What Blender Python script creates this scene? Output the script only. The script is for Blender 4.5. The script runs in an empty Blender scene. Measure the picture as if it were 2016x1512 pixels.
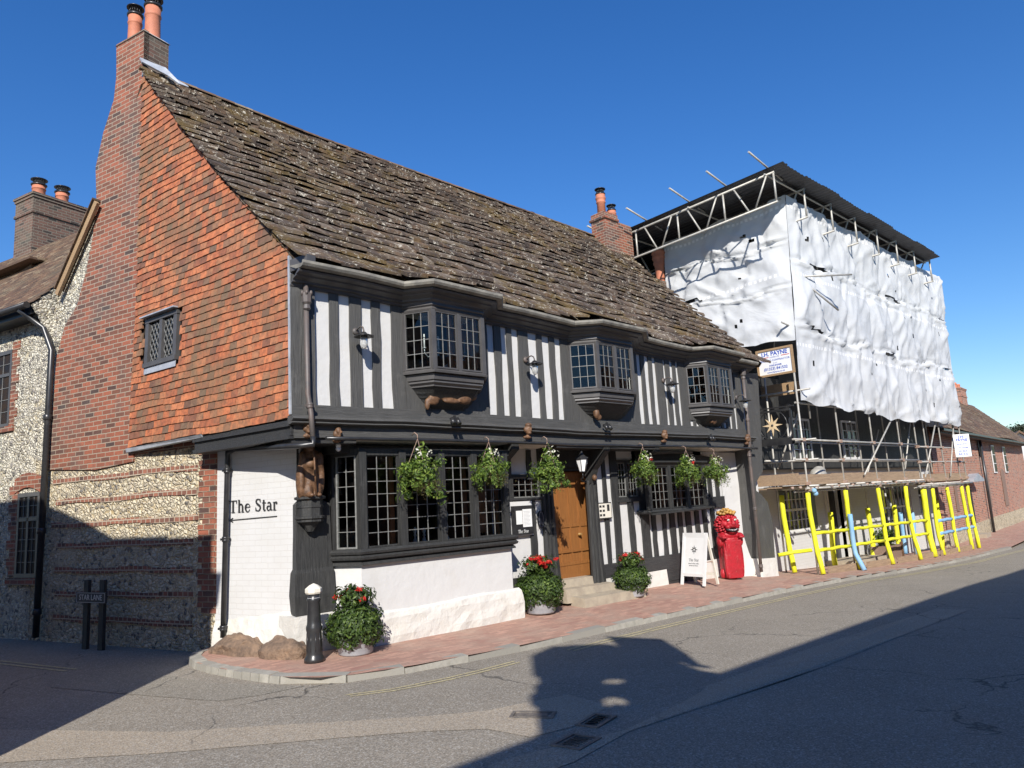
import bpy, math, random
from mathutils import Vector, Matrix, noise
random.seed(7)
V=Vector; R=math.radians
scene=bpy.context.scene; COL=scene.collection
# ------------------------------------------------------------ camera, sky, sun
M=Matrix(((0.72148258,0.07173206,0.68870704),(-0.69018286,0.15461007,0.70692527),(-0.05577183,-0.98536807,0.16105671)))
CAM=V((-4.76,-8.9,1.7))
cd=bpy.data.cameras.new('camera'); cam=bpy.data.objects.new('camera',cd); COL.objects.link(cam)
rt,dn,fw=M.col[0],M.col[1],M.col[2]
m=Matrix((rt,-dn,-fw)).transposed().to_4x4(); m.translation=CAM; cam.matrix_world=m
cd.sensor_width=36; cd.lens=36*1450/2016; cd.clip_end=4000; cd.clip_start=.05
scene.camera=cam
SAZ,SEL=R(44),R(33)
SD=V((math.sin(SAZ)*math.cos(SEL),math.cos(SAZ)*math.cos(SEL),-math.sin(SEL)))  # light travel
w=bpy.data.worlds.new('World'); scene.world=w; w.use_nodes=True
nt=w.node_tree; bg=nt.nodes['Background']
sky=nt.nodes.new('ShaderNodeTexSky'); sky.sky_type='NISHITA'; sky.sun_disc=False
sky.sun_elevation=SEL; sky.sun_rotation=R(224); sky.air_density=1.25; sky.dust_density=0; sky.ozone_density=6; sky.altitude=100
hs_=nt.nodes.new('ShaderNodeHueSaturation'); hs_.inputs['Saturation'].default_value=1.23; hs_.inputs['Hue'].default_value=.511; nt.links.new(sky.outputs[0],hs_.inputs['Color']); nt.links.new(hs_.outputs[0],bg.inputs[0]); bg.inputs[1].default_value=.113
sd=bpy.data.lights.new('sun','SUN'); sd.energy=5.0; sd.angle=R(.53); sd.color=(1,.955,.89)
so=bpy.data.objects.new('sun',sd); COL.objects.link(so); so.rotation_euler=SD.to_track_quat('-Z','Y').to_euler(); so.location=(-20,-20,25)
scene.view_settings.view_transform='Standard'; scene.view_settings.look='None'
scene.view_settings.exposure=.38; scene.view_settings.gamma=1
scene.render.engine='CYCLES'
# ------------------------------------------------------------ pixel -> plane helpers (survey of the photograph)
def ray(px,py): return M@V((px-1008,py-756,1450))
def at(px,py,y):
    r=ray(px,py); return CAM+r*((y-CAM.y)/r.y)
def atx(px,py,x):
    r=ray(px,py); return CAM+r*((x-CAM.x)/r.x)
def atz(px,py,z):
    r=ray(px,py); return CAM+r*((z-CAM.z)/r.z)
G=V((-.28275,.95919,0)); GN=V((-.95919,-.28275,0)); G0=V((-.05,0,0))   # gable wall along the lane
def atg(px,py,off=0):
    r=ray(px,py); return CAM+r*(GN.dot(G0+GN*off-CAM)/GN.dot(r))
def gp(t,z,off=0): return G0+G*t+GN*off+V((0,0,z))
def gt(px,py,off=0): return (atg(px,py,off)-G0).dot(G)
def interp(x,tab):
    if x<=tab[0][0]: return tab[0][1]
    for (a,b),(c,d) in zip(tab,tab[1:]):
        if x<=c: return b+(d-b)*(x-a)/(c-a)
    return tab[-1][1]
WT=[(-1,0),(4,.01),(6,.0),(9,-.03),(10,-.09),(11.5,-.24),(13,-.34),(17,-.5),(25,-.74),(30,-.82)]
KT=[(0,0),(1,-.03),(2.4,-.08),(5.5,-.13),(9,-.2),(12,-.29),(15.3,-.45),(20,-.62),(26,-.74),(32,-.82)]
def gz(x,y):
    k=max(0,min(1,-y/1.85)) if x>0 else 0
    return interp(x,WT)*(1-k)+interp(x,KT)*k
# ------------------------------------------------------------ mesh builder
class MB:
    def __init__(s): s.v=[];s.f=[];s.r=[];s.m=[];s.mi=0;s.rnd=None;s.sm=[]; s.smooth=False
    def face(s,idx):
        s.f.append(tuple(idx)); s.r.append(random.random() if s.rnd is None else s.rnd); s.m.append(s.mi); s.sm.append(s.smooth)
    def add(s,pts,faces,one=True):
        b=len(s.v); s.v+= [V(p) for p in pts]
        old=s.rnd
        if one and s.rnd is None: s.rnd=random.random()
        for f in faces: s.face([b+i for i in f])
        s.rnd=old
    def quad(s,*p): s.add(p,[tuple(range(len(p)))])
    def hexa(s,p):  # 8 pts: bottom 4 ccw, top 4
        s.add(p,[(0,3,2,1),(4,5,6,7),(0,1,5,4),(1,2,6,5),(2,3,7,6),(3,0,4,7)])
    def box(s,x0,x1,y0,y1,z0,z1):
        s.hexa([(x0,y0,z0),(x1,y0,z0),(x1,y1,z0),(x0,y1,z0),(x0,y0,z1),(x1,y0,z1),(x1,y1,z1),(x0,y1,z1)])
    def beam(s,a,b,w,h,up=(0,0,1)):
        a=V(a);b=V(b);d=(b-a).normalized(); u=V(up)
        if abs(d.dot(u))>.95: u=V((0,1,0)) if abs(d.y)<.9 else V((1,0,0))
        r=d.cross(u).normalized(); u=r.cross(d)
        r=r*w/2;u=u*h/2
        s.hexa([a-r-u,a+r-u,b+r-u,b-r-u,a-r+u,a+r+u,b+r+u,b-r+u])
    def timber(s,x0,x1,z0,z1,y,d=.04,j=.008,n=5):
        """slightly uneven vertical timber standing d proud of plane y"""
        pts=[];f=[]
        for i in range(n+1):
            z=z0+(z1-z0)*i/n; a=x0+random.uniform(-j,j); b=x1+random.uniform(-j,j); yy=y-d+random.uniform(-.003,.003)
            pts+=[(a,y+.02,z),(a,yy,z),(b,yy,z),(b,y+.02,z)]
        for i in range(n):
            o=4*i
            for k in range(3): f.append((o+k,o+k+1,o+k+5,o+k+4))
        f.append((0,3,2,1)); o=4*n; f.append((o,o+1,o+2,o+3))
        s.add(pts,f)
    def tube(s,pts,r,n=8,caps=True):
        pts=[V(p) for p in pts]; rr=r if isinstance(r,(list,tuple)) else [r]*len(pts)
        sm=s.smooth; s.smooth=True
        P=[];F=[]
        u=None
        for i,p in enumerate(pts):
            d=(pts[min(i+1,len(pts)-1)]-pts[max(i-1,0)]).normalized()
            if u is None: u=d.orthogonal().normalized()
            else:
                u=(u-d*u.dot(d)).normalized()
            q=d.cross(u)
            for k in range(n):
                a=2*math.pi*k/n; P.append(p+(u*math.cos(a)+q*math.sin(a))*rr[i])
        for i in range(len(pts)-1):
            for k in range(n):
                F.append((i*n+k,i*n+(k+1)%n,(i+1)*n+(k+1)%n,(i+1)*n+k))
        s.add(P,F)
        s.smooth=False
        if caps:
            b=len(s.v)-len(P); s.rnd,o=(.5,s.rnd)
            s.face([b+k for k in range(n)][::-1]); s.face([b+(len(pts)-1)*n+k for k in range(n)]); s.rnd=o
        s.smooth=sm
    def lathe(s,prof,c=(0,0,0),n=16,smooth=True):
        c=V(c);P=[];F=[]
        for r,z in prof:
            for k in range(n):
                a=2*math.pi*(k+.5)/n; P.append(c+V((r*math.cos(a),r*math.sin(a),z)))
        for i in range(len(prof)-1):
            for k in range(n): F.append((i*n+k,i*n+(k+1)%n,(i+1)*n+(k+1)%n,(i+1)*n+k))
        sm=s.smooth; s.smooth=smooth; s.add(P,F); s.smooth=False
        b=len(s.v)-len(P)
        if prof[0][0]>1e-4: s.face([b+k for k in range(n)][::-1])
        if prof[-1][0]>1e-4: s.face([b+(len(prof)-1)*n+k for k in range(n)])
        s.smooth=sm
    def prism(s,poly,ext):
        """flat polygon (3D points) extruded by vector ext"""
        p=[V(q) for q in poly]; e=V(ext); n=len(p)
        nn=V((0,0,0))
        for i in range(n): nn+=p[i].cross(p[(i+1)%n])
        if nn.dot(e)>0: p=p[::-1]
        P=p+[q+e for q in p]
        F=[tuple(range(n)),tuple(range(n,2*n))[::-1]]+[(i,i+n,(i+1)%n+n,(i+1)%n) for i in range(n)]
        s.add(P,F)
    def sweep(s,path,prof,closed=False):
        """profile [(out,z)] along plan path [(x,y[,dz])]; path going +x faces -y"""
        n=len(path); nm=[]
        for i in range(n):
            ds=[]
            for a,b in((i-1,i),(i,i+1)):
                if closed or (a>=0 and b<n):
                    p=path[a%n];q=path[b%n]; d=V((q[0]-p[0],q[1]-p[1])); 
                    if d.length>1e-6: d.normalize(); ds.append(V((d.y,-d.x)))
            a=sum(ds,V((0,0))); a.normalize(); k=1/max(.35,a.dot(ds[0])); nm.append(a*k)
        P=[]
        for i,p in enumerate(path):
            dz=p[2] if len(p)>2 else 0
            for o,z in prof: P.append(V((p[0]+nm[i].x*o,p[1]+nm[i].y*o,z+dz)))
        m=len(prof); F=[]
        for i in range(n if closed else n-1):
            for k in range(m-1):
                a=i*m+k; b=((i+1)%n)*m+k; F.append((a,b,b+1,a+1))
        if not closed:
            F.append(tuple(range(m))); F.append(tuple(range((n-1)*m,n*m))[::-1])
        s.add(P,F)
    def blob(s,c,r,seg=10,rings=7,rot=None):
        c=V(c); r=V((r,r,r)) if not hasattr(r,'__len__') else V(r); P=[];F=[]
        for i in range(rings+1):
            th=math.pi*i/rings
            for k in range(seg):
                a=2*math.pi*k/seg; q=V((math.sin(th)*math.cos(a)*r.x,math.sin(th)*math.sin(a)*r.y,math.cos(th)*r.z))
                if rot: q=rot@q
                P.append(c+q)
        for i in range(rings):
            for k in range(seg): F.append((i*seg+k,(i+1)*seg+k,(i+1)*seg+(k+1)%seg,i*seg+(k+1)%seg))
        sm=s.smooth; s.smooth=True; s.add(P,F); s.smooth=sm
    def build(s,name,mats,parent=None,org=None):
        if not isinstance(mats,(list,tuple)): mats=[mats]
        o0=V(org) if org is not None else (V(parent['_o']) if parent is not None and '_o' in parent else V((0,0,0)))
        me=bpy.data.meshes.new(name); me.from_pydata([p-o0 for p in s.v],[],s.f)
        for m_ in mats: me.materials.append(m_)
        uv=me.uv_layers.new(name='UVMap').data
        at_=me.attributes.new('rnd','FLOAT','FACE')
        at_.data.foreach_set('value',s.r)
        vu=getattr(s,'vuv',None)
        for i,p in enumerate(me.polygons):
            p.material_index=s.m[i]; p.use_smooth=s.sm[i]
            if vu:
                for li in p.loop_indices: uv[li].uv=vu[me.loops[li].vertex_index]
                continue
            n=p.normal
            if abs(n.z)>.9: t=V((1,0,0)); b=V((0,1,0))
            else:
                t=V((-n.y,n.x,0)).normalized(); b=n.cross(t)
            for li in p.loop_indices:
                q=s.v[me.loops[li].vertex_index]; uv[li].uv=(q.dot(t),q.dot(b))
        ob=bpy.data.objects.new(name,me); COL.objects.link(ob)
        if parent is not None:
            ob.parent=parent; ob['_o']=list(o0)
        else:
            ob.location=o0; ob['_o']=list(o0)
        return ob
def tag(o,label=None,cat=None,group=None,kind=None):
    if label:o['label']=label
    if cat:o['category']=cat
    if group:o['group']=group
    if kind:o['kind']=kind
    return o
def thing(name,label,cat,loc=(0,0,0),group=None,rz=0):
    o=bpy.data.objects.new(name,None); COL.objects.link(o); o.location=loc; o.rotation_euler=(0,0,rz); o.empty_display_size=.2
    o['_o']=[0,0,0] if rz or group=='_local' else list(loc)
    return tag(o,label,cat,None if group=='_local' else group)
def local(o): o['_o']=[0,0,0]; return o
def copy_tree(o,parent=None):
    c=o.copy(); COL.objects.link(c)
    if parent is not None: c.parent=parent
    for ch in list(o.children): copy_tree(ch,c)
    return c
def struct(mb,name,mat): return tag(mb.build(name,mat),kind='structure')
def text(body,size,mw,mat,name,parent,bold=0.0,ext=.003,align='CENTER',shear=0,spacing=1):
    cu=bpy.data.curves.new('t','FONT'); cu.body=body; cu.size=size; cu.extrude=ext; cu.offset=bold; cu.align_x=align; cu.align_y='CENTER'; cu.shear=shear; cu.space_character=spacing; cu.resolution_u=3
    ob=bpy.data.objects.new('t',cu); COL.objects.link(ob); bpy.context.view_layer.update()
    me=bpy.data.meshes.new_from_object(ob.evaluated_get(bpy.context.evaluated_depsgraph_get()))
    bpy.data.objects.remove(ob); bpy.data.curves.remove(cu)
    me.transform(mw); me.materials.clear(); me.materials.append(mat); me.name=name
    return me
def frame(o,xd,zd):
    """matrix whose local x = xd, local y = zd (text up), local z = facing"""
    xd=V(xd).normalized(); zd=V(zd).normalized(); n=xd.cross(zd).normalized()
    m=Matrix((xd,zd,n)).transposed().to_4x4(); m.translation=V(o); return m
def meshobj(name,mes,parent):
    import bmesh
    bm=bmesh.new()
    for me in mes: bm.from_mesh(me)
    me=bpy.data.meshes.new(name); bm.to_mesh(me); bm.free(); me.materials.append(mes[0].materials[0])
    for q in mes: bpy.data.meshes.remove(q)
    o0=V(parent['_o']) if '_o' in parent else V((0,0,0))
    me.transform(Matrix.Translation(-o0))
    ob=bpy.data.objects.new(name,me); COL.objects.link(ob); ob.parent=parent; ob['_o']=list(o0); return ob
# ------------------------------------------------------------ materials
class NM:
    def __init__(s,name):
        s.m=bpy.data.materials.new(name); s.m.use_nodes=True; s.t=s.m.node_tree; s.b=s.t.nodes['Principled BSDF']; s.co=None
    def n(s,ty,**k):
        q=s.t.nodes.new('ShaderNode'+ty)
        for a,b in k.items(): setattr(q,a,b)
        return q
    def L(s,a,b): s.t.links.new(a,b)
    def obj(s):
        if not s.co: s.co=s.n('NewGeometry').outputs['Position']
        return s.co
    def uv(s): return s.n('TexCoord').outputs['UV']
    def noise(s,scale,detail=4,rough=.6,co=None,dist=0):
        q=s.n('TexNoise'); q.inputs['Scale'].default_value=scale; q.inputs['Detail'].default_value=detail; q.inputs['Roughness'].default_value=rough; q.inputs['Distortion'].default_value=dist
        s.L(co if co is not None else s.obj(),q.inputs['Vector']); return q.outputs['Fac']
    def ramp(s,fac,*st,interp='LINEAR'):
        q=s.n('ValToRGB'); q.color_ramp.interpolation=interp; e=q.color_ramp.elements
        while len(e)<len(st): e.new(.5)
        for i,(p,c) in enumerate(st):
            e[i].position=p; e[i].color=(*(c if hasattr(c,'__len__') else (c,c,c)),1)
        s.L(fac,q.inputs[0]); return q.outputs['Color']
    def mix(s,fac,a,b,mode='MIX'):
        q=s.n('Mix',data_type='RGBA',blend_type=mode)
        for sock,val in((q.inputs[0],fac),(q.inputs[6],a),(q.inputs[7],b)):
            if hasattr(val,'links') or hasattr(val,'is_linked'): s.L(val,sock)
            elif hasattr(val,'__len__'): sock.default_value=(*val,1)
            else: sock.default_value=val
        return q.outputs[2]
    def attr(s):
        q=s.n('Attribute'); q.attribute_name='rnd'; return q.outputs['Fac']
    def bump(s,h,st=.4,dist=.01,prev=None):
        q=s.n('Bump'); q.inputs['Strength'].default_value=st; q.inputs['Distance'].default_value=dist; s.L(h,q.inputs['Height'])
        if prev is not None: s.L(prev,q.inputs['Normal'])
        s.L(q.outputs[0],s.b.inputs['Normal']); return q.outputs[0]
    def color(s,c): 
        if hasattr(c,'is_linked'): s.L(c,s.b.inputs['Base Color'])
        else: s.b.inputs['Base Color'].default_value=(*c,1)
    def rough(s,v,metal=0,spec=.5): s.b.inputs['Roughness'].default_value=v; s.b.inputs['Metallic'].default_value=metal; s.b.inputs['Specular IOR Level'].default_value=spec; return s
def simple(name,c1,c2=None,scale=8,rough=.6,bump=.0,bscale=None,metal=0,var=0,spec=.5,bd=.01):
    q=NM(name); c2=c2 or c1
    col=q.mix(q.ramp(q.noise(scale,6,.65),(.35,0),(.65,1)),c1,c2)
    if var: 
        col=q.mix(q.attr(),col,tuple(max(0,min(1,c*(1-var))) for c in c1))
    q.color(col); q.rough(rough,metal,spec)
    if bump: q.bump(q.noise(bscale or scale*4,5,.7),bump,bd)
    return q.m
def brickmat(name,ca,cb,mort,bw=.225,bh=.075,mw=.01,bump=.5,grime=None,gl=.5,dark=(.06,.04,.035),rough=.85,white=False):
    q=NM(name); uv=q.uv()
    wob=q.n('TexNoise'); wob.inputs['Scale'].default_value=7; q.L(uv,wob.inputs['Vector'])
    mp=q.n('VectorMath',operation='MULTIPLY_ADD'); q.L(wob.outputs['Color'],mp.inputs[0]); mp.inputs[1].default_value=(.012,.014,0); q.L(uv,mp.inputs[2])
    br=q.n('TexBrick'); br.inputs['Scale'].default_value=1; br.inputs['Brick Width'].default_value=bw; br.inputs['Row Height'].default_value=bh
    br.inputs['Mortar Size'].default_value=mw; br.inputs['Mortar Smooth'].default_value=.35; br.inputs['Bias'].default_value=0
    br.inputs['Color1'].default_value=(0,0,0,1); br.inputs['Color2'].default_value=(1,1,1,1); br.inputs['Mortar'].default_value=(.5,.5,.5,1)
    q.L(mp.outputs[0],br.inputs['Vector'])
    col=q.ramp(br.outputs['Color'],(0,dark),(.14,cb),(.6,ca),(1,tuple(min(1,c*1.25) for c in ca)))
    if white: col=q.mix(q.ramp(q.noise(3,4,.6),(.4,0),(.8,.5)),(.6,.595,.58),(.52,.505,.47))
    else: col=q.mix(q.ramp(q.noise(26,4,.7),(.4,0),(.8,.5)),col,tuple(c*.55 for c in cb))
    if grime: col=q.mix(q.ramp(q.noise(1.3,5,.6),(.48,0),(.66,gl)),col,grime)
    col=q.mix(br.outputs['Fac'],col,mort)
    q.color(col); q.rough(rough)
    inv=q.n('Math',operation='SUBTRACT'); inv.inputs[0].default_value=1; q.L(br.outputs['Fac'],inv.inputs[1])
    b=q.bump(inv.outputs[0],bump,.012); q.bump(q.noise(60,5,.7),.35,.006,b)
    return q.m
MT={}
def flintmat(name,stones,mort,scale=17,warm=.35,bump=.9):
    q=NM(name); uv=q.uv()
    wob=q.n('TexNoise'); wob.inputs['Scale'].default_value=9; wob.inputs['Detail'].default_value=3; q.L(uv,wob.inputs['Vector'])
    mp=q.n('VectorMath',operation='MULTIPLY_ADD'); q.L(wob.outputs['Color'],mp.inputs[0]); mp.inputs[1].default_value=(.09,.09,0); q.L(uv,mp.inputs[2])
    sc=q.n('VectorMath',operation='MULTIPLY'); q.L(mp.outputs[0],sc.inputs[0]); sc.inputs[1].default_value=(1,1.35,1)
    v1=q.n('TexVoronoi'); v1.inputs['Scale'].default_value=scale; q.L(sc.outputs[0],v1.inputs['Vector'])
    v2=q.n('TexVoronoi',feature='DISTANCE_TO_EDGE'); v2.inputs['Scale'].default_value=scale; q.L(sc.outputs[0],v2.inputs['Vector'])
    sep=q.n('SeparateColor'); q.L(v1.outputs['Color'],sep.inputs[0])
    col=q.ramp(sep.outputs[0],*stones,interp='CONSTANT')
    col=q.mix(q.ramp(q.noise(38,4,.7),(.45,0),(.7,.7)),col,(.5,.47,.4))
    edge=q.ramp(v2.outputs['Distance'],(.03,1),(.11,0))
    m2=q.mix(q.ramp(q.noise(1.6,4,.6),(.4,0),(.6,1)),mort,tuple(c*f for c,f in zip(mort,(.8,.74,.6))))
    col=q.mix(edge,col,m2); q.color(col); q.rough(.75)
    dome=q.ramp(v2.outputs['Distance'],(0,0),(.25,1))
    b=q.bump(dome,bump,.03); q.bump(q.noise(45,5,.7),.5,.012,b)
    return q.m
MT['brick']=brickmat('old_red_brick',(.28,.09,.05),(.17,.068,.042),(.33,.27,.2),grime=(.09,.075,.065),gl=.75,bh=.076,bw=.235,mw=.009)
MT['brickr']=brickmat('band_brick',(.27,.105,.065),(.18,.08,.055),(.42,.35,.26),bw=.11,bh=.075,grime=(.12,.08,.06),gl=.4)
MT['brickdark']=brickmat('dark_brick',(.16,.085,.06),(.1,.06,.045),(.2,.17,.13),grime=(.12,.11,.08),gl=.7,dark=(.04,.035,.03))  # darker, browner brick tone used on chimney stacks
MT['brickfar']=brickmat('street_brick',(.4,.15,.085),(.3,.11,.065),(.42,.34,.27),grime=(.28,.2,.15),gl=.5)
MT['whitebrick']=brickmat('white_painted_brick',(.5,.49,.47),(.58,.575,.56),(.52,.505,.48),dark=(.58,.57,.56),bump=.3,mw=.004,rough=.6,bw=.24,white=True)
MT['paver']=brickmat('clay_paver',(.42,.24,.175),(.37,.21,.155),(.27,.19,.14),bw=.2,bh=.068,mw=.004,bump=.2,grime=(.4,.29,.22),gl=.7,dark=(.35,.17,.13))
MT['flint']=flintmat('flint_courses',((0,(.13,.115,.1)),(.1,(.6,.53,.38)),(.4,(.36,.31,.23)),(.55,(.68,.6,.44)),(.85,(.48,.41,.3))),(.58,.48,.31),14)
MT['flintw']=flintmat('flint_whitewashed',((0,(.1,.095,.09)),(.1,(.68,.64,.52)),(.45,(.42,.39,.33)),(.6,(.74,.69,.56)),(.9,(.3,.27,.24))),(.64,.58,.44),15,bump=1)
def whitemat(name,base=(.6,.592,.57),cr=(.47,.43,.34),bump=.35,amt=.25):
    q=NM(name); f=q.ramp(q.noise(2.2,6,.7),(.5,0),(.75,amt)); c=q.mix(f,base,cr)
    c=q.mix(q.ramp(q.noise(40,3,.5),(.62,0),(.75,.25)),c,(.5,.46,.38)); q.color(c); q.rough(.75)
    b=q.bump(q.noise(5,5,.6),bump,.03); q.bump(q.noise(50,4,.6),bump*.5,.006,b); return q.m
MT['plaster']=whitemat('white_limewash')
MT['plinth']=whitemat('rough_limewashed_plinth',(.62,.6,.55),(.48,.43,.33),.9,.5)
def timbermat(name,c,c2,rough=.55,sc=(30,30,2)):
    q=NM(name); mp=q.n('VectorMath',operation='MULTIPLY'); q.L(q.obj(),mp.inputs[0]); mp.inputs[1].default_value=sc
    g=q.noise(1.5,6,.75,mp.outputs[0]); cc=q.mix(q.ramp(g,(.35,0),(.7,1)),c,c2); cc=q.mix(q.ramp(g,(.3,.8),(.36,0)),cc,tuple(x*.3 for x in c)); cc=q.mix(q.ramp(q.noise(3,6,.7),(.58,0),(.75,.4)),cc,tuple(min(1,x*1.6+.02) for x in c2)); q.color(cc); q.rough(rough,0,.35); q.bump(g,.8,.015); return q.m
MT['grey']=timbermat('charcoal_painted_oak',(.064,.063,.06),(.1,.097,.09),.55)
MT['greyh']=timbermat('charcoal_painted_beam',(.064,.063,.06),(.105,.102,.095),.5,(2,25,40))
MT['trim']=simple('charcoal_painted_joinery',(.07,.066,.064),(.095,.09,.086),4,.42,.08)
MT['black']=timbermat('tarred_black_oak',(.022,.022,.022),(.055,.055,.052),.55)
MT['blackh']=timbermat('tarred_black_beam',(.025,.025,.026),(.06,.06,.058),.5,(2,25,40))
MT['iron']=simple('black_cast_iron',(.02,.02,.022),(.035,.035,.035),6,.32,.05)
MT['ironw']=simple('worn_iron_pipe',(.085,.078,.074),(.14,.105,.09),5,.5,.1)
MT['lead']=simple('lead_flashing',(.32,.34,.37),(.5,.52,.55),5,.4,.3,metal=.2)
MT['leadbar']=simple('window_leading',(.22,.22,.21),(.14,.14,.13),20,.5,0)
MT['door']=timbermat('orange_oak_door',(.3,.125,.035),(.2,.08,.025),.45,(28,28,1.6))
MT['jamb']=timbermat('inner_oak_jamb',(.48,.19,.075),(.36,.14,.055),.6)
MT['carved']=simple('carved_brown_oak',(.07,.035,.017),(.19,.1,.05),14,.55,.5)
MT['stone']=simple('worn_step_stone',(.4,.34,.25),(.3,.25,.19),5,.85,.5)
MT['boulder']=simple('brown_sandstone_boulder',(.3,.2,.13),(.13,.09,.065),7,.9,1.0,12,bd=.06)
MT['kerb']=simple('granite_kerb',(.4,.375,.32),(.27,.255,.215),7,.85,.5,30,var=.35)
MT['terra']=simple('terracotta_pot',(.55,.2,.11),(.42,.15,.085),6,.7,.15)
def redmat():
    q=NM('weathered_red_paint'); c=q.mix(q.ramp(q.noise(6,5,.7),(.35,0),(.65,1)),(.46,.012,.025),(.3,.012,.018)); c=q.mix(q.ramp(q.noise(22,6,.8),(.6,0),(.66,.8)),c,(.45,.2,.16)); c=q.mix(q.ramp(q.noise(9,6,.8,dist=1),(.62,0),(.68,.8)),c,(.06,.01,.01)); q.color(c); q.rough(.45); q.bump(q.noise(16,6,.75),.7,.02); return q.m
MT['redpaint']=redmat()
MT['gold']=simple('gold_paint',(.55,.3,.06),(.25,.14,.05),12,.4,.4)
MT['goldsign']=simple('gilded_star',(.75,.58,.36),(.6,.45,.27),8,.4,.1)
MT['whitepaint']=simple('white_gloss_paint',(.7,.7,.685),(.66,.65,.63),5,.4,.03)
MT['ink']=simple('black_lettering',(.03,.03,.03),None,5,.6)
MT['blueink']=simple('blue_lettering',(.03,.08,.4),None,5,.5)
MT['redink']=simple('red_lettering',(.55,.03,.04),None,5,.5)
MT['pole']=simple('galvanised_scaffold_tube',(.5,.48,.43),(.36,.34,.3),9,.5,.1,metal=.25)
MT['clamp']=simple('rusty_clamp',(.28,.17,.12),(.4,.3,.24),15,.7,.3)
MT['board']=timbermat('scaffold_board',(.42,.3,.19),(.19,.13,.09),.8,(2,25,40))
MT['plank']=timbermat('fresh_timber',(.4,.27,.15),(.3,.19,.1),.7,(2,30,30))
MT['foamy']=simple('yellow_foam_sleeve',(.8,.8,.01),(.62,.6,.03),6,.7,.4,14)
MT['foamb']=simple('pale_blue_foam_sleeve',(.18,.38,.6),(.27,.45,.62),6,.7,.5,14)
MT['tin']=simple('dark_corrugated_tin',(.045,.045,.048),(.075,.075,.078),4,.5,.1,metal=.3)
MT['rubble']=simple('rubble',(.5,.47,.42),(.3,.2,.15),9,.9,.5,var=.6)
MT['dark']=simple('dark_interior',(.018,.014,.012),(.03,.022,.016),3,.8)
MT['paper']=simple('printed_paper',(.78,.78,.76),None,3,.6)
MT['slate']=simple('slate_blue_sign',(.02,.022,.03),None,3,.4)
MT['tub']=simple('pale_grey_tub',(.28,.29,.31),(.4,.41,.43),6,.5,.1)
MT['woodbox']=timbermat('planter_wood',(.2,.13,.1),(.28,.19,.14),.8)
MT['cream']=whitemat('cream_render',(.7,.66,.56),(.6,.55,.45),.2)
def glassmat(name,refl=1.45,wob=.12,tint=(.9,.95,.93)):
    q=NM(name); q.t.nodes.remove(q.b)
    tr=q.n('BsdfTransparent'); tr.inputs[0].default_value=(*tint,1); gl=q.n('BsdfGlossy'); gl.inputs['Roughness'].default_value=.01; gl.inputs[0].default_value=(1,1,1,1)
    fr=q.n('Fresnel'); fr.inputs[0].default_value=refl; mx=q.n('MixShader')
    bp=q.n('Bump'); bp.inputs['Strength'].default_value=wob; bp.inputs['Distance'].default_value=.02; q.L(q.noise(5,2,.5),bp.inputs['Height']); q.L(bp.outputs[0],gl.inputs['Normal'])
    q.L(fr.outputs[0],mx.inputs[0]); q.L(tr.outputs[0],mx.inputs[1]); q.L(gl.outputs[0],mx.inputs[2]); q.L(mx.outputs[0],q.t.nodes['Material Output'].inputs[0]); return q.m
MT['glass']=glassmat('old_window_glass')
def lampglass():
    q=NM('lantern_glass'); q.color((.85,.85,.82)); q.b.inputs['Transmission Weight'].default_value=.6; q.b.inputs['Roughness'].default_value=.25; return q.m
MT['lampglass']=lampglass()
def tilemat(name,cols,rough=.8,grime=(.1,.08,.05),gl=.6,white=0):
    q=NM(name); c=q.ramp(q.attr(),*cols)
    c=q.mix(q.ramp(q.noise(14,5,.7),(.42,0),(.72,.75)),c,tuple(x*.5 for x in cols[0][1]))
    c=q.mix(q.ramp(q.noise(1.1,5,.65),(.46,0),(.68,gl)),c,grime)
    q.color(c); q.rough(rough); q.bump(q.noise(35,5,.7),.4,.008); return q.m
MT['claytile']=tilemat('orange_clay_tile',((0,(.16,.085,.055)),(.14,(.38,.12,.055)),(.45,(.5,.155,.062)),(.72,(.56,.2,.085)),(.86,(.33,.155,.08)),(1,(.17,.11,.07))),grime=(.16,.115,.065),gl=.8)
MT['browntile']=tilemat('brown_clay_roof_tile',((0,(.09,.055,.035)),(.5,(.16,.09,.052)),(.8,(.21,.125,.07)),(1,(.29,.22,.14))),grime=(.13,.11,.07),gl=.5)
def slabmat():
    q=NM('mossy_stone_slab'); c=q.ramp(q.attr(),(0,(.038,.024,.016)),(.5,(.085,.056,.037)),(.85,(.13,.09,.06)),(1,(.19,.145,.1)))
    c=q.mix(q.ramp(q.noise(30,6,.75),(.4,0),(.7,.8)),c,(.05,.042,.036))
    moss=q.mix(q.noise(60,3,.6),(.17,.1,.018),(.09,.065,.018))
    c=q.mix(q.ramp(q.noise(1.1,6,.75),(.5,0),(.62,.75)),c,moss)
    c=q.mix(q.ramp(q.noise(3.5,6,.8,dist=.5),(.52,0),(.6,.6)),c,(.15,.085,.045))
    c=q.mix(q.ramp(q.noise(10,8,.85,dist=.6),(.57,0),(.585,.95)),c,(.6,.54,.43))
    q.color(c); q.rough(.9); b=q.bump(q.noise(22,6,.75),.8,.02); return q.m
MT['slab']=slabmat()
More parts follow.
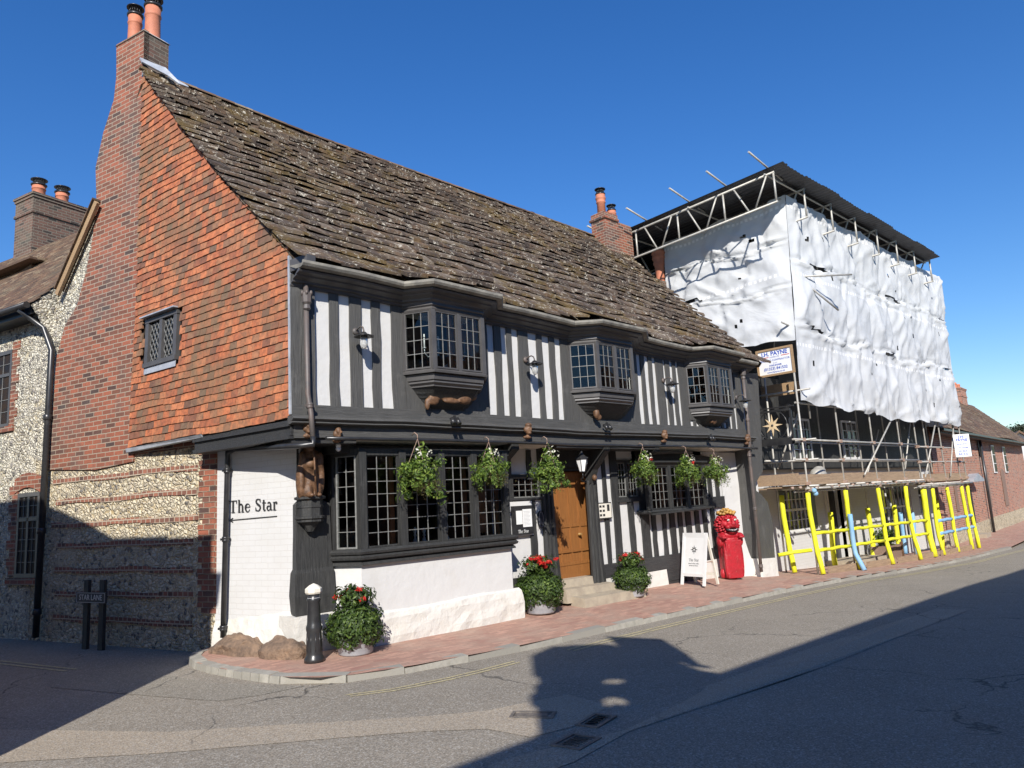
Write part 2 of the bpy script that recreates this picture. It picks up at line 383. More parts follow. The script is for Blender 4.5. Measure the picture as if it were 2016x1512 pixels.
def asphalt(name,a,b,sp=.5):
    q=NM(name); c=q.mix(q.ramp(q.noise(.8,6,.6),(.3,0),(.7,1)),a,b)
    v=q.n('TexVoronoi'); v.inputs['Scale'].default_value=70; q.L(q.obj(),v.inputs['Vector']); s=q.n('SeparateColor'); q.L(v.outputs['Color'],s.inputs[0])
    c=q.mix(q.ramp(s.outputs[0],(.55,0),(1,sp+.25)),c,(.5,.47,.41)); c=q.mix(q.ramp(q.noise(75,4,.75),(.42,.0),(.62,.75)),c,tuple(x*.3 for x in a)); c=q.mix(q.ramp(q.noise(22,5,.8),(.5,.0),(.72,.35)),c,tuple(x*.45 for x in a)); ck=q.n('TexVoronoi',feature='DISTANCE_TO_EDGE'); ck.inputs['Scale'].default_value=.42; wv=q.n('VectorMath',operation='MULTIPLY_ADD'); nz=q.n('TexNoise'); nz.inputs['Scale'].default_value=1.6; nz.inputs['Detail'].default_value=6; q.L(q.obj(),nz.inputs['Vector']); q.L(nz.outputs['Color'],wv.inputs[0]); wv.inputs[1].default_value=(.9,.9,0); q.L(q.obj(),wv.inputs[2]); q.L(wv.outputs[0],ck.inputs['Vector']); cf=q.mix(1.0,q.ramp(ck.outputs['Distance'],(.002,.8),(.006,0)),q.ramp(q.noise(.35,3,.5),(.5,0),(.55,1)),'MULTIPLY'); c=q.mix(cf,c,(.03,.028,.025)); c=q.mix(q.ramp(q.noise(.5,7,.7,dist=1),(.6,0),(.7,.3)),c,tuple(x*.5 for x in a))
    q.color(c); q.rough(.85,0,.4); b_=q.bump(v.outputs['Distance'],.5,.006); q.bump(q.noise(9,5,.6),.25,.02,b_); return q.m
MT['asphalt']=asphalt('old_asphalt',(.275,.238,.185),(.345,.3,.235))
MT['asphalt2']=asphalt('trench_patch_asphalt',(.4,.335,.25),(.46,.38,.28),.35)
MT['asphalt3']=asphalt('dark_patch_asphalt',(.27,.24,.19),(.31,.275,.215),.4)
def ylmat():
    q=NM('faded_yellow_paint'); q.color(q.mix(q.ramp(q.noise(30,6,.8),(.45,0),(.6,1)),(.55,.47,.25),(.26,.23,.17))); q.rough(.8); return q.m
MT['yellow']=ylmat()
def leafmat(name,cols):
    q=NM(name); q.color(q.ramp(q.attr(),*cols)); q.rough(.5,0,.4); q.b.inputs['Subsurface Weight'].default_value=0
    tr=q.n('BsdfTranslucent'); q.L(q.ramp(q.attr(),*cols),tr.inputs[0]); mx=q.n('MixShader'); mx.inputs[0].default_value=.25
    q.L(q.b.outputs[0],mx.inputs[1]); q.L(tr.outputs[0],mx.inputs[2]); q.L(mx.outputs[0],q.t.nodes['Material Output'].inputs[0]); return q.m
MT['leaf']=leafmat('box_leaf',((0,(.018,.035,.008)),(.5,(.05,.09,.016)),(.85,(.12,.18,.03)),(1,(.22,.28,.07))))
MT['leafb']=leafmat('ivy_leaf',((0,(.03,.06,.012)),(.4,(.1,.17,.025)),(.75,(.22,.3,.05)),(1,(.42,.44,.2))))
MT['leafdry']=leafmat('dry_trailing_leaf',((0,(.07,.06,.02)),(.6,(.14,.13,.05)),(1,(.22,.17,.09))))
MT['petalw']=leafmat('white_petal',((0,(.7,.68,.5)),(1,(.85,.83,.75))))
MT['petalr']=leafmat('red_bract',((0,(.45,.02,.015)),(.6,(.65,.04,.03)),(1,(.75,.1,.05))))
MT['tree']=leafmat('far_tree_leaf',((0,(.03,.04,.02)),(.6,(.06,.07,.035)),(1,(.1,.1,.055))))
def sheetmat():
    q=NM('white_debris_sheeting'); uv=q.uv(); sp=q.n('SeparateXYZ'); q.L(uv,sp.inputs[0])
    md=q.n('Math',operation='PINGPONG'); q.L(sp.outputs[1],md.inputs[0]); md.inputs[1].default_value=.93
    band=q.ramp(md.outputs[0],(.0,1),(.035,1),(.045,0)); 
    md2=q.n('Math',operation='PINGPONG'); q.L(sp.outputs[0],md2.inputs[0]); md2.inputs[1].default_value=.07
    d=q.ramp(md2.outputs[0],(.03,0),(.035,1)); f=q.mix(1.0,band,d,'MULTIPLY')
    c=q.mix(q.noise(3,5,.6),(.64,.65,.65),(.72,.73,.73)); c=q.mix(f,c,(.93,.93,.92)); c=q.mix(q.ramp(q.noise(5,6,.8),(.66,0),(.72,.5)),c,(.45,.43,.4))
    q.color(c); q.rough(.62,0,.3); b=q.bump(q.noise(1.3,3,.5,dist=1.5),.25,.1); q.bump(q.noise(7,3,.5,dist=1.5),.22,.02,b)
    tr=q.n('BsdfTranslucent'); tr.inputs[0].default_value=(.6,.62,.65,1); mx=q.n('MixShader'); mx.inputs[0].default_value=.2
    q.L(q.b.outputs[0],mx.inputs[1]); q.L(tr.outputs[0],mx.inputs[2]); q.L(mx.outputs[0],q.t.nodes['Material Output'].inputs[0]); return q.m
MT['sheet']=sheetmat()

def thestar(mb,c,xd,zd,h,width,th=.003):
    """hand-cut serif letters spelling The Star; h = cap height, width = full length"""
    c=V(c); xd=V(xd).normalized(); zd=V(zd).normalized(); nn=xd.cross(zd)
    x=[0.]; L=[]
    def rib(pts,w):
        for (a,b),(wa,wb) in zip(zip(pts,pts[1:]),zip(w,w[1:])):
            d=V((b[0]-a[0],b[1]-a[1])); 
            if d.length<1e-6: continue
            d.normalize(); q=V((-d.y,d.x)); e=.012
            L.append([(x[0]+a[0]-d.x*e-q.x*wa/2,a[1]-d.y*e-q.y*wa/2),(x[0]+b[0]+d.x*e-q.x*wb/2,b[1]+d.y*e-q.y*wb/2),(x[0]+b[0]+d.x*e+q.x*wb/2,b[1]+d.y*e+q.y*wb/2),(x[0]+a[0]-d.x*e+q.x*wa/2,a[1]-d.y*e+q.y*wa/2)])
    def bar(x0,x1,z0,z1): L.append([(x[0]+x0,z0),(x[0]+x1,z0),(x[0]+x1,z1),(x[0]+x0,z1)])
    def arc(cx,cz,rx,rz,a0,a1,w0,w1,n=14,f=None):
        P=[];W=[]
        for k in range(n+1):
            a=R(a0+(a1-a0)*k/n); P.append((cx+rx*math.cos(a),cz+rz*math.sin(a))); W.append(f(a) if f else w0+(w1-w0)*k/n)
        rib(P,W)
    thick=.15;thin=.05
    sw=lambda a: thin+(thick-thin)*abs(math.cos(a))
    # T
    bar(.02,.86,.95,1.0); bar(.02,.07,.72,.97); bar(.81,.86,.72,.97); bar(.36,.52,.03,.97); bar(.24,.64,0,.045); x[0]+=.98
    # h
    bar(.08,.22,.03,1.02); bar(0,.2,.98,1.03); bar(0,.3,0,.04); arc(.34,.40,.20,.26,160,0,thin,thick,10); bar(.47,.61,.03,.42); bar(.38,.7,0,.04); x[0]+=.82
    # e
    arc(.3,.33,.25,.32,20,330,0,0,22,lambda a: thin+(thick-thin)*max(0,-math.cos(a))); bar(.08,.56,.36,.41); x[0]+=.68
    x[0]+=.42
    # S
    P=[(.58,.78),(.52,.92),(.36,.98),(.2,.93),(.13,.78),(.2,.64),(.36,.53),(.54,.42),(.6,.26),(.52,.09),(.34,.02),(.17,.08),(.1,.24)]
    rib(P,[.05,.06,.05,.08,.12,.15,.16,.15,.12,.08,.05,.06,.05]); bar(.55,.6,.7,.98); bar(.08,.13,.02,.3); x[0]+=.78
    # t
    bar(.12,.26,.1,.88); bar(0,.42,.62,.67); arc(.29,.13,.1,.11,180,330,.12,.04,8); x[0]+=.5
    # a
    bar(.36,.5,.05,.48); arc(.26,.46,.17,.19,0,150,.13,.05,9); arc(.23,.19,.17,.17,60,330,0,0,16,lambda a: thin+(.12-thin)*max(0,-math.cos(a))); arc(.54,.08,.06,.05,180,330,.07,.04,5); x[0]+=.68
    # r
    bar(.08,.22,.03,.62); bar(0,.2,.6,.65); bar(0,.34,0,.04); arc(.33,.5,.13,.14,150,50,.04,.1,6); L.append([(x[0]+.38+.09*math.cos(k*.785),.56+.08*math.sin(k*.785)) for k in range(8)]); x[0]+=.5
    W=x[0]; kx=width/W
    for q in L:
        mb.prism([c+xd*((a-W/2)*kx)+zd*((b-.5)*h) for a,b in q],nn*th)
# ------------------------------------------------------------ ground
def roadz(x): return interp(x,KT)-.075
KP=[(90,5.5),(60,1.2),(40,-.7),(26,-1.85),(20,-1.88),(15,-1.88),(12,-1.87),(10,-1.85),(8,-1.84),(6,-1.85),(4.5,-1.84),(3.5,-1.82),(2.7,-1.84),(2,-1.86),(1.4,-1.87),(.9,-1.86),(.4,-1.84),(0,-1.78),(-.35,-1.66),(-.62,-1.46),(-.8,-1.15),(-.92,-.75),(-1.0,-.3),(-1.07,.2),(-1.08,.7),(-1.0,1.15),(-.8,1.5),(-.62,1.62)]
mb=MB()
xs=[-300,-60,-20,-8,0,1,2.4,4,5.5,7,9,10.5,12,13.5,15.3,17.5,20,23,26,29,32,60,150,400,1200]
ys=[-600,-60,-14,-9,-6,-4,-2.5,-1,1,4,9,30,100,1500]
for i in range(len(xs)-1):
    for j in range(len(ys)-1):
        mb.quad(*[(a,b,roadz(a)) for a,b in((xs[i],ys[j]),(xs[i+1],ys[j]),(xs[i+1],ys[j+1]),(xs[i],ys[j+1]))])
struct(mb,'road',MT['asphalt'])
def inner(p,i):
    x,y=p
    if x>26: return (26+(x-26)*math.cos(R(4.8))+.1,(x-26)*math.sin(R(4.8))+.8)
    if x>-.1: return (x,.3)
    if y<-.7: return (.1,.2)
    t=max(0,(V((x,y,0))-G0).dot(G)); q=G0+G*t; return (q.x+.25,q.y+.05)
mb=MB()
for i in range(len(KP)-1):
    a,b=KP[i],KP[i+1]; ia,ib=inner(a,i),inner(b,i+1)
    for k in range(4):
        def pt(o,n_,t):
            x=o[0]+(n_[0]-o[0])*t; y=o[1]+(n_[1]-o[1])*t
            if o[0]<0: return (x,y,-.0)
            return (x,y,interp(x,KT)*(1-t)+interp(x,WT)*t)
        if (V(a)-V(b)).length>1e-4: mb.quad(pt(b,ib,k/4),pt(a,ia,k/4),pt(a,ia,(k+1)/4),pt(b,ib,(k+1)/4))
struct(mb,'pavement',MT['paver'])
# kerb stones
mb=MB()
def walk(path,step):
    out=[];d=0
    for (ax,ay),(bx,by) in zip(path,path[1:]):
        a=V((ax,ay));b=V((bx,by)); l=(b-a).length
        while d<=l: out.append((a+(b-a)*(d/l),(b-a).normalized())); d+=step(a.x+ (b.x-a.x)*(d/l) if l else a.x)
        d-=l
    return out
st=walk(KP[3:],lambda x:.16 if x<-.65 else random.uniform(.6,.95))
for (p,d),(q,_) in zip(st,st[1:]):
    if p.x==q.x and p.y==q.y: continue
    e=(q-p).normalized(); p2=q-e*.012; nrm=V((e.y,-e.x)) ; nrm=V((-e.y,e.x)) if False else nrm
    # outward (to the road): path runs -x along the front so the road lies at +90 deg
    o=V((-e.y,e.x)); zk=(interp(p.x,KT) if p.x>0 else 0); w_=.13
    j=random.uniform(-.006,.006); zt=zk+.012+j
    a,b=p+o*.03,p2+o*.03; c,f=p2-o*w_,p-o*w_
    zb=zk-.2
    mb.hexa([(a.x,a.y,zb),(b.x,b.y,zb),(c.x,c.y,zb),(f.x,f.y,zb),(a.x-o.x*.02,a.y-o.y*.02,zt-.008),(b.x-o.x*.02,b.y-o.y*.02,zt-.008),(c.x,c.y,zt),(f.x,f.y,zt)])
ke=struct(mb,'kerb',MT['kerb'])
# patches and yellow lines
def sheet(name,pts,matk,lift=.004,kind='structure'):
    mb=MB(); P=[atz(a,b,-.11) for a,b in pts]; P=[V((p.x,p.y,roadz(p.x)+lift)) for p in P]
    mb.add(P,[tuple(range(len(P)))]); return tag(mb.build(name,MT[matk]),kind=kind)
sheet('road_patch',[(-300,1440),(330,1450),(540,1437),(700,1428),(850,1418),(960,1408),(1040,1390),(1120,1372),(1200,1395),(1130,1440),(1045,1462),(960,1445),(830,1450),(650,1464),(330,1492),(-300,1530)],'asphalt2')
sheet('road_patch',[(1130,1442),(1240,1398),(1420,1335),(1600,1262),(1840,1180),(1905,1182),(1800,1226),(1620,1302),(1420,1380),(1240,1450),(1130,1512),(1000,1560),(960,1520)],'asphalt2',.0045)
sheet('road_patch',[(300,1330),(420,1352),(600,1358),(520,1375),(430,1388),(300,1378),(100,1360),(100,1335)],'asphalt3')
mb=MB()
for off in(0,.11):
    pth=[(26,-2.25),(20,-2.25),(15,-2.22),(12,-2.2),(9,-2.2),(6,-2.2),(4.5,-2.2),(3.2,-2.22),(2.4,-2.26)] 
    for (a,b),(c,d) in zip(pth,pth[1:]):
        n=10
        for k in range(n):
            x0=a+(c-a)*k/n;x1=a+(c-a)*(k+1)/n;y0=b+(d-b)*k/n-off;y1=b+(d-b)*(k+1)/n-off; ww=.045+random.uniform(-.008,.004)
            mb.quad((x1,y1-ww,roadz(x1)+.005),(x0,y0-ww,roadz(x0)+.005),(x0,y0,roadz(x0)+.005),(x1,y1,roadz(x1)+.005))
    pth=[(1.45,-2.28),(.9,-2.35),(.4,-2.38),(0,-2.36),(-.3,-2.3),(-.7,-2.1)]
    for (a,b),(c,d) in zip(pth,pth[1:]):
        mb.quad((c,d-off*.8-.03,roadz(c)+.005),(a,b-off*.8-.04,roadz(a)+.005),(a,b-off*.8,roadz(a)+.005),(c,d-off*.8,roadz(c)+.005))
struct(mb,'yellow_lines',MT['yellow'])
mb=MB()
for off in(0,.12):
    for k in range(8):
        p=V((-2.0,2.2))+V((-.27,.963))*k*1.0+V((-off,0)); q=p+V((-.27,.963))
        mb.quad((p.x-.05,p.y,-.07),(p.x,p.y,-.07),(q.x,q.y,-.07),(q.x-.05,q.y,-.07))
struct(mb,'yellow_lines',MT['yellow'])
MT['cover']=simple('worn_iron_cover',(.1,.09,.08),(.2,.17,.14),20,.6,.5)
# covers in the road
def cover(name,px,label,grate):
    P=[atz(a,b,-.11) for a,b in px]; c=sum(P,V())/4; c.z=roadz(c.x)
    u=((P[1]-P[0])+(P[2]-P[3]))/2; v=((P[3]-P[0])+(P[2]-P[1]))/2; lu,lv=u.length/2,v.length/2; u.normalize(); v=V((-u.y,u.x,0))
    if v.dot(P[3]-P[0])<0: v=-v
    t=thing(name,label,'drain cover' if grate else 'manhole cover',c)
    def Q(a,b,z): return c+u*a+v*b+V((0,0,z))
    fr=MB(); 
    for a0,a1,b0,b1 in((-lu,lu,-lv,-lv+.03),(-lu,lu,lv-.03,lv),(-lu,-lu+.03,-lv+.03,lv-.03),(lu-.03,lu,-lv+.03,lv-.03)):
        fr.hexa([Q(a0,b0,-.05),Q(a1,b0,-.05),Q(a1,b1,-.05),Q(a0,b1,-.05),Q(a0,b0,.012),Q(a1,b0,.012),Q(a1,b1,.012),Q(a0,b1,.012)])
    fr.build('frame',MT['cover'],t)
    pl=MB(); n=9; m_=5
    pl.add([Q(-lu+.03,-lv+.03,.002),Q(lu-.03,-lv+.03,.002),Q(lu-.03,lv-.03,.002),Q(-lu+.03,lv-.03,.002)],[(0,1,2,3)])
    for i in range(n):
        for j in range(m_):
            a=-lu+.06+(2*lu-.12)*(i+.5)/n; b=-lv+.05+(2*lv-.1)*(j+.5)/m_; s=.014
            pl.hexa([Q(a-s,b-s*.7,.003),Q(a+s,b-s*.7,.003),Q(a+s,b+s*.7,.003),Q(a-s,b+s*.7,.003),Q(a-s,b-s*.7,.01),Q(a+s,b-s*.7,.01),Q(a+s,b+s*.7,.01),Q(a-s,b+s*.7,.01)])
    pl.build('grating' if grate else 'lid',MT['cover'],t)
cover('drain_grate',[(1000,1425),(1088,1424),(1098,1411),(1012,1410)],'iron drain grate in the road, half in the sun and nearest the kerb',True)
cover('manhole_cover',[(1130,1438),(1172,1443),(1222,1420),(1172,1414)],'iron manhole cover in the shaded road, the one beside the drain grate',False)
cover('manhole_cover',[(1082,1478),(1140,1490),(1188,1464),(1128,1455)],'larger iron manhole cover in the shaded road, lowest of the three covers',False)
# ------------------------------------------------------------ THE INN
inn=thing('timbered_inn','old half-timbered corner inn with orange tile-hung gable and mossy stone roof','inn',(0,0,0))
def dz(x): return -.021*max(0,x)          # the eaves line sags slightly to the right
ZR=[(-2,9.2),(-.6,9.16),(2,9.0),(5,8.93),(8,8.88),(12,8.78)]
def ridgez(x): return interp(x,ZR)
RY=3.25
# --- gable wall (flint) along the lane
def gpoly(px,off=0): return [atg(a,b,off) for a,b in px]
mb=MB(); 
mb.prism([gp(1.62,-.2),gp(6.3,-.2),gp(6.3,5.0),gp(5.95,5.45),gp(5.0,6.9),gp(3.4,9.05),gp(1.62,3.0)],GN*-.3)
gw=mb.build('flint_wall',MT['flint'],inn); gw['label']='flint gable wall with brick bands'
mb=MB(); mb.prism([gp(4.6,2.9,.004),gp(6.3,2.9,.004),gp(6.3,4.95,.004),gp(5.95,5.42,.004),gp(4.6,7.45,.004)],GN*-.05); mb.build('flint_gable',MT['flintw'],inn)
for y in (935,979,1027,1071,1122,1170,1222):
    a=atg(108,y+ (8 if y<1100 else -6)*1.6,.0); z0=a.z; b=atg(385,y-(10 if y<1100 else -4)*1.3,0); z1=b.z
    zc=atg(240,y).z; ta=gt(108,y)+random.uniform(-.1,.1); tb=2.02+random.uniform(-.05,.1); mb=MB(); n=14
    prev=None
    for i in range(n):
        t0=tb+(ta-tb)*i/n; t1=tb+(ta-tb)*(i+1)/n-.002; z=zc+random.uniform(-.006,.006)+.015*math.sin(i*.8+y)
        random.random()
        o=.012+random.uniform(0,.008)
        mb.hexa([gp(t0,z-.04,-.02),gp(t0,z-.04,o),gp(t1,z-.04,o),gp(t1,z-.04,-.02),gp(t0,z+.04,-.02),gp(t0,z+.04,o),gp(t1,z+.04,o),gp(t1,z+.04,-.02)])
    mb.build('brick_band',MT['brickr'],inn)
mb=MB(); z=0.45; k=0
while z<2.84:
    wd=(.2,.34,.25,.36)[k%4]+random.uniform(-.02,.02); t0=1.62; o=.015+random.uniform(0,.006)
    mb.hexa([gp(t0,z,-.05),gp(t0,z,o),gp(t0+wd,z,o),gp(t0+wd,z,-.05),gp(t0,z+.068,-.05),gp(t0,z+.068,o),gp(t0+wd,z+.068,o),gp(t0+wd,z+.068,-.05)])
    z+=.076; k+=1 if int(z/.15)%2 else 0
mb.hexa([gp(1.6,.45,-.04),gp(1.6,.45,.01),gp(1.9,.45,.01),gp(1.9,.45,-.04),gp(1.6,2.86,-.04),gp(1.6,2.86,.01),gp(1.9,2.86,.01),gp(1.9,2.86,-.04)])
mb.build('brick_quoin',MT['brick'],inn)
mb=MB(); mb.hexa([gp(1.9,2.78,-.04),gp(1.9,2.78,.014),gp(3.55,2.78,.014),gp(3.55,2.78,-.04),gp(1.9,2.93,-.04),gp(1.9,2.93,.014),gp(3.55,2.93,.014),gp(3.55,2.93,-.04)]); mb.build('brick_course',MT['brick'],inn)
# --- chimney breast and stack
cpx=[(90,925),(103,800),(112,700),(128,640),(152,600),(168,540),(182,470),(190,402),(188,330),(203,262),(224,196),(229,150),(229,88)]
L_=gpoly(cpx,.03); top=L_[-1].z
tR=gt(277,300,.03)
pR=[gp(tR,top,.03),gp(tR,5.2,.03),gp(gt(262,905,.03),3.0,.03),gp(gt(262,905,.03),2.68,.03),gp(gt(180,925,.03)-.1,2.62,.03)]
mb=MB(); mb.prism(L_+pR,GN*-.10); cb=mb.build('chimney_breast',MT['brick'],inn)
tL=gt(229,120,.03)
mb=MB(); 
for z0,z1,e in((7.2,9.3,0),(9.3,10.0,0.0),):
    mb.hexa([gp(tR-e,z0,-.44-e),gp(tR-e,z0,.024+e),gp(tL+e,z0,.024+e),gp(tL+e,z0,-.44-e),gp(tR-e,z1,-.44-e),gp(tR-e,z1,.024+e),gp(tL+e,z1,.024+e),gp(tL+e,z1,-.44-e)])
stk=mb.build('chimney',MT['brickdark'],inn)
mb=MB(); e=.02; mb.hexa([gp(tR-e,10.0,-.46),gp(tR-e,10.0,.05),gp(tL+e,10.0,.05),gp(tL+e,10.0,-.46),gp(tR+.06,10.07,-.38),gp(tR+.06,10.07,-.03),gp(tL-.06,10.07,-.03),gp(tL-.06,10.07,-.38)])
mb.build('mortar_cap',MT['plinth'],stk)
def pot(c,r,h,parent,cowl=True,style=0):
    mb=MB(); 
    prof=[(r*1.08,0),(r*1.05,.06),(r,.09),(r*.95,h*.7),(r,h*.72),(r*1.06,h*.74),(r*1.06,h*.78),(r*.98,h*.8),(r,h),(r*.8,h)] if style==0 else [(r,0),(r*.93,h*.55),(r*1.1,h*.58),(r*1.1,h*.63),(r*.95,h*.65),(r*1.12,h*.75),(r*1.2,h*.8),(r*1.2,h*.86),(r,h*.9),(r*1.1,h),(r*.8,h)]
    mb.lathe(prof,c,18); mb.build('chimney_pot',MT['terra'],parent)
    if cowl:
        mb=MB(); c=V(c); 
        mb.lathe([(r*1.05,h),(r*1.18,h+.01),(r*1.18,h+.04),(r*.9,h+.05)],c,16)
        for k in range(16):
            a=2*math.pi*k/16; q=c+V((math.cos(a)*r*.85,math.sin(a)*r*.85,h+.04)); mb.tube([q,q+V((0,0,.13))],.006,4)
        mb.lathe([(r*1.25,h+.16),(r*1.25,h+.175),(r*.6,h+.21),(0.01,h+.215)],c,16)
        mb.build('cowl',MT['iron'],parent)
pot(gp((tL+tR)/2+.17,10.03,-.16),.115,.56,stk); pot(gp((tL+tR)/2-.17,10.03,-.27),.13,.66,stk)
mb=MB(); 
for pts in ([(-.02,9.28),(.14,9.18),(.42,9.12),(.5,9.0),(.36,9.02),(-.02,9.12)],):
    P=[gp(tR-.005,z,.03-o) for o,z in pts]; mb.prism(P,-G*.02)
Lp=[at(272,116,3.45),at(300,128,3.3),at(322,136,3.15),at(345,160,2.9),at(366,172,2.85)]
Lq=[at(280,136,3.2),at(305,152,3.1),at(330,168,2.95),at(352,178,2.8),at(368,180,2.8)]
Lq=[(a*.45+b*.55) for a,b in zip(Lp,Lq)]; Lp=[V((p.x,p.y-.1,p.z-.02)) for p in Lp]; Lq=[V((p.x,p.y-.1,p.z)) for p in Lq]
for k in range(4):
    e=V((0,.04,-.0)); mb.hexa([Lq[k],Lq[k+1],Lq[k+1]+e,Lq[k]+e,Lp[k],Lp[k+1],Lp[k+1]+e,Lp[k]+e])
mb.build('lead_flashing',MT['lead'],stk)
# --- verge board of the rear slope
mb=MB(); a=atg(191,398,.12);b=atg(113,580,.12); mb.beam(a,b,.1,.05,GN); a2=a+V((.0,.0,.12));b2=b+V((0,0,.12)); mb.build('verge_board',MT['plank'],inn)
mb=MB(); bb=a+(b-a)*.04; 
for i in range(14):
    p=bb+(b-bb)*i/14; q=bb+(b-bb)*(i+1.15)/14; up=V((0,0,.1))
    s_=GN*.06; t_=GN*-.6
    mb.hexa([p+t_+up,p+s_+up,q+s_+up,q+t_+up,p+t_+up*1.35,p+s_+up*1.35,q+s_+up*1.35,q+t_+up*1.35])
mb.build('rear_roof_verge',MT['browntile'],inn)
# --- tile hanging
TA=V((-1.1,3.3,0)); TB=V((-.41,-.5,0)); TT=(TB-TA).normalized(); TN=V((TT.y,-TT.x,0)); TLn=(TB-TA).length
TN=TN if TN.x<0 else -TN
def tp(s,z,o=0): return TA+TT*s+TN*o+V((0,0,z))
def roofz(x,y):
    rz=ridgez(x); ez=4.98+dz(x)*.9
    s_=(RY-y)/(RY+.6); z=rz+(ez-rz)*s_
    z-= .10*math.sin(math.pi*max(0,min(1,s_)))*(.6+.4*math.sin(x*.55+1)) + .02*math.sin(x*1.3+y*2)
    if y<-.6:
        t=min(1.1,(-.6-y)/(-.6-eavey(x))); z0=rz+(ez-rz)*1.0; z=z0+(4.868+dz(x)-z0)*t
    return z
def tz_roof(s): p=TA+TT*s; return roofz(p.x,min(p.y,RY))-.035
wa=[atg(a,b,.12) for a,b in((287,630),(357,607),(352,712),(285,722))]
ws0=(wa[0]-TA).dot(TT)+.02; ws1=(wa[1]-TA).dot(TT)+.06; wz0=4.1; wz1=4.86
mb=MB(); bw_=MB()
bw_.prism([tp(-.1,2.93,-.03),tp(TLn,2.9,-.03),tp(TLn,tz_roof(TLn)-.05,-.03),tp(0,tz_roof(0)-.05,-.03)],TN*-.06); bw_.build('tile_backing',MT['dark'],inn)
z=2.9; row=0
while z<9.2:
    s=-.12 if z<5 else 0; s+= (row%2)*.083 -.04
    g=.108
    while s<TLn:
        wd=.162*random.uniform(.94,1.05); s1=min(s+wd,TLn-.005); s0=max(s,(-.1+(z-2.9)*.05 if z<5 else 0))
        zz=z+.012*math.sin(s*1.7+row*.35)+.008*math.sin(s*5+row)+random.uniform(-.003,.003)+(.0 if s<2.6 else .02*(s-2.6))
        if s1-s0>.03 and not (s1>ws0-.02 and s0<ws1+.02 and zz>wz0-.14 and zz<wz1-.02):
            zt=min(zz+.14,tz_roof((s0+s1)/2)-.02)
            if zt>zz+.03:
                o=random.uniform(.0,.006); e=.003; c=.006
                mb.hexa([tp(s0+e,zz,-.004),tp(s1-e,zz,-.004),tp(s1-e,zz,.022+o),tp(s0+e,zz,.022+o),tp(s0+e,zt,-.012),tp(s1-e,zt,-.012),tp(s1-e,zt,.006),tp(s0+e,zt,.006)])
        s+=wd
    z+=g; row+=1
mb.build('tile_hanging',MT['claytile'],inn)
mb=MB()
mb.beam(tp(TLn+.0,2.95,.015),tp(TLn+.0,5.0,.015),.035,.045,TN)
mb.hexa([tp(-.12,2.82,-.06),tp(1.9,2.86,-.1),tp(1.9,2.86,.0),tp(-.12,2.82,.03),tp(-.12,2.88,-.06),tp(1.9,2.9,-.1),tp(1.9,2.9,.03),tp(-.12,2.88,.045)])
mb.hexa([tp(ws0,wz0-.13,.03),tp(ws1,wz0-.13,.03),tp(ws1,wz0-.13,.036),tp(ws0,wz0-.13,.036),tp(ws0,wz0+.01,.02),tp(ws1,wz0+.01,.02),tp(ws1,wz0+.01,.03),tp(ws0,wz0+.01,.03)])
mb.hexa([tp(ws0-.05,wz1-.01,-.0),tp(ws1+.03,wz1-.01,-.0),tp(ws1+.03,wz1-.01,.1),tp(ws0-.05,wz1-.01,.1),tp(ws0-.05,wz1+.01,-.0),tp(ws1+.03,wz1+.01,-.0),tp(ws1+.03,wz1+.01,.1),tp(ws0-.05,wz1+.01,.1)])
mb.build('lead_flashing',MT['lead'],inn)
# diamond window in the tiles
mb=MB(); sm_=(ws0+ws1)/2
for a,b in((ws0,ws0+.09),(sm_-.04,sm_+.04),(ws1-.09,ws1)): mb.hexa([tp(a,wz0,-.1),tp(b,wz0,-.1),tp(b,wz0,.035),tp(a,wz0,.035),tp(a,wz1-.02,-.1),tp(b,wz1-.02,-.1),tp(b,wz1-.02,.02),tp(a,wz1-.02,.02)])
for z0,z1,o in((wz0-.03,wz0+.04,.055),(wz1-.09,wz1-.02,.028)): mb.hexa([tp(ws0-.01,z0,-.1),tp(ws1+.01,z0,-.1),tp(ws1+.01,z0,o),tp(ws0-.01,z0,o),tp(ws0-.01,z1,-.1),tp(ws1+.01,z1,-.1),tp(ws1+.01,z1,o),tp(ws0-.01,z1,o)])
wn=mb.build('window',MT['trim'],inn); wn['label']='small two-light diamond-leaded window in the hanging tiles'
gl=MB(); ld=MB()
for a,b in((ws0+.09,sm_-.04),(sm_+.04,ws1-.09)):
    za,zb=wz0+.04,wz1-.09; gl.add([tp(a,za,-.022),tp(b,za,-.022),tp(b,zb,-.022),tp(a,zb,-.022)],[(0,1,2,3)])
    W_=b-a;H_=zb-za
    for sg in(1,-1):
        k=-6
        while k<8:
            # line z = za + slope*(s-a) + k*step
            step=.155; sl=1.7*sg; pts=[]
            for i in range(13):
                s_=a+W_*i/12; zz=za+sl*(s_-a)+k*step
                if za<=zz<=zb: pts.append((s_,zz))
            if len(pts)>1: ld.beam(tp(pts[0][0],pts[0][1],-.014),tp(pts[-1][0],pts[-1][1],-.014),.01,.01,TN)
            k+=1
gl.build('pane',MT['glass'],wn); ld.build('leading',MT['leadbar'],wn)
mb=MB(); 0 and mb.hexa([tp(ws0+.02,wz0,-.3),tp(ws1-.02,wz0,-.3),tp(ws1-.02,wz0,-.105),tp(ws0+.02,wz0,-.105),tp(ws0+.02,wz1,-.3),tp(ws1-.02,wz1,-.3),tp(ws1-.02,wz1,-.105),tp(ws0+.02,wz1,-.105)])

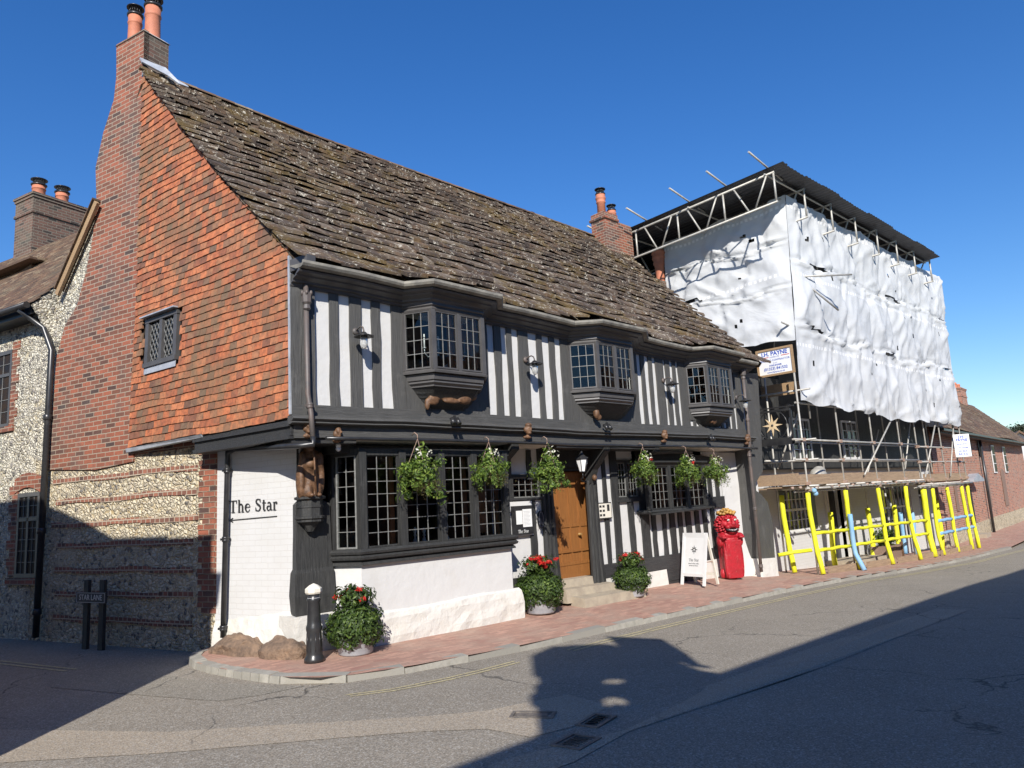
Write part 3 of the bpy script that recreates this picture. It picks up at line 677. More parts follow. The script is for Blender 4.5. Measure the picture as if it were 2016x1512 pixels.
# --- white painted brick wall on the lane side
mb=MB(); tw=1.62
mb.prism([gp(0,-.1),gp(tw,-.1),gp(tw,2.92),gp(0,2.92)],GN*-.25)
pw=mb.build('painted_brick_wall',MT['whitebrick'],inn)
mb=MB(); n=14   # irregular flared foot
rows=[(-.1,.13),(.12,.11),(.28,.07),(.42,.02),(.5,-.02)]
P=[];F=[]
for i in range(n+1):
    t=.0+tw*i/n
    for k,(z,o) in enumerate(rows):
        s_=.5+.6*(1-i/n)+.2*noise.noise(V((t*3,k,0))); P.append(gp(t,z*(.75+.4*(1-i/n)),max(-.02,o*s_+.02*noise.noise(V((t*6,z*9,3))))))
for i in range(n):
    for k in range(4): a=i*5+k; F.append((a,a+1,a+6,a+5))
mb.add(P,F); mb.build('wall_foot',MT['plinth'],inn)
gt_=lambda x,y:(atg(x,y)-G0)
ts=gt(453,1000); te=gt(548,992)
c=gp((ts+te)/2,1.885,.012); 
mb=MB(); thestar(mb,c,-G,(0,0,1),.165,(ts-te)*1.0,.006); mb.build('lettering',MT['ink'],pw)

mb=MB(); 
a=gp(ts-.02,1.70,.008);b=gp(te+.02,1.72,.008); mb.beam(a,b,.006,.012)
a=gp(ts,1.70,.008); 
for sg in(1,-1): mb.beam(a,a-G*.07+V((0,0,.028*sg)),.006,.012)
for x,z in((-.28,.083),(-.43,-.083)): pass
mb.build('arrow',MT['ink'],pw)
# beam and soffit under the side jetty
mb=MB(); 
a=tp(1.7,2.78,-.06); b=tp(TLn+.02,2.78,-.02); mb.beam(a,b,.1,.2); mb.beam(a+V((0,0,-.11)),b+V((0,0,-.11)),.16,.05); mb.beam(a+V((0,0,.04)),b+V((0,0,.04)),.17,.035)
q=[gp(0,2.885,-.1),gp(1.75,2.885,-.1),tp(1.85,2.89,-.03),tp(TLn,2.89,-.03)]; mb.add(q,[(0,1,2,3)])
mb.build('jetty_beam',MT['blackh'],inn)
# --- corner post
mb=MB()
prof=[(0.0,-.0,.44,.5),(.28,.0,.5,.55),(.5,.0,.52,.57)]
def ring(z,w0,w1,d0,d1,dx=0): return [(-.16-w0+dx,-.04-d0,z),(.38+w1+dx,-.04-d0,z),(.38+w1+dx,.3,z),(-.16-w0+dx+.09,.3,z)]
lv=[(.47,.0,.01,.03,0),(.7,.015,.02,.045,0),(.98,.0,.015,.03,0),(1.03,-.02,0,.02,0),(1.5,-.03,-.01,0,0),(1.85,-.03,-.02,0,0),(1.9,-.08,-.1,-.05,0),(2.7,-.08,-.1,-.05,0)]
P=[];F=[]
for i,(z,w0,w1,d0,d1) in enumerate(lv): P+=ring(z,w0,w1,d0,d1)
for i in range(len(lv)-1):
    for k in range(4): F.append((i*4+k,i*4+(k+1)%4,(i+1)*4+(k+1)%4,(i+1)*4+k))
F+=[(3,2,1,0),tuple(len(P)-4+k for k in range(4))]
mb.add(P,F)
for z,r in((1.93,.2),(1.82,.17),(1.68,.19),(1.64,.17)): mb.lathe([(r*.8,z-.03),(r,z-.015),(r,z+.01),(r*.8,z+.025)],(.04,-.1,0),8,False)
mb.lathe([(.05,1.5),(.16,1.7),(.16,1.9),(.12,1.92)],(.04,-.1,0),8,False)
po=mb.build('corner_post',MT['black'],inn)
mb=MB(); mb.box(-.2,.42,-.12,.3,-.1,.46); mb.build('post_foot',MT['plinth'],inn)
# carved saint on the corner post
def fig(name,parts,mat,parent,vox=.02):
    mb=MB()
    for c,r in parts: mb.blob(c,r)
    o=mb.build(name,mat,parent); md=o.modifiers.new('fuse','REMESH'); md.mode='VOXEL'; md.voxel_size=vox; md.use_smooth_shade=True; return o
fx,fy_=.02,-.14
sg=fig('carved_saint',[((fx,fy_,2.12),(.13,.1,.2)),((fx,fy_,2.32),(.14,.1,.18)),((fx,fy_+.01,2.48),(.15,.1,.09)),((fx-.02,fy_-.05,2.62),(.07,.075,.09)),((fx,fy_-.03,2.55),(.05,.05,.07)),
 ((fx-.12,fy_-.04,2.4),(.055,.06,.13)),((fx+.13,fy_-.03,2.4),(.05,.06,.13)),((fx-.06,fy_-.07,2.0),(.055,.06,.12)),((fx+.08,fy_-.05,2.02),(.055,.06,.12)),((fx-.07,fy_-.14,1.96),(.04,.08,.03)),((fx+.05,fy_-.12,1.96),(.04,.08,.03)),((fx-.03,fy_-.1,2.36),(.07,.05,.06)),((fx-.15,fy_-.02,2.15),(.05,.08,.24)),((fx+.15,fy_-.0,2.2),(.05,.08,.26)),((fx-.02,fy_-.06,2.74),(.11,.11,.05))],MT['carved'],po)
mb=MB(); mb.tube([(fx-.0,fy_-.16,1.96),(fx-.04,fy_-.17,2.7)],.014,6); mb.build('staff',MT['carved'],po)
# --- upper floor front
UY=-.5
def zt_(x): return 4.66+dz(x)
mb=MB()
for x0,x1 in((-.38,1.3),(2.8,4.85),(6.63,8.5),(10.2,11.0)): 
    mb.hexa([(x0,UY,3.0),(x1,UY,3.0),(x1,UY+.2,3.0),(x0,UY+.2,3.0),(x0,UY,4.9+dz(x0)),(x1,UY,4.9+dz(x1)),(x1,UY+.2,4.9+dz(x1)),(x0,UY+.2,4.9+dz(x0))])
for x0,x1 in((1.3,2.8),(4.85,6.63),(8.5,10.2)): mb.box(x0,x1,UY,UY+.2,3.0,3.55); mb.box(x0,x1,UY,UY+.2,4.5,4.85+dz(x0))
up=mb.build('upper_wall',MT['plaster'],inn)
def stud(x0,x1,z0=3.06,z1=None,y=UY,mat='grey',d=.03,name='stud'):
    mb=MB(); mb.timber(x0,x1,z0,(z1 if z1 else 4.72+dz(x0)),y,d,.012); return mb.build(name,MT[mat],inn)
for a,b in((.12,.25),(.43,.61),(.77,.91),(1.10,1.31),(3.06,3.20),(3.34,3.45),(3.59,3.82),(4.04,4.16),(4.34,4.47),(4.62,4.84),(2.76,2.90),(6.63,6.79),(6.94,7.05),(7.19,7.30),(7.43,7.68),(7.77,7.90),(8.02,8.13),(8.23,8.5),(9.96,10.10),(10.21,10.33),(10.44,10.75),(10.85,11.05)): stud(a,b)
mb=MB(); mb.timber(-.43,-.3,2.95,4.75,UY,.04); mb.timber(-.3,-.1,2.98,4.72,UY,.05,.01); mb.build('corner_stud',MT['grey'],inn)
mb=MB(); mb.hexa([tp(TLn-.0,2.9,-.1),tp(TLn-.0,2.9,.0),tp(TLn+.04,2.9,.0),tp(TLn+.04,2.9,-.1),tp(TLn,5.0,-.1),tp(TLn,5.0,.0),tp(TLn+.04,5.0,.0),tp(TLn+.04,5.0,-.1)]); mb.build('corner_board',MT['grey'],inn)
# panels under the three bays
for x0,x1,zb in((1.31,2.78,3.44),(4.84,6.64,3.4),(8.5,9.96,3.35)):
    mb=MB(); mb.box(x0,x1,UY-.035,UY+.1,3.06 if x0<8 else 3.22,zb+.1); mb.build('apron_board',MT['grey'],inn)
for k in range(6): 
    x=8.62+k*.22; stud(x,x+.1,3.05,3.24)
# horizontal beams along the jetty
def hb(z0,z1,y,mat,name,x0=-.42,x1=11.0,n=26,j=.006,th=.2):
    mb=MB();P=[];F=[]
    for i in range(n+1):
        x=x0+(x1-x0)*i/n; a=random.uniform(-j,j); s_=.012*math.sin(x*.9)
        P+=[(x,y+th,z0+s_),(x,y+a*.5,z0+a+s_),(x,y+a*.5,z1+a*.6+s_),(x,y+th,z1+s_)]
    for i in range(n):
        for k in range(4): F.append((4*i+k,4*i+(k+1)%4,4*i+4+(k+1)%4,4*i+4+k))
    F+=[(0,3,2,1),(4*n,4*n+1,4*n+2,4*n+3)]
    mb.add(P,F); return mb.build(name,MT[mat],inn)
hb(2.93,3.08,-.55,'greyh','sill_beam')
mb=MB(); path=[(-.47,-.5),(11.0,-.5)]
def jit(x0,x1,n): return [(x0+(x1-x0)*i/n,-.5,random.uniform(-.006,.006)+.012*math.sin((x0+(x1-x0)*i/n)*.9)) for i in range(n+1)]
mb.sweep(jit(-.47,11.0,28),[(0,2.935),(.10,2.93),(.135,2.915),(.145,2.89),(.12,2.87),(.09,2.865),(.125,2.855),(.125,2.84),(.08,2.83),(.0,2.82)]); mb.build('roll_moulding',MT['greyh'],inn)
hb(2.665,2.83,-.535,'greyh','bressummer',-.40)
mb=MB(); mb.box(-.42,11.0,-.5,.25,2.84,2.95); mb.build('jetty_floor',MT['dark'],inn)
mb=MB(); mb.add([(.2,-.5,2.66),(4.4,-.5,2.66),(4.4,-.0,2.62),(.2,-.0,2.62)],[(0,1,2,3)]); mb.add([(7.2,-.5,2.66),(11,-.5,2.66),(11,.1,2.62),(7.2,.1,2.62)],[(0,1,2,3)]); mb.build('jetty_soffit',MT['cream'],inn); mb=MB(); mb.box(-.42,.5,-.5,.3,2.6,2.665); mb.build('corner_soffit',MT['blackh'],inn); mb=MB(); mb.box(4.4,7.2,-.49,.2,2.6,2.66); mb.build('jetty_joist',MT['blackh'],inn)
mb=MB(); P=[(.0+i*.46,-.60+.01*math.sin(i),2.655+.012*math.sin(i*.41)+random.uniform(-.006,.006)) for i in range(25)]; mb.tube(P,.024,8); mb.build('service_pipe',MT['iron'],inn)
# cornice following the bays
BAYS=[(1.31,2.78,1.53,2.46,-.9,3.63,4.50),(4.84,6.64,5.14,6.12,-.9,3.6,4.43),(8.5,10.0,8.74,9.68,-.87,3.53,4.35)]
def cpath(o):
    P=[(-.44,-.5)]
    for (a,b,f0,f1,yf,z0,z1) in BAYS:
        P+=[(a-.02,-.5),(f0,yf+.04),(f1,yf+.04),(b+.02,-.5)]
    P+=[(11.05,-.5)]
    out=[]
    for (a,b),(c,d) in zip(P,P[1:]):
        n=max(1,int(abs(c-a)/.6)) 
        for k in range(n): out.append((a+(c-a)*k/n,b+(d-b)*k/n))
    out.append(P[-1])
    return [(x,y,dz(x)+.008*math.sin(x*2.3)) for x,y in out]
mb=MB(); CP=[(0,4.60),(.05,4.60),(.06,4.635),(.1,4.645),(.105,4.67),(.15,4.69),(.19,4.70),(.2,4.72),(.27,4.735),(.285,4.755),(.27,4.765),(.27,4.79)]
mb.sweep(cpath(0),CP); mb.build('cornice',MT['trim'],inn)
mb=MB(); mb.sweep(cpath(0),[(.18,4.79),(.3,4.775),(.355,4.79),(.375,4.82),(.375,4.855),(.355,4.855),(.345,4.82),(.2,4.84),(.0,4.87)]); 
gu=mb.build('gutter',MT['plinth'],inn)
gu.data.materials[0]=MT['guttermat'] if 'guttermat' in MT else simple('lichened_gutter',(.3,.28,.23),(.16,.15,.13),6,.8,.4)
mb=MB(); q=[tp(TLn-.02,4.78,-.1),tp(TLn-.02,4.78,.03),tp(TLn+.36,4.78,.03),tp(TLn+.36,4.78,-.1)]; mb.hexa(q+[p+V((0,0,.16)) for p in q]); mb.build('eaves_end_board',MT['trim'],inn)
# glazing helper: light between two plan points
def light(par,a,b,z0,z1,cols,rows,fr=.024,dep=.035,mat='trim',leadw=.009,name='window_light',open_=0):
    """a,b (x,y) plan points; builds casement frame + pane + leading"""
    a=V((a[0],a[1],0));b=V((b[0],b[1],0)); d=(b-a); L_=d.length; d.normalize(); n=V((d.y,-d.x,0))
    def Q(u,z,o=0): return a+d*u+n*o+V((0,0,z))
    mb=MB()
    for u0,u1,za,zb in((0,fr,z0,z1),(L_-fr,L_,z0,z1),(fr,L_-fr,z0,z0+fr),(fr,L_-fr,z1-fr,z1)):
        mb.hexa([Q(u0,za,-dep/2),Q(u0,za,dep/2),Q(u1,za,dep/2),Q(u1,za,-dep/2),Q(u0,zb,-dep/2),Q(u0,zb,dep/2),Q(u1,zb,dep/2),Q(u1,zb,-dep/2)])
    w_=mb.build(name,MT[mat],par)
    g=MB(); nx,nz=cols,rows   # slightly tilted individual quarries
    for i in range(nx):
        for j in range(nz):
            u0=fr+(L_-2*fr)*i/nx;u1=fr+(L_-2*fr)*(i+1)/nx;za=z0+fr+(z1-z0-2*fr)*j/nz;zb=z0+fr+(z1-z0-2*fr)*(j+1)/nz
            e=[random.uniform(-.0016,.0016) for _ in range(4)]
            g.add([Q(u0,za,e[0]),Q(u1,za,e[1]),Q(u1,zb,e[2]),Q(u0,zb,e[0]+e[2]-e[1])],[(0,1,2,3)])
    l=MB()
    for i in range(1,nx): u=fr+(L_-2*fr)*i/nx; l.beam(Q(u,z0+fr,.003),Q(u,z1-fr,.003),leadw,.014,n)
    for j in range(1,nz): z=z0+fr+(z1-z0-2*fr)*j/nz; l.beam(Q(fr,z,.003),Q(L_-fr,z,.003),.012,leadw)
    return w_,g,l
def polyslab(mb,pts,z0,z1):
    mb.prism([(x,y,z0) for x,y in pts],(0,0,z1-z0))
def off(path,o):
    n=len(path);out=[]
    for i in range(n):
        ds=[]
        for a,b in((i-1,i),(i,i+1)):
            if a>=0 and b<n: d=V((path[b][0]-path[a][0],path[b][1]-path[a][1])).normalized(); ds.append(V((d.y,-d.x)))
        a=sum(ds,V((0,0))).normalized(); k=1/a.dot(ds[0]); out.append((path[i][0]+a.x*k*o,path[i][1]+a.y*k*o))
    return out
for bi,(a,b,f0,f1,yf,z0,z1) in enumerate(BAYS):
    lab=['oriel bay window nearest the tile-hung corner, candelabra behind its panes','middle oriel bay window','far right oriel bay window'][bi]
    path=[(a,-.5),(f0,yf),(f1,yf),(b,-.5)]
    mb=MB()
    for k,(x,y) in enumerate(path):
        if k in(1,2): mb.box(x-.035,x+.035,y-.03,y+.04,z0,z1)
        else: mb.box(x-.03,x+.03,y-.04,y+.0,z0,z1)
    mx=(f0+f1)/2; mb.box(mx-.025,mx+.025,yf-.025,yf+.035,z0,z1)
    mb.sweep(path,[(-.03,z0-.05),(.05,z0-.05),(.055,z0-.02),(.02,z0+.005),(-.03,z0+.02)])
    zc=4.62+dz(a)
    mb.sweep(path,[(-.04,z1-.03),(.02,z1-.03),(.035,z1),(.02,z1+.03),(.045,z1+.05),(.04,z1+.09),(.075,z1+.12),(.075,z1+.14),(-.04,zc+.06)])
    polyslab(mb,path,z0-.05,z0-.02); 
    bay=mb.build('bay_window',MT['trim'],inn); bay['label']=lab
    fr=MB();gg=MB();ll=MB()
    nf=3
    for (p,q,c,r) in((path[0],path[1],3,4),(path[1],(mx,yf),3,4 if bi<2 else 4),((mx,yf),path[2],3,4)):
        p=V((p[0],p[1]));q=V((q[0],q[1])); d=(q-p).normalized(); p=p+d*.03;q=q-d*.03
        w_,g,l=light(bay,(p.x,p.y),(q.x,q.y),z0+.015,z1-.02,c,r,name='casement')
        w_.parent=bay; g.build('pane',MT['glass'],bay); l.build('leading',MT['leadbar'],bay)
    mb=MB()   # board apron and mouldings beneath
    mb.sweep(path,[(-.05,z0-.06),(.0,z0-.06),(-.005,z0-.14),(-.03,z0-.15),(-.02,z0-.18),(-.06,z0-.21),(-.06,z0-.23),(-.3,z0-.22)]); mb.build('bay_apron',MT['trim'],bay)
    # carved bracket: tapering keel down to the sill beam
    mb=MB(); P0=off(path,-.07); zt,zb=z0-.2,3.1
    nn=6; P=[]
    for i in range(nn+1):
        t=i/nn; s_=(1-t**1.3); cx=(a+b)/2
        for (x,y) in P0: P.append((cx+(x-cx)*(.55+.45*s_),-.5+(y+.5)*s_*.95 -.01,zt+(zb-zt)*t))
    F=[]
    for i in range(nn):
        for k in range(3): F.append((i*4+k,i*4+4+k,i*4+5+k,i*4+1+k))
    mb.smooth=False; mb.add(P,F); br_=mb.build('bay_bracket',MT['black'],bay)
    cx=(a+b)/2; y=-.66
    prt=[((cx-.1,y,3.3),(.28,.05,.07)),((cx+.2,y-.02,3.27),(.14,.06,.08)),((cx-.35,y,3.25),(.1,.05,.1)),((cx+.38,y,3.32),(.09,.05,.06)),((cx-.05,y-.03,3.22),(.16,.04,.035)),((cx+.1,y,3.36),(.3,.04,.03)),((cx-.45,y+.03,3.17),(.04,.04,.09))] if bi==0 else [((cx-.42,y,3.33),(.07,.07,.1)),((cx-.42,y-.03,3.43),(.06,.06,.06)),((cx-.44,y,3.2),(.06,.06,.1)),((cx-.34,y-.04,3.33),(.09,.04,.03)),((cx-.38,y,3.13),(.05,.06,.06))] if bi==1 else [((cx-.05,y,3.25),(.1,.05,.12)),((cx-.02,y-.03,3.33),(.06,.05,.05)),((cx-.16,y,3.2),(.06,.05,.05))]
    fig('carved_figure',prt,MT['carved'],inn,.018)
    # oak casings seen inside
    mb=MB(); mb.box(mx-.13,mx-.045,yf+.06,yf+.1,z0,z1-.05); mb.box(f1-.17,f1-.05,yf+.06,yf+.12,z0,z1-.05); mb.box(f1-.07,f1-.03,yf+.12,-.3,z0,z1-.05)
    mb.build('inner_casing',MT['jamb'],bay)
    mb=MB(); polyslab(mb,off(path,-.03),z1+.06,z1+.1); mb.build('bay_ceiling',MT['cream'],bay)
# candelabra and dish in first bay
def candel(x,y,z):
    t=thing('candelabrum','silver candelabrum with white candles standing inside the nearest oriel window' if x<1.95 else 'silver candelabrum with white candles behind the right-hand pane of the nearest oriel window','candelabrum',(x,y,z))
    mb=MB(); mb.lathe([(.06,0),(.05,.02),(.015,.05),(.025,.12),(.012,.18),(.03,.24),(.012,.3),(.022,.36),(.015,.4)],(x,y,z),12)
    for k in(-1,1): mb.tube([(x,y,z+.28),(x+k*.07,y,z+.24),(x+k*.13,y,z+.3),(x+k*.13,y,z+.36)],.008,6); mb.lathe([(.028,.36),(.028,.375)],(x+k*.13,y,z),8)
    mb.build('stem',MT['lead'],t)
    for k,h in((-1,.37),(1,.37),(0,.4)):
        mb=MB(); mb.tube([(x+k*.13,y,z+h),(x+k*.13,y,z+h+.2)],.013,8); mb.build('candle',MT['whitepaint'],t)
candel(1.72,-.62,3.62); candel(2.22,-.62,3.62)
t=thing('ornament_bowl','round patterned bowl on the sill inside the nearest oriel window','bowl',(1.98,-.68,3.62)); mb=MB(); mb.blob((1.98,-.68,3.70),(.09,.09,.08),14,10); mb.build('bowl',MT['tub'],t)
# interior dark rooms
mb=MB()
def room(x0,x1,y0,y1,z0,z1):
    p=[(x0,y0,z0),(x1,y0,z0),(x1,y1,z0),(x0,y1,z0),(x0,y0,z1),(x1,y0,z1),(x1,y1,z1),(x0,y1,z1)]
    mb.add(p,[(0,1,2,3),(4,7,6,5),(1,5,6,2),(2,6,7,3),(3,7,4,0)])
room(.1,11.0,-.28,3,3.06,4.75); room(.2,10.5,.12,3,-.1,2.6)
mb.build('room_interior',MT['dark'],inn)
# --- the great roof : individual stone slabs
def eavey(x):
    y=-.82
    for (a,b,f0,f1,yf,z0,z1) in BAYS:
        if a-.1<x<b+.1:
            t=1 if f0<=x<=f1 else ((x-a+.1)/(f0-a+.1) if x<f0 else (b+.1-x)/(b+.1-f1)); y=-.82-.36*max(0,min(1,t))
    return y
def roofx0(y): return (TA+TT*((3.3-y)/-TT.y if False else ((y-TA.y)/TT.y))).x-.07
def roofx1(y): return 11.72-.08*y
mb=MB(); 
ys_=[]; y=RY; g=.095
while y>-.55: ys_.append(y); y-=g*.72; g=min(.27,g*1.045)
ys_.append(-.6)
rows_=ys_[::-1]
# underlay
ul=MB(); nx=40
for i in range(nx):
    for j in range(8):
        def pp(u,v):
            y=-.6+(RY+.6)*v; x=roofx0(y)+.04+(roofx1(y)-roofx0(y)-.08)*u; return (x,y,roofz(x,y)-.06)
        ul.quad(pp(i/nx,j/8),pp((i+1)/nx,j/8),pp((i+1)/nx,(j+1)/8),pp(i/nx,(j+1)/8))
ul.add([(-1.1,RY,9.1),(11.4,RY,8.7),(11.4,7,4.6),(-1.4,6.8,4.9)],[(0,3,2,1)])
rf=ul.build('roof',MT['slab'],inn)
rf['label']='steep roof of mossy stone slabs'
ri=0
for k,y0 in enumerate(rows_[:-1]):
    y1=rows_[k+1]; dy=y1-y0; top=y1+dy*.45
    x=roofx0(y0)-random.uniform(0,.05); xe=roofx1(y0)
    while x<xe:
        wd=random.uniform(.16,.42)*(.6+.4*dy/.2 if dy<.2 else 1.15); x1=min(x+wd,xe+random.uniform(-.03,.05))
        yb=y0+random.uniform(-.02,.014)
        if k==0: yb=eavey((x+x1)/2)+random.uniform(-.02,.02)
        th=random.uniform(.028,.06); li=.026+random.uniform(0,.038)+.03*max(0,noise.noise(V((x*1.1,y0*2,5)))); gp_=.006
        tl=random.uniform(-.012,.012)
        def Z(xx,yy): return roofz(xx,yy)
        a,b=x+gp_,x1-gp_; sk=random.uniform(-.01,.01)
        # sub-split at bay transitions
        mb.hexa([(a,yb,Z(a,yb)+li+tl),(b,yb+sk,Z(b,yb+sk)+li-tl),(b,top,Z(b,top)-.03),(a,top,Z(a,top)-.03),(a,yb,Z(a,yb)+li+th+tl),(b,yb+sk,Z(b,yb+sk)+li+th-tl),(b,top,Z(b,top)-.005),(a,top,Z(a,top)-.005)])
        x=x1
mb.build('stone_slabs',MT['slab'],rf)
mb=MB(); x=-.6
while x<11.3:
    x1=x+.34; a=V((x,RY,ridgez(x)-.0)); b=V((x1,RY,ridgez(x1)-.0)); n=7
    P=[];F=[]
    for q,e in((a,.0),(b,.006)):
        for i in range(n):
            an=math.pi*i/(n-1); P.append(q+V((0,math.cos(an)*-.13,math.sin(an)*.085+e-.03+.0)))
    for i in range(n-1): F.append((i,i+1,n+i+1,n+i))
    mb.smooth=True; mb.add(P,F); mb.smooth=False
    x+=.335
mb.build('ridge_tiles',MT['browntile'],rf)
# right verge closing board
mb=MB(); P=[(roofx1(y)-.02,y,roofz(roofx1(y)-.02,y)-.02) for y in(-.6,.5,1.6,2.6,RY)]
mb.prism(P+[(11.3,RY,4.8),(11.6,-.6,4.6)],(-.05,0,0)); mb.build('end_gable',MT['browntile'],inn)
# --- middle chimney
mb=MB(); 
c1=V((10.55,3.0,0))
cf=at(1190,420,2.75); cbk=atx(1162,415,cf.x).y; cr=at(1216,430,2.75).x; cr2=at(1240,435,2.9).x
print('mid chimney',cf,cbk,cr,cr2)
mb.box(cf.x,cr,2.75,cbk,7.8,9.4); mb.box(cf.x-.04,cr+.0,2.71,cbk+.04,9.2,9.27); mb.box(cr+.001,cr2,2.86,cbk,7.8,9.28)
s2=mb.build('chimney',MT['brick'],inn); s2['label']='brick chimney with two capped pots near the right end of the roof'
mb=MB(); mb.hexa([(cf.x,2.75,9.4),(cr,2.75,9.4),(cr,cbk,9.4),(cf.x,cbk,9.4),(cf.x+.1,2.85,9.46),(cr-.1,2.85,9.46),(cr-.1,cbk-.1,9.46),(cf.x+.1,cbk-.1,9.46)])
for k in range(8):
    x=cf.x-.1+.16*k; zz=roofz(x,2.7); mb.hexa([(x,2.55,zz-.12),(x+.18,2.55,zz-.14),(x+.18,2.96,zz+.1),(x,2.74,zz+.04),(x,2.55,zz-.08),(x+.18,2.55,zz-.1),(x+.18,2.96,zz+.16),(x,2.74,zz+.1)])
mb.build('mortar_fillet',MT['stone'],s2)
pp_=at(1183,400,3.0); pot((pp_.x,3.0,9.43),.12,.55,s2,style=1); pp_=at(1203,405,3.15); pot((pp_.x,3.15,9.3),.11,.42,s2,style=1)
# --- downpipes
def pipe(pts,r,name,mat,collars=(),lab=None,hop=None):
    mb=MB(); mb.tube(pts,r,10)
    P=[V(p) for p in pts]
    for z in collars:
        for a,b in zip(P,P[1:]):
            if min(a.z,b.z)<=z<=max(a.z,b.z) and abs(a.z-b.z)>.02:
                q=a+(b-a)*((z-a.z)/(b.z-a.z)); mb.lathe([(r*1.0,-.035),(r*1.25,-.035),(r*1.3,-.01),(r*1.1,0),(r*1.3,.01),(r*1.25,.035),(r,.035)],q,10); mb.box(q.x-r*1.9,q.x+r*1.9,q.y-.008,q.y+.012,q.z-.015,q.z+.015); break
    if hop: 
        x,y,z=hop; mb.lathe([(r,-.22),(r*1.5,-.2),(r*1.3,-.15),(r*1.9,-.12),(r*2.1,0),(r*1.8,0)],hop,8,False)
        for k in range(6): a=k*math.pi/3; mb.blob((x+math.cos(a)*r*1.9,y+math.sin(a)*r*1.9,z),(.022,.022,.035),6,4)
    o=mb.build(name,MT[mat],inn); 
    if lab:o['label']=lab
    return o
a=at(604,598,-.62);b=at(609,790,-.62);c=at(616,850,-.66)
pipe([(a.x,-.6,4.62),(a.x,-.62,3.2),(a.x+.02,-.66,2.95),(a.x+.02,-.7,2.62)],.033,'drainpipe','ironw',(3.05,),'grey drainpipe down the upper floor beside the corner',(a.x,-.62,4.5))
q=atg(448,905,.08); w1=tp(TLn+.1,2.62,-.02)
pipe([(a.x+.02,-.7,2.66),(a.x+.02,-.7,2.56),(w1.x-.02,w1.y-.05,2.55),(w1.x-.08,w1.y+.15,2.56),q+V((0.06,-.1,.14)),q+V((0,0,.1)),q,atg(439,1255,.09)],.037,'drainpipe','iron',(2.38,1.45,.28),'black drainpipe down the white lane wall')
a=at(1453,735,-.62); 
pipe([(10.72,-.62,4.45),(10.72,-.62,3.2),(10.74,-.6,2.75),at(1474,885,-.56),at(1481,950,-.54),at(1499,1126,-.56)],.037,'drainpipe','ironw',(3.3,2.5,1.3,.05),'tall drainpipe at the right end of the white wall',(10.72,-.62,4.45))
# --- ground floor front
GY=0.0
mb=MB()
def wallbox(x0,x1,z0,z1,y=GY,th=.2): mb.box(x0,x1,y,y+th,z0,z1)
for a in((3.3,3.75,-.1,2.62),(3.75,4.46,-.1,1.76),(3.75,4.46,2.16,2.62),(4.46,4.70,-.1,2.62),(4.7,5.84,2.35,2.62),(5.84,6.52,-.2,2.62),(6.52,7.22,-.2,1.66),(6.52,7.22,2.42,2.62),(7.22,9.3,-.3,1.38),(7.1,9.6,2.34,2.62),(9.3,11.75,-.5,2.62)): wallbox(*a)
mb.build('ground_floor_wall',MT['plaster'],inn)
# flared white end wall
mb=MB(); P=[];F=[]; ny=8;nxx=10
for i in range(nxx+1):
    for j in range(ny+1):
        x=10.35+1.3*i/nxx; z=-.45+3.05*j/ny; fl=.34*max(0,1-(z+.3)/1.1)**1.6*min(1,max(0,(x-9.9)/.7))
        P.append((x+.1*(1-j/ny)*(i/nxx),-.02-.28*(i/nxx)**1.0*.6-fl*.6+.012*noise.noise(V((x*3,z*3,0))),z))
for i in range(nxx):
    for j in range(ny): a=i*(ny+1)+j; F.append((a,a+ny+1,a+ny+2,a+1))
b=len(P); 
mb.add(P,F); mb.add([P[nxx*(ny+1)+j] for j in range(ny+1)]+[(11.8,.2,-.45+3.05*j/ny) for j in range(ny+1)],[(j,j+ny+1,j+ny+2,j+1) for j in range(ny)])
mb.build('end_wall',MT['plaster'],inn)
def gs(x0,x1,z0,z1,name='stud',d=.035,y=GY,mat='black',j=.012): 
    m_=MB(); m_.timber(x0,x1,z0,z1,y,d,j); return m_.build(name,MT[mat],inn)
for a in((4.13,4.27,.5,1.8),(4.13,4.24,2.1,2.6),(3.36,3.75,1.1,2.62),(6.11,6.22,.5,2.55),(6.37,6.55,.5,2.6),(6.83,6.99,.5,1.66),(7.22,7.46,.5,2.6),(7.57,7.69,.5,1.34),(7.92,8.04,.5,1.34),(8.18,8.36,.5,1.34),(8.49,8.64,.5,1.34),(8.77,8.96,.5,1.34),(9.12,9.28,.5,1.34),(9.44,9.58,.3,2.2),(9.76,9.9,.3,2.2),(10.08,10.2,1.6,2.2)): gs(*a)
for a in((3.36,4.46,.28,.5),(5.86,7.5,.26,.5),(7.5,9.95,.24,.5)): 
    m_=MB(); m_.box(a[0],a[1],-.05,.03,a[2],a[3]+.02); m_.build('sill_beam',MT['blackh'],inn)
for a in((9.3,10.35,1.38,1.62),(3.4,4.46,1.76,1.8),(6.5,7.25,1.62,1.7),(7.3,9.75,2.34,2.5)):
    m_=MB(); m_.box(a[0],a[1],-.055,.03,a[2],a[3]); m_.build('rail',MT['blackh'],inn)
m_=MB(); P=[(7.25,-.03,2.34)]; 
for i in range(9): t=i/8; P.append((7.25+2.6*t,-.06,2.5+.1*math.sin(math.pi*t)*.6))
P.append((9.85,-.03,2.34)); m_.prism([(p[0],-.02,p[2]) for p in P],(0,-.06,0)); m_.build('lintel',MT['blackh'],inn)
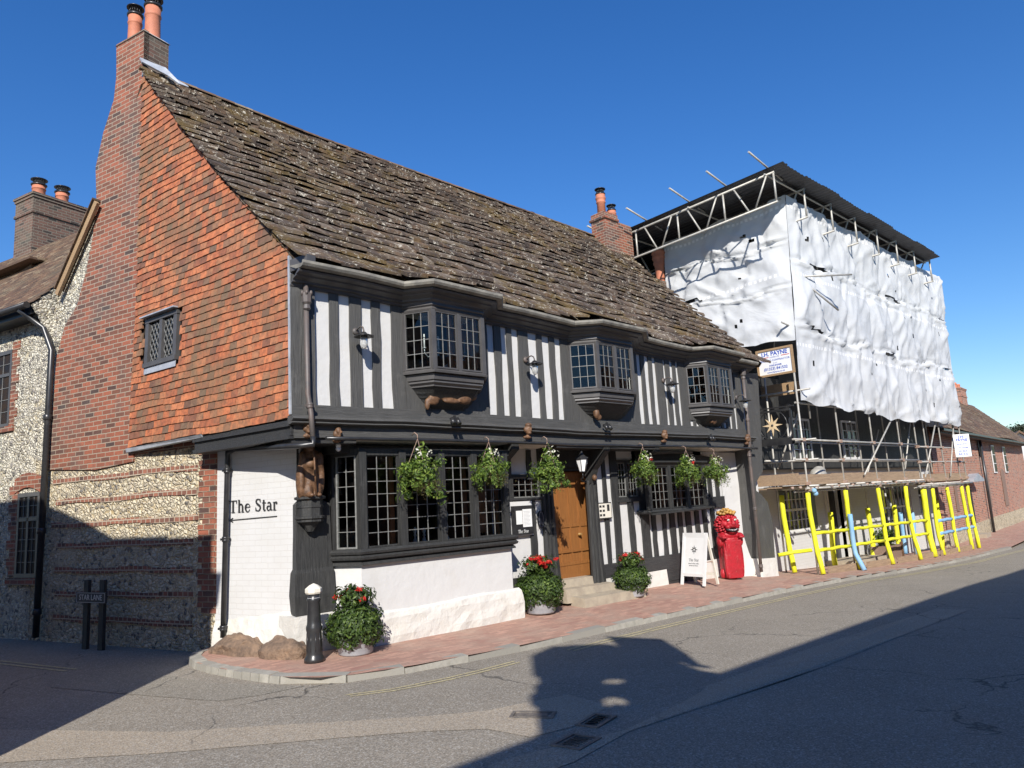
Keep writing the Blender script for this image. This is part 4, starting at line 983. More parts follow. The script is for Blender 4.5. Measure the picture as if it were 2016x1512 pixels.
# cellar hatch & white footings right
m_=MB(); m_.box(7.92,9.2,-.045,.02,-.25,.24); m_.beam((7.95,-.05,.02),(8.5,-.05,.03),.015,.02); m_.beam((8.55,-.06,-.25),(8.55,-.06,.22),.03,.02); 
ht=m_.build('cellar_hatch',MT['blackh'],inn)
m_=MB()
for x0,x1,z1 in((6.35,7.88,.25),(9.2,10.4,.28),(5.6,6.35,.27)):
    m_=MB(); m_.hexa([(x0,-.1,-.35),(x1,-.1,-.35),(x1,.02,-.35),(x0,.02,-.35),(x0,-.05,z1),(x1,-.05,z1),(x1,.02,z1),(x0,.02,z1)]); m_.build('wall_footing',MT['plinth'],inn)
# door with posts
def post(x0,x1,y0,z0,z1,name,lean=0,fl=0):
    m_=MB(); n=8; w_=(x1-x0); P=[];F=[]; sec=[(0,.05),(0,-.0),(.12,-.02),(.16,.01),(.3,.01),(.34,-.03),(.5,-.03),(.54,.01),(.68,.01),(.72,-.02),(1,-.0),(1,.25)]
    for i in range(n+1):
        t=i/n; z=z0+(z1-z0)*t; e=fl*(1-t)**3
        for u,v in sec: P.append((x0-e*(.5-u)*2*0+u*w_+lean*t+ (u-.5)*e, y0+v-e*.3,z))
    k=len(sec)
    for i in range(n):
        for c in range(k-1): F.append((i*k+c,i*k+c+1,i*k+k+c+1,i*k+k+c))
    F.append(tuple(range(n*k,n*k+k)))
    m_.add(P,F); return m_.build(name,MT['black'],inn)
post(4.44,4.70,-.06,.12,2.62,'door_post',0,.12); post(5.6,5.88,-.08,.12,2.05,'door_post',0,.08); 
m_=MB(); m_.box(4.4,5.86,-.04,.2,2.3,2.62); m_.build('door_lintel',MT['black'],inn)
m_=MB(); m_.box(4.70,4.78,.02,.5,.3,2.32); m_.box(5.83,5.9,.02,.3,.3,2.32); m_.box(4.70,5.84,.02,.3,2.24,2.35); m_.build('door_frame',MT['black'],inn)
m_=MB(); dy=.13; nb=4
m_.box(4.76,5.83,dy+.02,dy+.06,.36,2.26)
for i in range(nb): x0=4.765+1.06*i/nb; m_.box(x0+.006,x0+1.06/nb-.006,dy+.012,dy+.025,.62,2.2)
for x in(4.79,5.03,5.3,5.56,5.8): m_.box(x-.016,x+.016,dy-.006,dy+.02,.62,2.2)
for z0,z1,o in((.36,.62,-.01),(.8,.84,-.015),(1.24,1.3,-.004),(2.14,2.22,-.01),(.58,.63,-.02)): m_.box(4.765,5.83,dy+o,dy+.03,z0,z1)
dr=m_.build('door',MT['door'],inn)
m_=MB(); m_.lathe([(.03,0),(.03,.01),(.012,.015),(.012,.03),(.028,.04),(.02,.06)],(0,0,0),10); 
hd=m_.build('door_handle',MT['gold'],dr); hd.location=(5.5,dy-.02,1.1); hd.rotation_euler=(R(90),0,0)
m_=MB(); 
m_.hexa([(4.6,-.32,.02),(5.95,-.36,-.02),(5.95,.2,-.02),(4.6,.2,.02),(4.62,-.28,.24),(5.9,-.3,.22),(5.9,.2,.24),(4.62,.2,.24)]); m_.hexa([(4.66,-.1,.2),(5.62,-.1,.2),(5.62,.6,.2),(4.66,.6,.2),(4.66,-.06,.37),(5.6,-.07,.36),(5.6,.6,.37),(4.66,.6,.37)])
m_.hexa([(4.7,-.62,-.1),(6.35,-.66,-.12),(6.35,-.3,-.12),(4.7,-.3,-.1),(4.72,-.6,.1),(6.3,-.62,.08),(6.3,-.3,.1),(4.72,-.3,.12)])
m_.build('door_step',MT['stone'],inn)
# brackets with carved heads
for (x0,z0,x1,z1) in((3.4,2.05,3.72,2.62),(5.7,1.95,6.0,2.62),(7.25,2.2,7.4,2.62)):
    m_=MB(); pts=[(x0,0,z0),(x0,-.12,z0+.12),(x0+.03,-.3,z0+.38),(x0+.06,-.5,2.64)]; 
    P=[(x0-.06,0,z0-.05),(x0-.06,-.1,z0+.05),(x0-.06,-.2,z0+.3),(x0-.06,-.5,2.56),(x0-.06,-.5,2.66),(x0-.06,0,2.66)]
    m_.prism(P,(.16,0,0)); m_.build('jetty_bracket',MT['black'],inn)
def head(x,z,y=-.66,s=1):
    return fig('carved_head',[((x,y,z),(.065*s,.06*s,.085*s)),((x,y-.055*s,z-.01),(.018,.025,.035)),((x-.06*s,y+.01,z),(.02,.03,.04)),((x+.06*s,y+.01,z),(.02,.03,.04)),((x,y-.01,z+.07*s),(.06*s,.06*s,.04)),((x,y-.04*s,z-.06*s),(.03,.025,.02)),((x,y+.03,z-.12*s),(.09*s,.05,.03)),((x-.025,y-.05,z+.02),(.014,.015,.012)),((x+.025,y-.05,z+.02),(.014,.015,.012))],MT['carved'],inn,.012)
head(3.57,2.86); head(7.33,2.86,s=.95); head(10.55,2.86,s=.9); head(-.22,2.78,-.55,.8); head(.2,2.72,-.55,.7)
m_=fig('carved_beast',[((3.36,-.22,2.1),(.05,.05,.16)),((3.38,-.27,2.27),(.035,.045,.045)),((3.36,-.2,1.95),(.06,.05,.05)),((5.72,-.16,2.1),(.05,.05,.06))],MT['carved'],inn,.015)
# windows at ground level
def wind(x0,x1,z0,z1,y,cols,rows,lights,lab,mat='black',post_=.05):
    m_=MB(); m_.box(x0-post_,x0,y-.03,y+.08,z0-post_,z1+post_); m_.box(x1,x1+post_,y-.03,y+.08,z0-post_,z1+post_); m_.box(x0,x1,y-.03,y+.08,z0-post_,z0); m_.box(x0,x1,y-.03,y+.08,z1,z1+post_)
    ww=(x1-x0)/lights
    for k in range(1,lights): m_.box(x0+ww*k-.025,x0+ww*k+.025,y-.025,y+.08,z0,z1)
    w_=m_.build('window',MT[mat],inn); w_['label']=lab
    for k in range(lights):
        c_,g,l=light(w_,(x0+ww*k+(.027 if k else 0),y+.02),(x0+ww*(k+1)-(.027 if k<lights-1 else 0),y+.02),z0,z1,cols,rows,fr=.02,name='casement',mat='leadbar')
        g.build('pane',MT['glass'],w_); l.build('leading',MT['leadbar'],w_)
        if k%2==1 or lights==1:
            j_=MB(); j_.box(x0+ww*(k+1)-.14,x0+ww*(k+1)-.04,y+.1,y+.16,z0,z1); j_.build('inner_casing',MT['jamb'],w_)
    return w_
wind(3.78,4.42,1.8,2.14,0,4,3,1,'small leaded window above the menu case')
wind(6.55,7.2,1.72,2.38,0,3,5,2,'leaded window right of the black door post')
# projecting right window with shelf
path=[(7.15,0),(7.22,-.25),(9.22,-.25),(9.3,0)]
m_=MB(); 
for x in(7.22,7.93,8.55,9.22): m_.box(x-.05,x+.05,-.29,-.2,1.44,2.32)
m_.sweep(path,[(-.08,1.36),(.04,1.37),(.06,1.4),(.03,1.44),(-.08,1.45)]); m_.sweep(path,[(-.08,2.28),(.03,2.28),(.06,2.34),(.1,2.36),(.1,2.39),(-.2,2.42)]); polyslab(m_,path,1.38,1.43); polyslab(m_,path,2.33,2.38)
m_.beam((7.2,-.33,1.36),(9.35,-.33,1.41),.1,.035)
w_=m_.build('window',MT['black'],inn); w_['label']='wide shallow leaded window under the two right-hand flower baskets, with a black shelf below'
for x0,x1,c in((7.27,7.88,4),(7.98,8.5,3),(8.6,9.17,3)):
    c_,g,l=light(w_,(x0,-.25),(x1,-.25),1.45,2.28,c,5,fr=.02,name='casement',mat='black'); g.build('pane',MT['glass'],w_); l.build('leading',MT['leadbar'],w_)
    j_=MB(); j_.box(x1-.13,x1-.03,-.18,-.12,1.45,2.28); j_.build('inner_casing',MT['jamb'],w_)
# great bay window on the left
bp=[(.42,.0),(.60,-.4),(3.30,-.4),(3.38,0)]
m_=MB(); 
for x in(.625,1.27,1.96,2.58,3.22): m_.box(x-.055,x+.055,-.45,-.33,1.2,2.52)
m_.box(.40,.47,-.04,.08,1.2,2.62); 
m_.sweep(bp,[(-.05,1.03),(.06,1.03),(.055,1.06),(.03,1.08),(.085,1.1),(.095,1.13),(.06,1.16),(.09,1.17),(.1,1.2),(.07,1.23),(.0,1.24),(-.08,1.23)])
m_.sweep(bp,[(-.06,2.46),(.03,2.46),(.035,2.55),(-.06,2.55)]); polyslab(m_,bp,1.05,1.2); polyslab(m_,bp,2.5,2.54)
m_.box(.3,3.42,-.3,.3,2.5,2.6); gb=m_.build('bay_window',MT['black'],inn); gb['label']='large ground-floor bay window with leaded lights'
for p,q,c,r in(((.45,-.07),(.58,-.36),2,6),((.69,-.4),(1.21,-.4),3,7),((1.33,-.4),(1.90,-.4),3,7),((2.02,-.4),(2.52,-.4),3,7),((2.64,-.4),(3.16,-.4),3,7)):
    c_,g,l=light(gb,p,q,1.24,2.47,c,r,fr=.022,name='casement',mat='leadbar' if r==6 else 'black'); g.build('pane',MT['glass'],gb); l.build('leading',MT['leadbar'],gb)
j_=MB()
for x in(1.18,2.50,3.14): j_.box(x-.05,x+.02,-.32,-.25,1.24,2.46)
j_.build('inner_casing',MT['jamb'],gb)
m_=MB(); m_.box(2.72,3.0,-.22,-.16,1.3,2.0); m_.build('inner_shutter',MT['jamb'],gb)
# things in the bay: small white figures
for k,(x,h) in enumerate(((.82,.5),(1.62,.22),(1.78,.2),(2.2,.45))):
    t=thing('ornament',['tall pale ornament inside the ground-floor bay, in its second light from the corner','small white ornament on the bay window sill','second small white ornament on the bay sill, right of the first','dark horned ornament with white marks inside the bay window'][k],'ornament',(x,-.2,1.24))
    m_=MB(); m_.lathe([(.035,0),(.03,.03),(.012,.08),(.025,h*.45),(.015,h*.6),(.03,h*.8),(.01,h)],(x,-.2,1.24),8); m_.build('body',MT['whitepaint'],t)
# plastered base of the bay with bulging plinth
m_=MB(); m_.sweep(bp,[(-.02,-.1),(.0,-.1),(.0,1.06),(-.06,1.06)]); m_.build('bay_base',MT['plaster'],gb)
m_=MB(); P=[];F=[]
bp2=[(.36,0),(.5,-.38),(.64,-.42)]+[(.64+2.8*i/16,-.42) for i in range(1,17)]+[(3.47,-.38),(3.48,.0)]
prf=[(.04,-.1),(.045,.08),(.04,.2),(.03,.31),(.01,.38),(-.03,.42)]
o_=off(bp2,0)
for i,(x,y) in enumerate(bp2):
    for k,(o,z) in enumerate(prf):
        oo=off(bp2,o+.018*noise.noise(V((x*5,z*7,0))))[i]; P.append((oo[0],oo[1],z+(.012*math.sin(x*3)+.02*(x-1.5)*.3 if k>3 else 0)))
for i in range(len(bp2)-1):
    for k in range(5): a=i*6+k; F.append((a,a+6,a+7,a+1))
m_.add(P,F); m_.build('bay_plinth',MT['plinth'],gb)
# small dome camera & hook
m_=MB(); m_.lathe([(.03,.0),(.035,.02),(.03,.05)],(.28,-.42,2.56),10); m_.blob((.28,-.42,2.54),.035,10,6); cm=m_.build('security_camera',MT['whitepaint'],None,(0,0,0)); tag(cm,'small white dome camera under the jetty beside the carved corner saint','security camera')
# ------------------------------------------------------------ boulders at the corner
def boulder(px,label,h,sd_):
    random.seed(sd_)
    a,b=px; A=atg(a[0],a[1],.2);B=atg(b[0],b[1],.2); c=(A+B)/2; c.z=0; L_=(A-B).length/2
    m_=MB(); seg,rg=40,20; P=[];F=[]
    for i in range(rg+1):
        th=math.pi*i/rg*.5
        for k in range(seg):
            an=2*math.pi*k/seg; r_=1+.3*noise.noise(V((math.cos(an)*1.5+sd_,math.sin(an)*1.5,th*1.4)))+.1*noise.noise(V((math.cos(an)*6+sd_,math.sin(an)*6,th*6)))
            u=math.sin(th)*math.cos(an)*L_*r_*1.05; v=math.sin(th)*math.sin(an)*.2*r_; z=math.cos(th)**.55*h*(1+.5*noise.noise(V((u*3+sd_,v*3,0)))+.22*noise.noise(V((u*11+sd_,v*11,0))))
            P.append(c+G*u+GN*v+V((0,0,z-.02)))
    for i in range(rg):
        for k in range(seg): F.append((i*seg+k,(i+1)*seg+k,(i+1)*seg+(k+1)%seg,i*seg+(k+1)%seg))
    m_.smooth=True; m_.add(P,F); o=m_.build('boulder',MT['boulder'],None,c); tag(o,label,'boulder',None)
boulder(((428,1300),(520,1300)),'brown boulder at the foot of the white lane wall, below the black drainpipe',.21,3)
boulder(((515,1300),(605,1300)),'brown boulder at the foot of the white wall, beside the bollard',.22,8)
# ------------------------------------------------------------ wall lamps
def mk_lamp():
    t=local(thing('wall_lamp','x','wall lamp',(0,0,0)))
    m_=MB(); m_.lathe([(.045,0),(.045,.015),(.02,.03)],(0,0,0),12); 
    bk=MB(); bk.smooth=True
    # back plate facing -y
    P=[];n=14
    for r,y in((.05,0),(.05,-.015),(.03,-.03)):
        for k in range(n): a=2*math.pi*k/n; P.append((r*math.cos(a),y,.03+r*math.sin(a)))
    F=[(i*n+k,i*n+(k+1)%n,(i+1)*n+(k+1)%n,(i+1)*n+k) for i in range(2) for k in range(n)]+[tuple(range(2*n,3*n))]
    bk.add(P,F); bk.tube([(0,-.02,.03),(0,-.06,.06),(0,-.13,.075),(0,-.18,.05),(0,-.2,.01),(0,-.2,-.04)],.011,8); bk.build('bracket',MT['ironw'],t)
    s=MB(); s.lathe([(.03,-.02),(.05,-.045),(.135,-.075),(.135,-.083),(.05,-.06),(.045,-.09),(.045,-.1)],(0,-.2,0),20); s.build('lamp_shade',MT['iron'],t)
    g=MB(); g.lathe([(.045,-.09),(.052,-.12),(.05,-.19),(.038,-.23),(.015,-.25),(0.001,-.252)],(0,-.2,0),16); g.build('globe',MT['lampglass'],t)
    b_=MB(); b_.lathe([(.012,-.09),(.03,-.15),(.02,-.19),(.001,-.2)],(0,-.2,0),8); b_.build('bulb',MT['whitepaint'],t)
    return t
LP=[(at(700,657,-.53),'wall lamp with round hood on the upper floor, nearest the tile-hung corner'),(at(1035,712,-.55),'wall lamp with round hood on the broad stud between the first and middle oriel windows'),(at(1306,752,-.54),'wall lamp with round hood between the middle and right oriel windows'),(at(1450,785,-.6),'wall lamp with round hood right of the last oriel window, beside the drainpipe')]
l0=mk_lamp()
for i,(p,lb) in enumerate(LP):
    o=l0 if i==0 else copy_tree(l0); o.location=p; tag(o,lb,'wall lamp','hooded wall lamps on the upper floor')
# floodlights on jetty
def mk_flood():
    t=local(thing('floodlight','x','floodlight'))
    m_=MB(); m_.beam((0,0,0),(0,-.08,.0),.03,.05); m_.box(-.01,.01,-.1,-.06,-.05,.05); m_.build('bracket',MT['iron'],t)
    for s in(-1,1):
        m_=MB(); c=V((.05*s,-.1,-.04)); m_.tube([c+V((0,.03,.05)),c+V((0,-.03,-.04))],[.03,.035],10); m_.build('lamp_head',MT['iron'],t)
    return t
f0=mk_flood()
for i,(px,py,lb) in enumerate(((888,826,'twin black floodlight on the jetty beam under the nearest oriel window'),(1188,838,'twin black floodlight on the jetty beam under the middle oriel window'),(1393,860,'twin black floodlight on the jetty beam under the right oriel window'))):
    o=f0 if i==0 else copy_tree(f0); o.location=at(px,py,-.62); tag(o,lb,'floodlight','twin floodlights along the jetty')
# ------------------------------------------------------------ foliage
def leaves(mb,n,fn,size,up=.3):
    for _ in range(n):
        p,nr=fn(); s_=size*random.uniform(.6,1.3); nr=(V(nr)+V((random.uniform(-.9,.9),random.uniform(-.9,.9),random.uniform(-.5,.9)))*.7).normalized()
        t=nr.orthogonal().normalized(); t=Matrix.Rotation(random.uniform(0,6.28),3,nr)@t; b=nr.cross(t); c=V(p)
        mb.rnd=min(1,max(0,random.random()*.75+.25*noise.noise(c*6)))
        mb.add([c-t*s_,c-b*s_*.45+t*s_*.1+nr*s_*.12,c+t*s_,c+b*s_*.45+t*s_*.1+nr*s_*.12],[(0,1,2,3)]); mb.rnd=None
def shell(c,r,lo=.72,zmin=-9,bump=.18,fr=5,seed=0):
    def f():
        while True:
            d=V((random.gauss(0,1),random.gauss(0,1),random.gauss(0,1))).normalized()
            k=1+bump*noise.noise(d*fr*.5+V((seed,0,0)))+.08*noise.noise(d*9+V((0,seed,0)))
            q=random.uniform(lo,1.02)*k; p=V(c)+V((d.x*r[0]*q,d.y*r[1]*q,d.z*r[2]*q))
            if p.z>zmin: return p,d
    return f
def mk_basket(seed):
    random.seed(seed*7+1)
    t=local(thing('hanging_basket','x','flower basket'))
    m_=MB(); m_.lathe([(.05,-.55),(.1,-.52),(.14,-.45),(.14,-.4)],(0,0,0),14); m_.build('basket',MT['leafdry'],t)
    for k in range(3):
        a=k*2.094+.4; m_=MB(); m_.tube([(0,0,0),(.17*math.cos(a),.17*math.sin(a),-.42)],.004,4); m_.build('chain',MT['clamp'],t)
    m_=MB(); m_.tube([(0,.0,.0),(0,.0,.05),(0,.06,.09),(0,.12,.05)],.006,5); m_.build('hook',MT['clamp'],t)
    m_=MB(); leaves(m_,1150,shell((0,0,-.44),(.24,.23,.19),.55,bump=.7,fr=4,seed=seed),.027)
    sd=random.uniform(0,6.28)
    for j in range(13):   # separate trusses of leaves, some drooping on long stems
        a=sd+random.gauss(0,1.5); rr=random.uniform(.16,.3); dz_=random.choice((0,0,-.1,-.18,-.27,.06)); cc=(rr*math.cos(a),rr*.9*math.sin(a),-.42+dz_+random.uniform(-.05,.05)); s_=random.uniform(.055,.1)
        leaves(m_,int(900*s_),shell(cc,(s_,s_,s_*random.uniform(.8,1.6)),.2,bump=.8,seed=seed+j),random.uniform(.02,.032))
    leaves(m_,230,shell((random.uniform(-.06,.06),0,-.22),(.1,.1,.15),.2,bump=.9,seed=seed+3),.036)
    for j in range(16):
        a=random.uniform(0,6.28); l_=random.uniform(.1,.33); r0=random.uniform(.18,.25)
        for q in range(int(l_*120)):
            h=q/(l_*120); p=V((math.cos(a)*(r0+.05*h)+random.gauss(0,.012),math.sin(a)*(r0+.05*h)+random.gauss(0,.012),-.48-l_*h)); leaves(m_,1,lambda:(p,V((math.cos(a),math.sin(a),-.2))),.017)
    m_.build('foliage',MT['leafb'],t)
    m_=MB(); leaves(m_,380,lambda:(V((random.gauss(.08,.09),random.gauss(-.06,.1),-.54-abs(random.gauss(0,.09)))),V((0,-1,-.5))),.017); m_.build('trailing_stems',MT['leafdry'],t)
    m_=MB(); leaves(m_,34,shell((.03,-.05,-.2),(.12,.12,.12),.85,seed=seed),.024); m_.build('flowers',MT['petalw'],t)
    if seed in(4,5):
        m_=MB(); leaves(m_,14,shell((.1,-.1,-.27),(.05,.05,.03),.6,seed=seed),.026); m_.build('red_flowers',MT['petalr'],t)
    return t
BK=[(822,862),(962,868),(1077,868),(1265,878),(1350,884),(1405,888)]
labs=['hanging basket nearest the corner, in front of the big bay window','hanging basket over the right end of the big bay window','hanging basket in front of the doorway, between two carved brackets','hanging basket right of the lantern, over the narrow leaded window','hanging basket in the middle of the three on the right of the lantern','hanging basket at the far right, nearest the white end wall']
for i,(p,lb) in enumerate(zip(BK,labs)):
    o=mk_basket(i+1); o.location=at(p[0],p[1]+2,-.72); sc_=(1.08,.9,1.05,.9,.95,.92)[i]; o.scale=(sc_,sc_,sc_); tag(o,lb,'flower basket','hanging baskets along the jetty')
random.seed(11)
def mk_tub(seed):
    random.seed(seed); t=local(thing('flower_tub','x','flower tub'))
    m_=MB(); m_.lathe([(.18,0),(.2,.02),(.22,.26),(.24,.27),(.24,.31),(.2,.31)],(0,0,0),20); m_.build('tub',MT['tub'],t)
    m_=MB(); leaves(m_,4300,shell((0,0,.3),(.33,.33,.27),.8,zmin=.02,bump=.25,seed=seed),.024); m_.blob((0,0,.31),(.27,.27,.2),12,8); m_.build('foliage',MT['leaf'],t)
    m_=MB(); leaves(m_,900,shell((0,0,.64),(.25,.25,.14),.4,bump=.5,seed=seed+1),.032); m_.build('flower_leaves',MT['leaf'],t)
    for k in range(17 if seed!=21 else 9):
        m_=MB(); c=shell((0,-.03,.68),(.22,.22,.1),.85,zmin=.62,seed=seed)()[0]; leaves(m_,14,shell(c,(.04,.04,.02),.3,bump=0),.03); m_.build('flower_head',MT['petalr'],t)
    return t
tb=[mk_tub(21),mk_tub(22),mk_tub(23)]
pos=[(V((.33,-.66,0)),1.06,'tub of clipped evergreen and red flowers beside the black bollard'),(V((3.86,-.42,.03)),1.15,'tub of clipped evergreen and red flowers left of the wooden door'),(V((6.15,-.5,-.02)),1.0,'tub of clipped evergreen and red flowers right of the door step')]
for o,(p,s_,lb) in zip(tb,pos): o.location=(p.x,p.y,gz(p.x,p.y)+.0); o.scale=(s_,s_,s_); tag(o,lb,'flower tub','flower tubs along the front of the inn')
random.seed(5)
# ------------------------------------------------------------ bollard
b0=atz(619,1303,0); t=thing('bollard','black cast-iron bollard with a white cap on the pavement corner, beside a flower tub','bollard',(b0.x,b0.y,0))
m_=MB(); m_.lathe([(.12,0),(.12,.04),(.1,.07),(.095,.1),(.088,.34),(.095,.37),(.095,.40),(.083,.43),(.08,.47),(.074,.68),(.082,.7),(.082,.72),(.07,.74),(.07,.77)],(b0.x,b0.y,0),14)
for k in range(10): a=2*math.pi*k/10; m_.tube([(b0.x+.09*math.cos(a),b0.y+.09*math.sin(a),.12),(b0.x+.084*math.cos(a),b0.y+.084*math.sin(a),.33)],.006,5)
m_.build('post',MT['iron'],t)
m_=MB(); m_.lathe([(.072,.70),(.0745,.70),(.0745,.735),(.072,.735)],(b0.x,b0.y,.0),14); m_.build('white_band',MT['whitepaint'],t)
m_=MB(); m_.lathe([(.088,.78),(.1,.8),(.1,.84),(.05,.88),(.005,.9)],(b0.x,b0.y,0),8,False); m_.build('cap',MT['cream'],t)
# ------------------------------------------------------------ street name sign
def gq(px,py,off=.32): return atg(px,py,off)
a=gq(152,1169);b=gq(211,1169); a.z=b.z=.70; cx=(a+b)/2
t=thing('street_name_sign','dark street name plate on two black posts against the flint wall, reading STAR LANE','street sign',(cx.x,cx.y,0))
m_=MB(); zc=.66; u=(b-a).normalized(); 
m_.hexa([a+V((0,0,-.1))-GN*0,b+V((0,0,-.1)),b+V((0,0,-.1))+GN*.02,a+V((0,0,-.1))+GN*.02,a+V((0,0,.055)),b+V((0,0,.055)),b+V((0,0,.055))+GN*.02,a+V((0,0,.055))+GN*.02]); m_.build('name_plate',MT['slate'],t)
bd=MB(); zz0,zz1=.61,.745
for s,e in((a+u*.03+V((0,0,zz0-.7)),b-u*.03+V((0,0,zz0-.7))),(a+u*.03+V((0,0,zz1-.7)),b-u*.03+V((0,0,zz1-.7))),(a+u*.03+V((0,0,zz0-.7)),a+u*.03+V((0,0,zz1-.7))),(b-u*.03+V((0,0,zz0-.7)),b-u*.03+V((0,0,zz1-.7)))): bd.beam(s+GN*.022,e+GN*.022,.004,.005)
bd.build('border',MT['whitepaint'],t)
mm=text('STAR LANE',.115,frame(cx+V((0,0,-.022))+GN*.022,u,(0,0,1)),MT['whitepaint'],'t',None,ext=.001); meshobj('lettering',[mm],t)
L_=(b-a).length
for f in(.26,.78):
    p=a+u*L_*f-GN*.04; m_=MB(); m_.beam(V((p.x,p.y,-.1)),V((p.x,p.y,.93)),.11,.05,GN); m_.build('post',MT['black'],t)
# ------------------------------------------------------------ menu case, poster
a,b=at(1003,995,-.06),at(1046,992,-.06)
t=thing('menu_case','black menu case in a white surround with two white sheets, left of the doorway','menu case',((a.x+b.x)/2,-.06,1.45))
x0,x1,z0,z1=3.66,4.14,1.2,1.7
m_=MB(); m_.box(x0-.05,x1+.02,-.06,.0,z0-.02,z1+.04); m_.build('surround',MT['whitepaint'],t)
m_=MB(); m_.box(x0,x1,-.085,-.055,z0,z1-.03); m_.build('case',MT['iron'],t)
m_=MB(); m_.box(x0+.09,x0+.23,-.09,-.086,z0+.17,z1-.11); m_.build('menu_sheet',MT['paper'],t)
m_=MB(); m_.box(x0+.24,x1-.03,-.09,-.086,z0+.12,z1-.09); m_.build('menu_sheet',MT['paper'],t)
m_=MB(); thestar(m_,((x0+x1)/2,-.0855,z0+.055),(1,0,0),(0,0,1),.055,.24,.002); m_.build('lettering',MT['paper'],t)
m_=MB()
for k in range(11): m_.box(x0+.26,x1-.06-.02*(k%3),-.0915,-.0905,z1-.13-.022*k,z1-.126-.022*k)
m_.build('print_lines',MT['tub'],t)
t=thing('notice_board','pale framed notice with small dark pictures, right of the doorway','notice',(6.05,-.05,1.5))
m_=MB(); m_.box(5.85,6.26,-.07,-.03,1.34,1.64); m_.build('frame',MT['black'],t); m_=MB(); m_.box(5.87,6.24,-.075,-.068,1.36,1.62); m_.build('sheet',MT['cream'],t)
m_=MB()
for i in range(2):
    for j in range(3): m_.box(5.9+i*.09,5.96+i*.09,-.078,-.074,1.39+j*.08,1.43+j*.08)
m_.box(6.12,6.19,-.078,-.074,1.48,1.6); m_.build('pictures',MT['ink'],t)
t=thing('wall_plaque','dark oval plaque on the white panel beside the black door post','plaque',(4.37,-.03,1.4)); m_=MB(); 
P=[(4.37+.07*math.cos(2*math.pi*k/20),-.03,1.42+.15*math.sin(2*math.pi*k/20)) for k in range(20)]; m_.prism(P,(0,-.025,0)); m_.build('plate',MT['slate'],t)
P=[(4.37+.055*math.cos(2*math.pi*k/20),-.054,1.42+.13*math.sin(2*math.pi*k/20)) for k in range(20)]
m_=MB(); m_.tube(P+[P[0]],.003,4); m_.build('rim',MT['tub'],t)
# ------------------------------------------------------------ star helper
def star(mb,c,xd,zd,n,ro,ri,th,hole=0,rot=0,long=1):
    c=V(c);xd=V(xd).normalized();zd=V(zd).normalized();nn=xd.cross(zd)
    P=[]
    for k in range(2*n):
        a=math.pi*k/n+math.pi/2+rot; r_=ro*(long if (k//2)%2==0 else 1) if k%2==0 else ri
        P.append(c+xd*math.cos(a)*r_+zd*math.sin(a)*r_)
    if hole:
        Q=[c+xd*math.cos(math.pi*k/n+math.pi/2+rot)*hole+zd*math.sin(math.pi*k/n+math.pi/2+rot)*hole for k in range(2*n)]
        F=[(k,(k+1)%(2*n),(k+1)%(2*n)+2*n,k+2*n) for k in range(2*n)]; mb.add([p+nn*th for p in P]+[q+nn*th for q in Q],F)
    else: mb.prism(P,nn*th)
# ------------------------------------------------------------ A-board
def gfoot(px,py):
    z=-.03
    for _ in range(8): p=atz(px,py,z); z=gz(p.x,p.y)+.0
    return atz(px,py,z)
A1=gfoot(1334,1147);A2=gfoot(1389,1157);u=(A2-A1); u.z=0; W_=u.length; u.normalize(); nb=V((-u.y,u.x,0))
if nb.dot(CAM-A1)<0: nb=-nb
W_=.62; A1=A2-u*W_
c=(A1+A2)/2; gzc=gz(c.x,c.y)
t=thing('pavement_sign','white wooden A-frame pavement sign with a black star, standing left of the red lion figurehead','pavement sign',(c.x,c.y,gzc))
base=V((c.x,c.y,gzc)); Hh=1.02; lean=.2
def Q(a,h,o=0): # a across, h along height
    return base+u*a+V((0,0,h*.98))-nb*(lean*h)+nb*o
def Bk(a,h,o=0): return base+u*a+V((0,0,h*.98))-nb*(lean*Hh*2-lean*h)+nb*o
m_=MB()
for a in(-W_/2+.03,W_/2-.03): m_.beam(Q(a,0),Q(a,Hh),.06,.03,nb)
m_.beam(Q(-W_/2+.06,Hh-.05),Q(W_/2-.06,Hh-.05),.03,.1); m_.beam(Q(-W_/2+.06,.2),Q(W_/2-.06,.2),.03,.06)
m_.build('front_frame',MT['whitepaint'],t)
m_=MB(); m_.hexa([Q(-W_/2+.05,.2,-.012),Q(W_/2-.05,.2,-.012),Q(W_/2-.05,.2,.006),Q(-W_/2+.05,.2,.006),Q(-W_/2+.05,Hh-.09,-.012),Q(W_/2-.05,Hh-.09,-.012),Q(W_/2-.05,Hh-.09,.006),Q(-W_/2+.05,Hh-.09,.006)]); m_.build('panel',MT['whitepaint'],t)
m_=MB()
for a in(-W_/2+.03,W_/2-.03): m_.beam(Bk(a,0),Bk(a,Hh-.02),.05,.03,nb)
m_.beam(Bk(-W_/2+.06,.2),Bk(W_/2-.06,.2),.03,.05); m_.build('back_frame',MT['cream'],t)
m_=MB(); m_.beam(Q(W_/2-.02,.45),Bk(W_/2-.02,.45),.01,.02); m_.build('stay',MT['clamp'],t)
zd=(Q(0,1)-Q(0,0)).normalized(); xr=zd.cross(nb).normalized()
xr=u if xr.dot(u)>0 else -u
if xr.cross(zd).dot(nb)<0: xr=-xr
m_=MB(); star(m_,Q(0,.69,.009),xr,zd,8,.075,.034,.001,hole=.022,long=1.25); m_.build('star_emblem',MT['ink'],t)
m_=MB(); thestar(m_,Q(0,.49,.008),xr,zd,.055,.25,.001); m_.build('lettering',MT['ink'],t)
mes=[text('Open to all for coffee,',.03,frame(Q(0,.42,.008),xr,zd),MT['ink'],'t',None,ext=.001),text('lunches and dinner',.03,frame(Q(0,.38,.008),xr,zd),MT['ink'],'t',None,ext=.001)]
for me in mes: meshobj('lettering',[me],t)
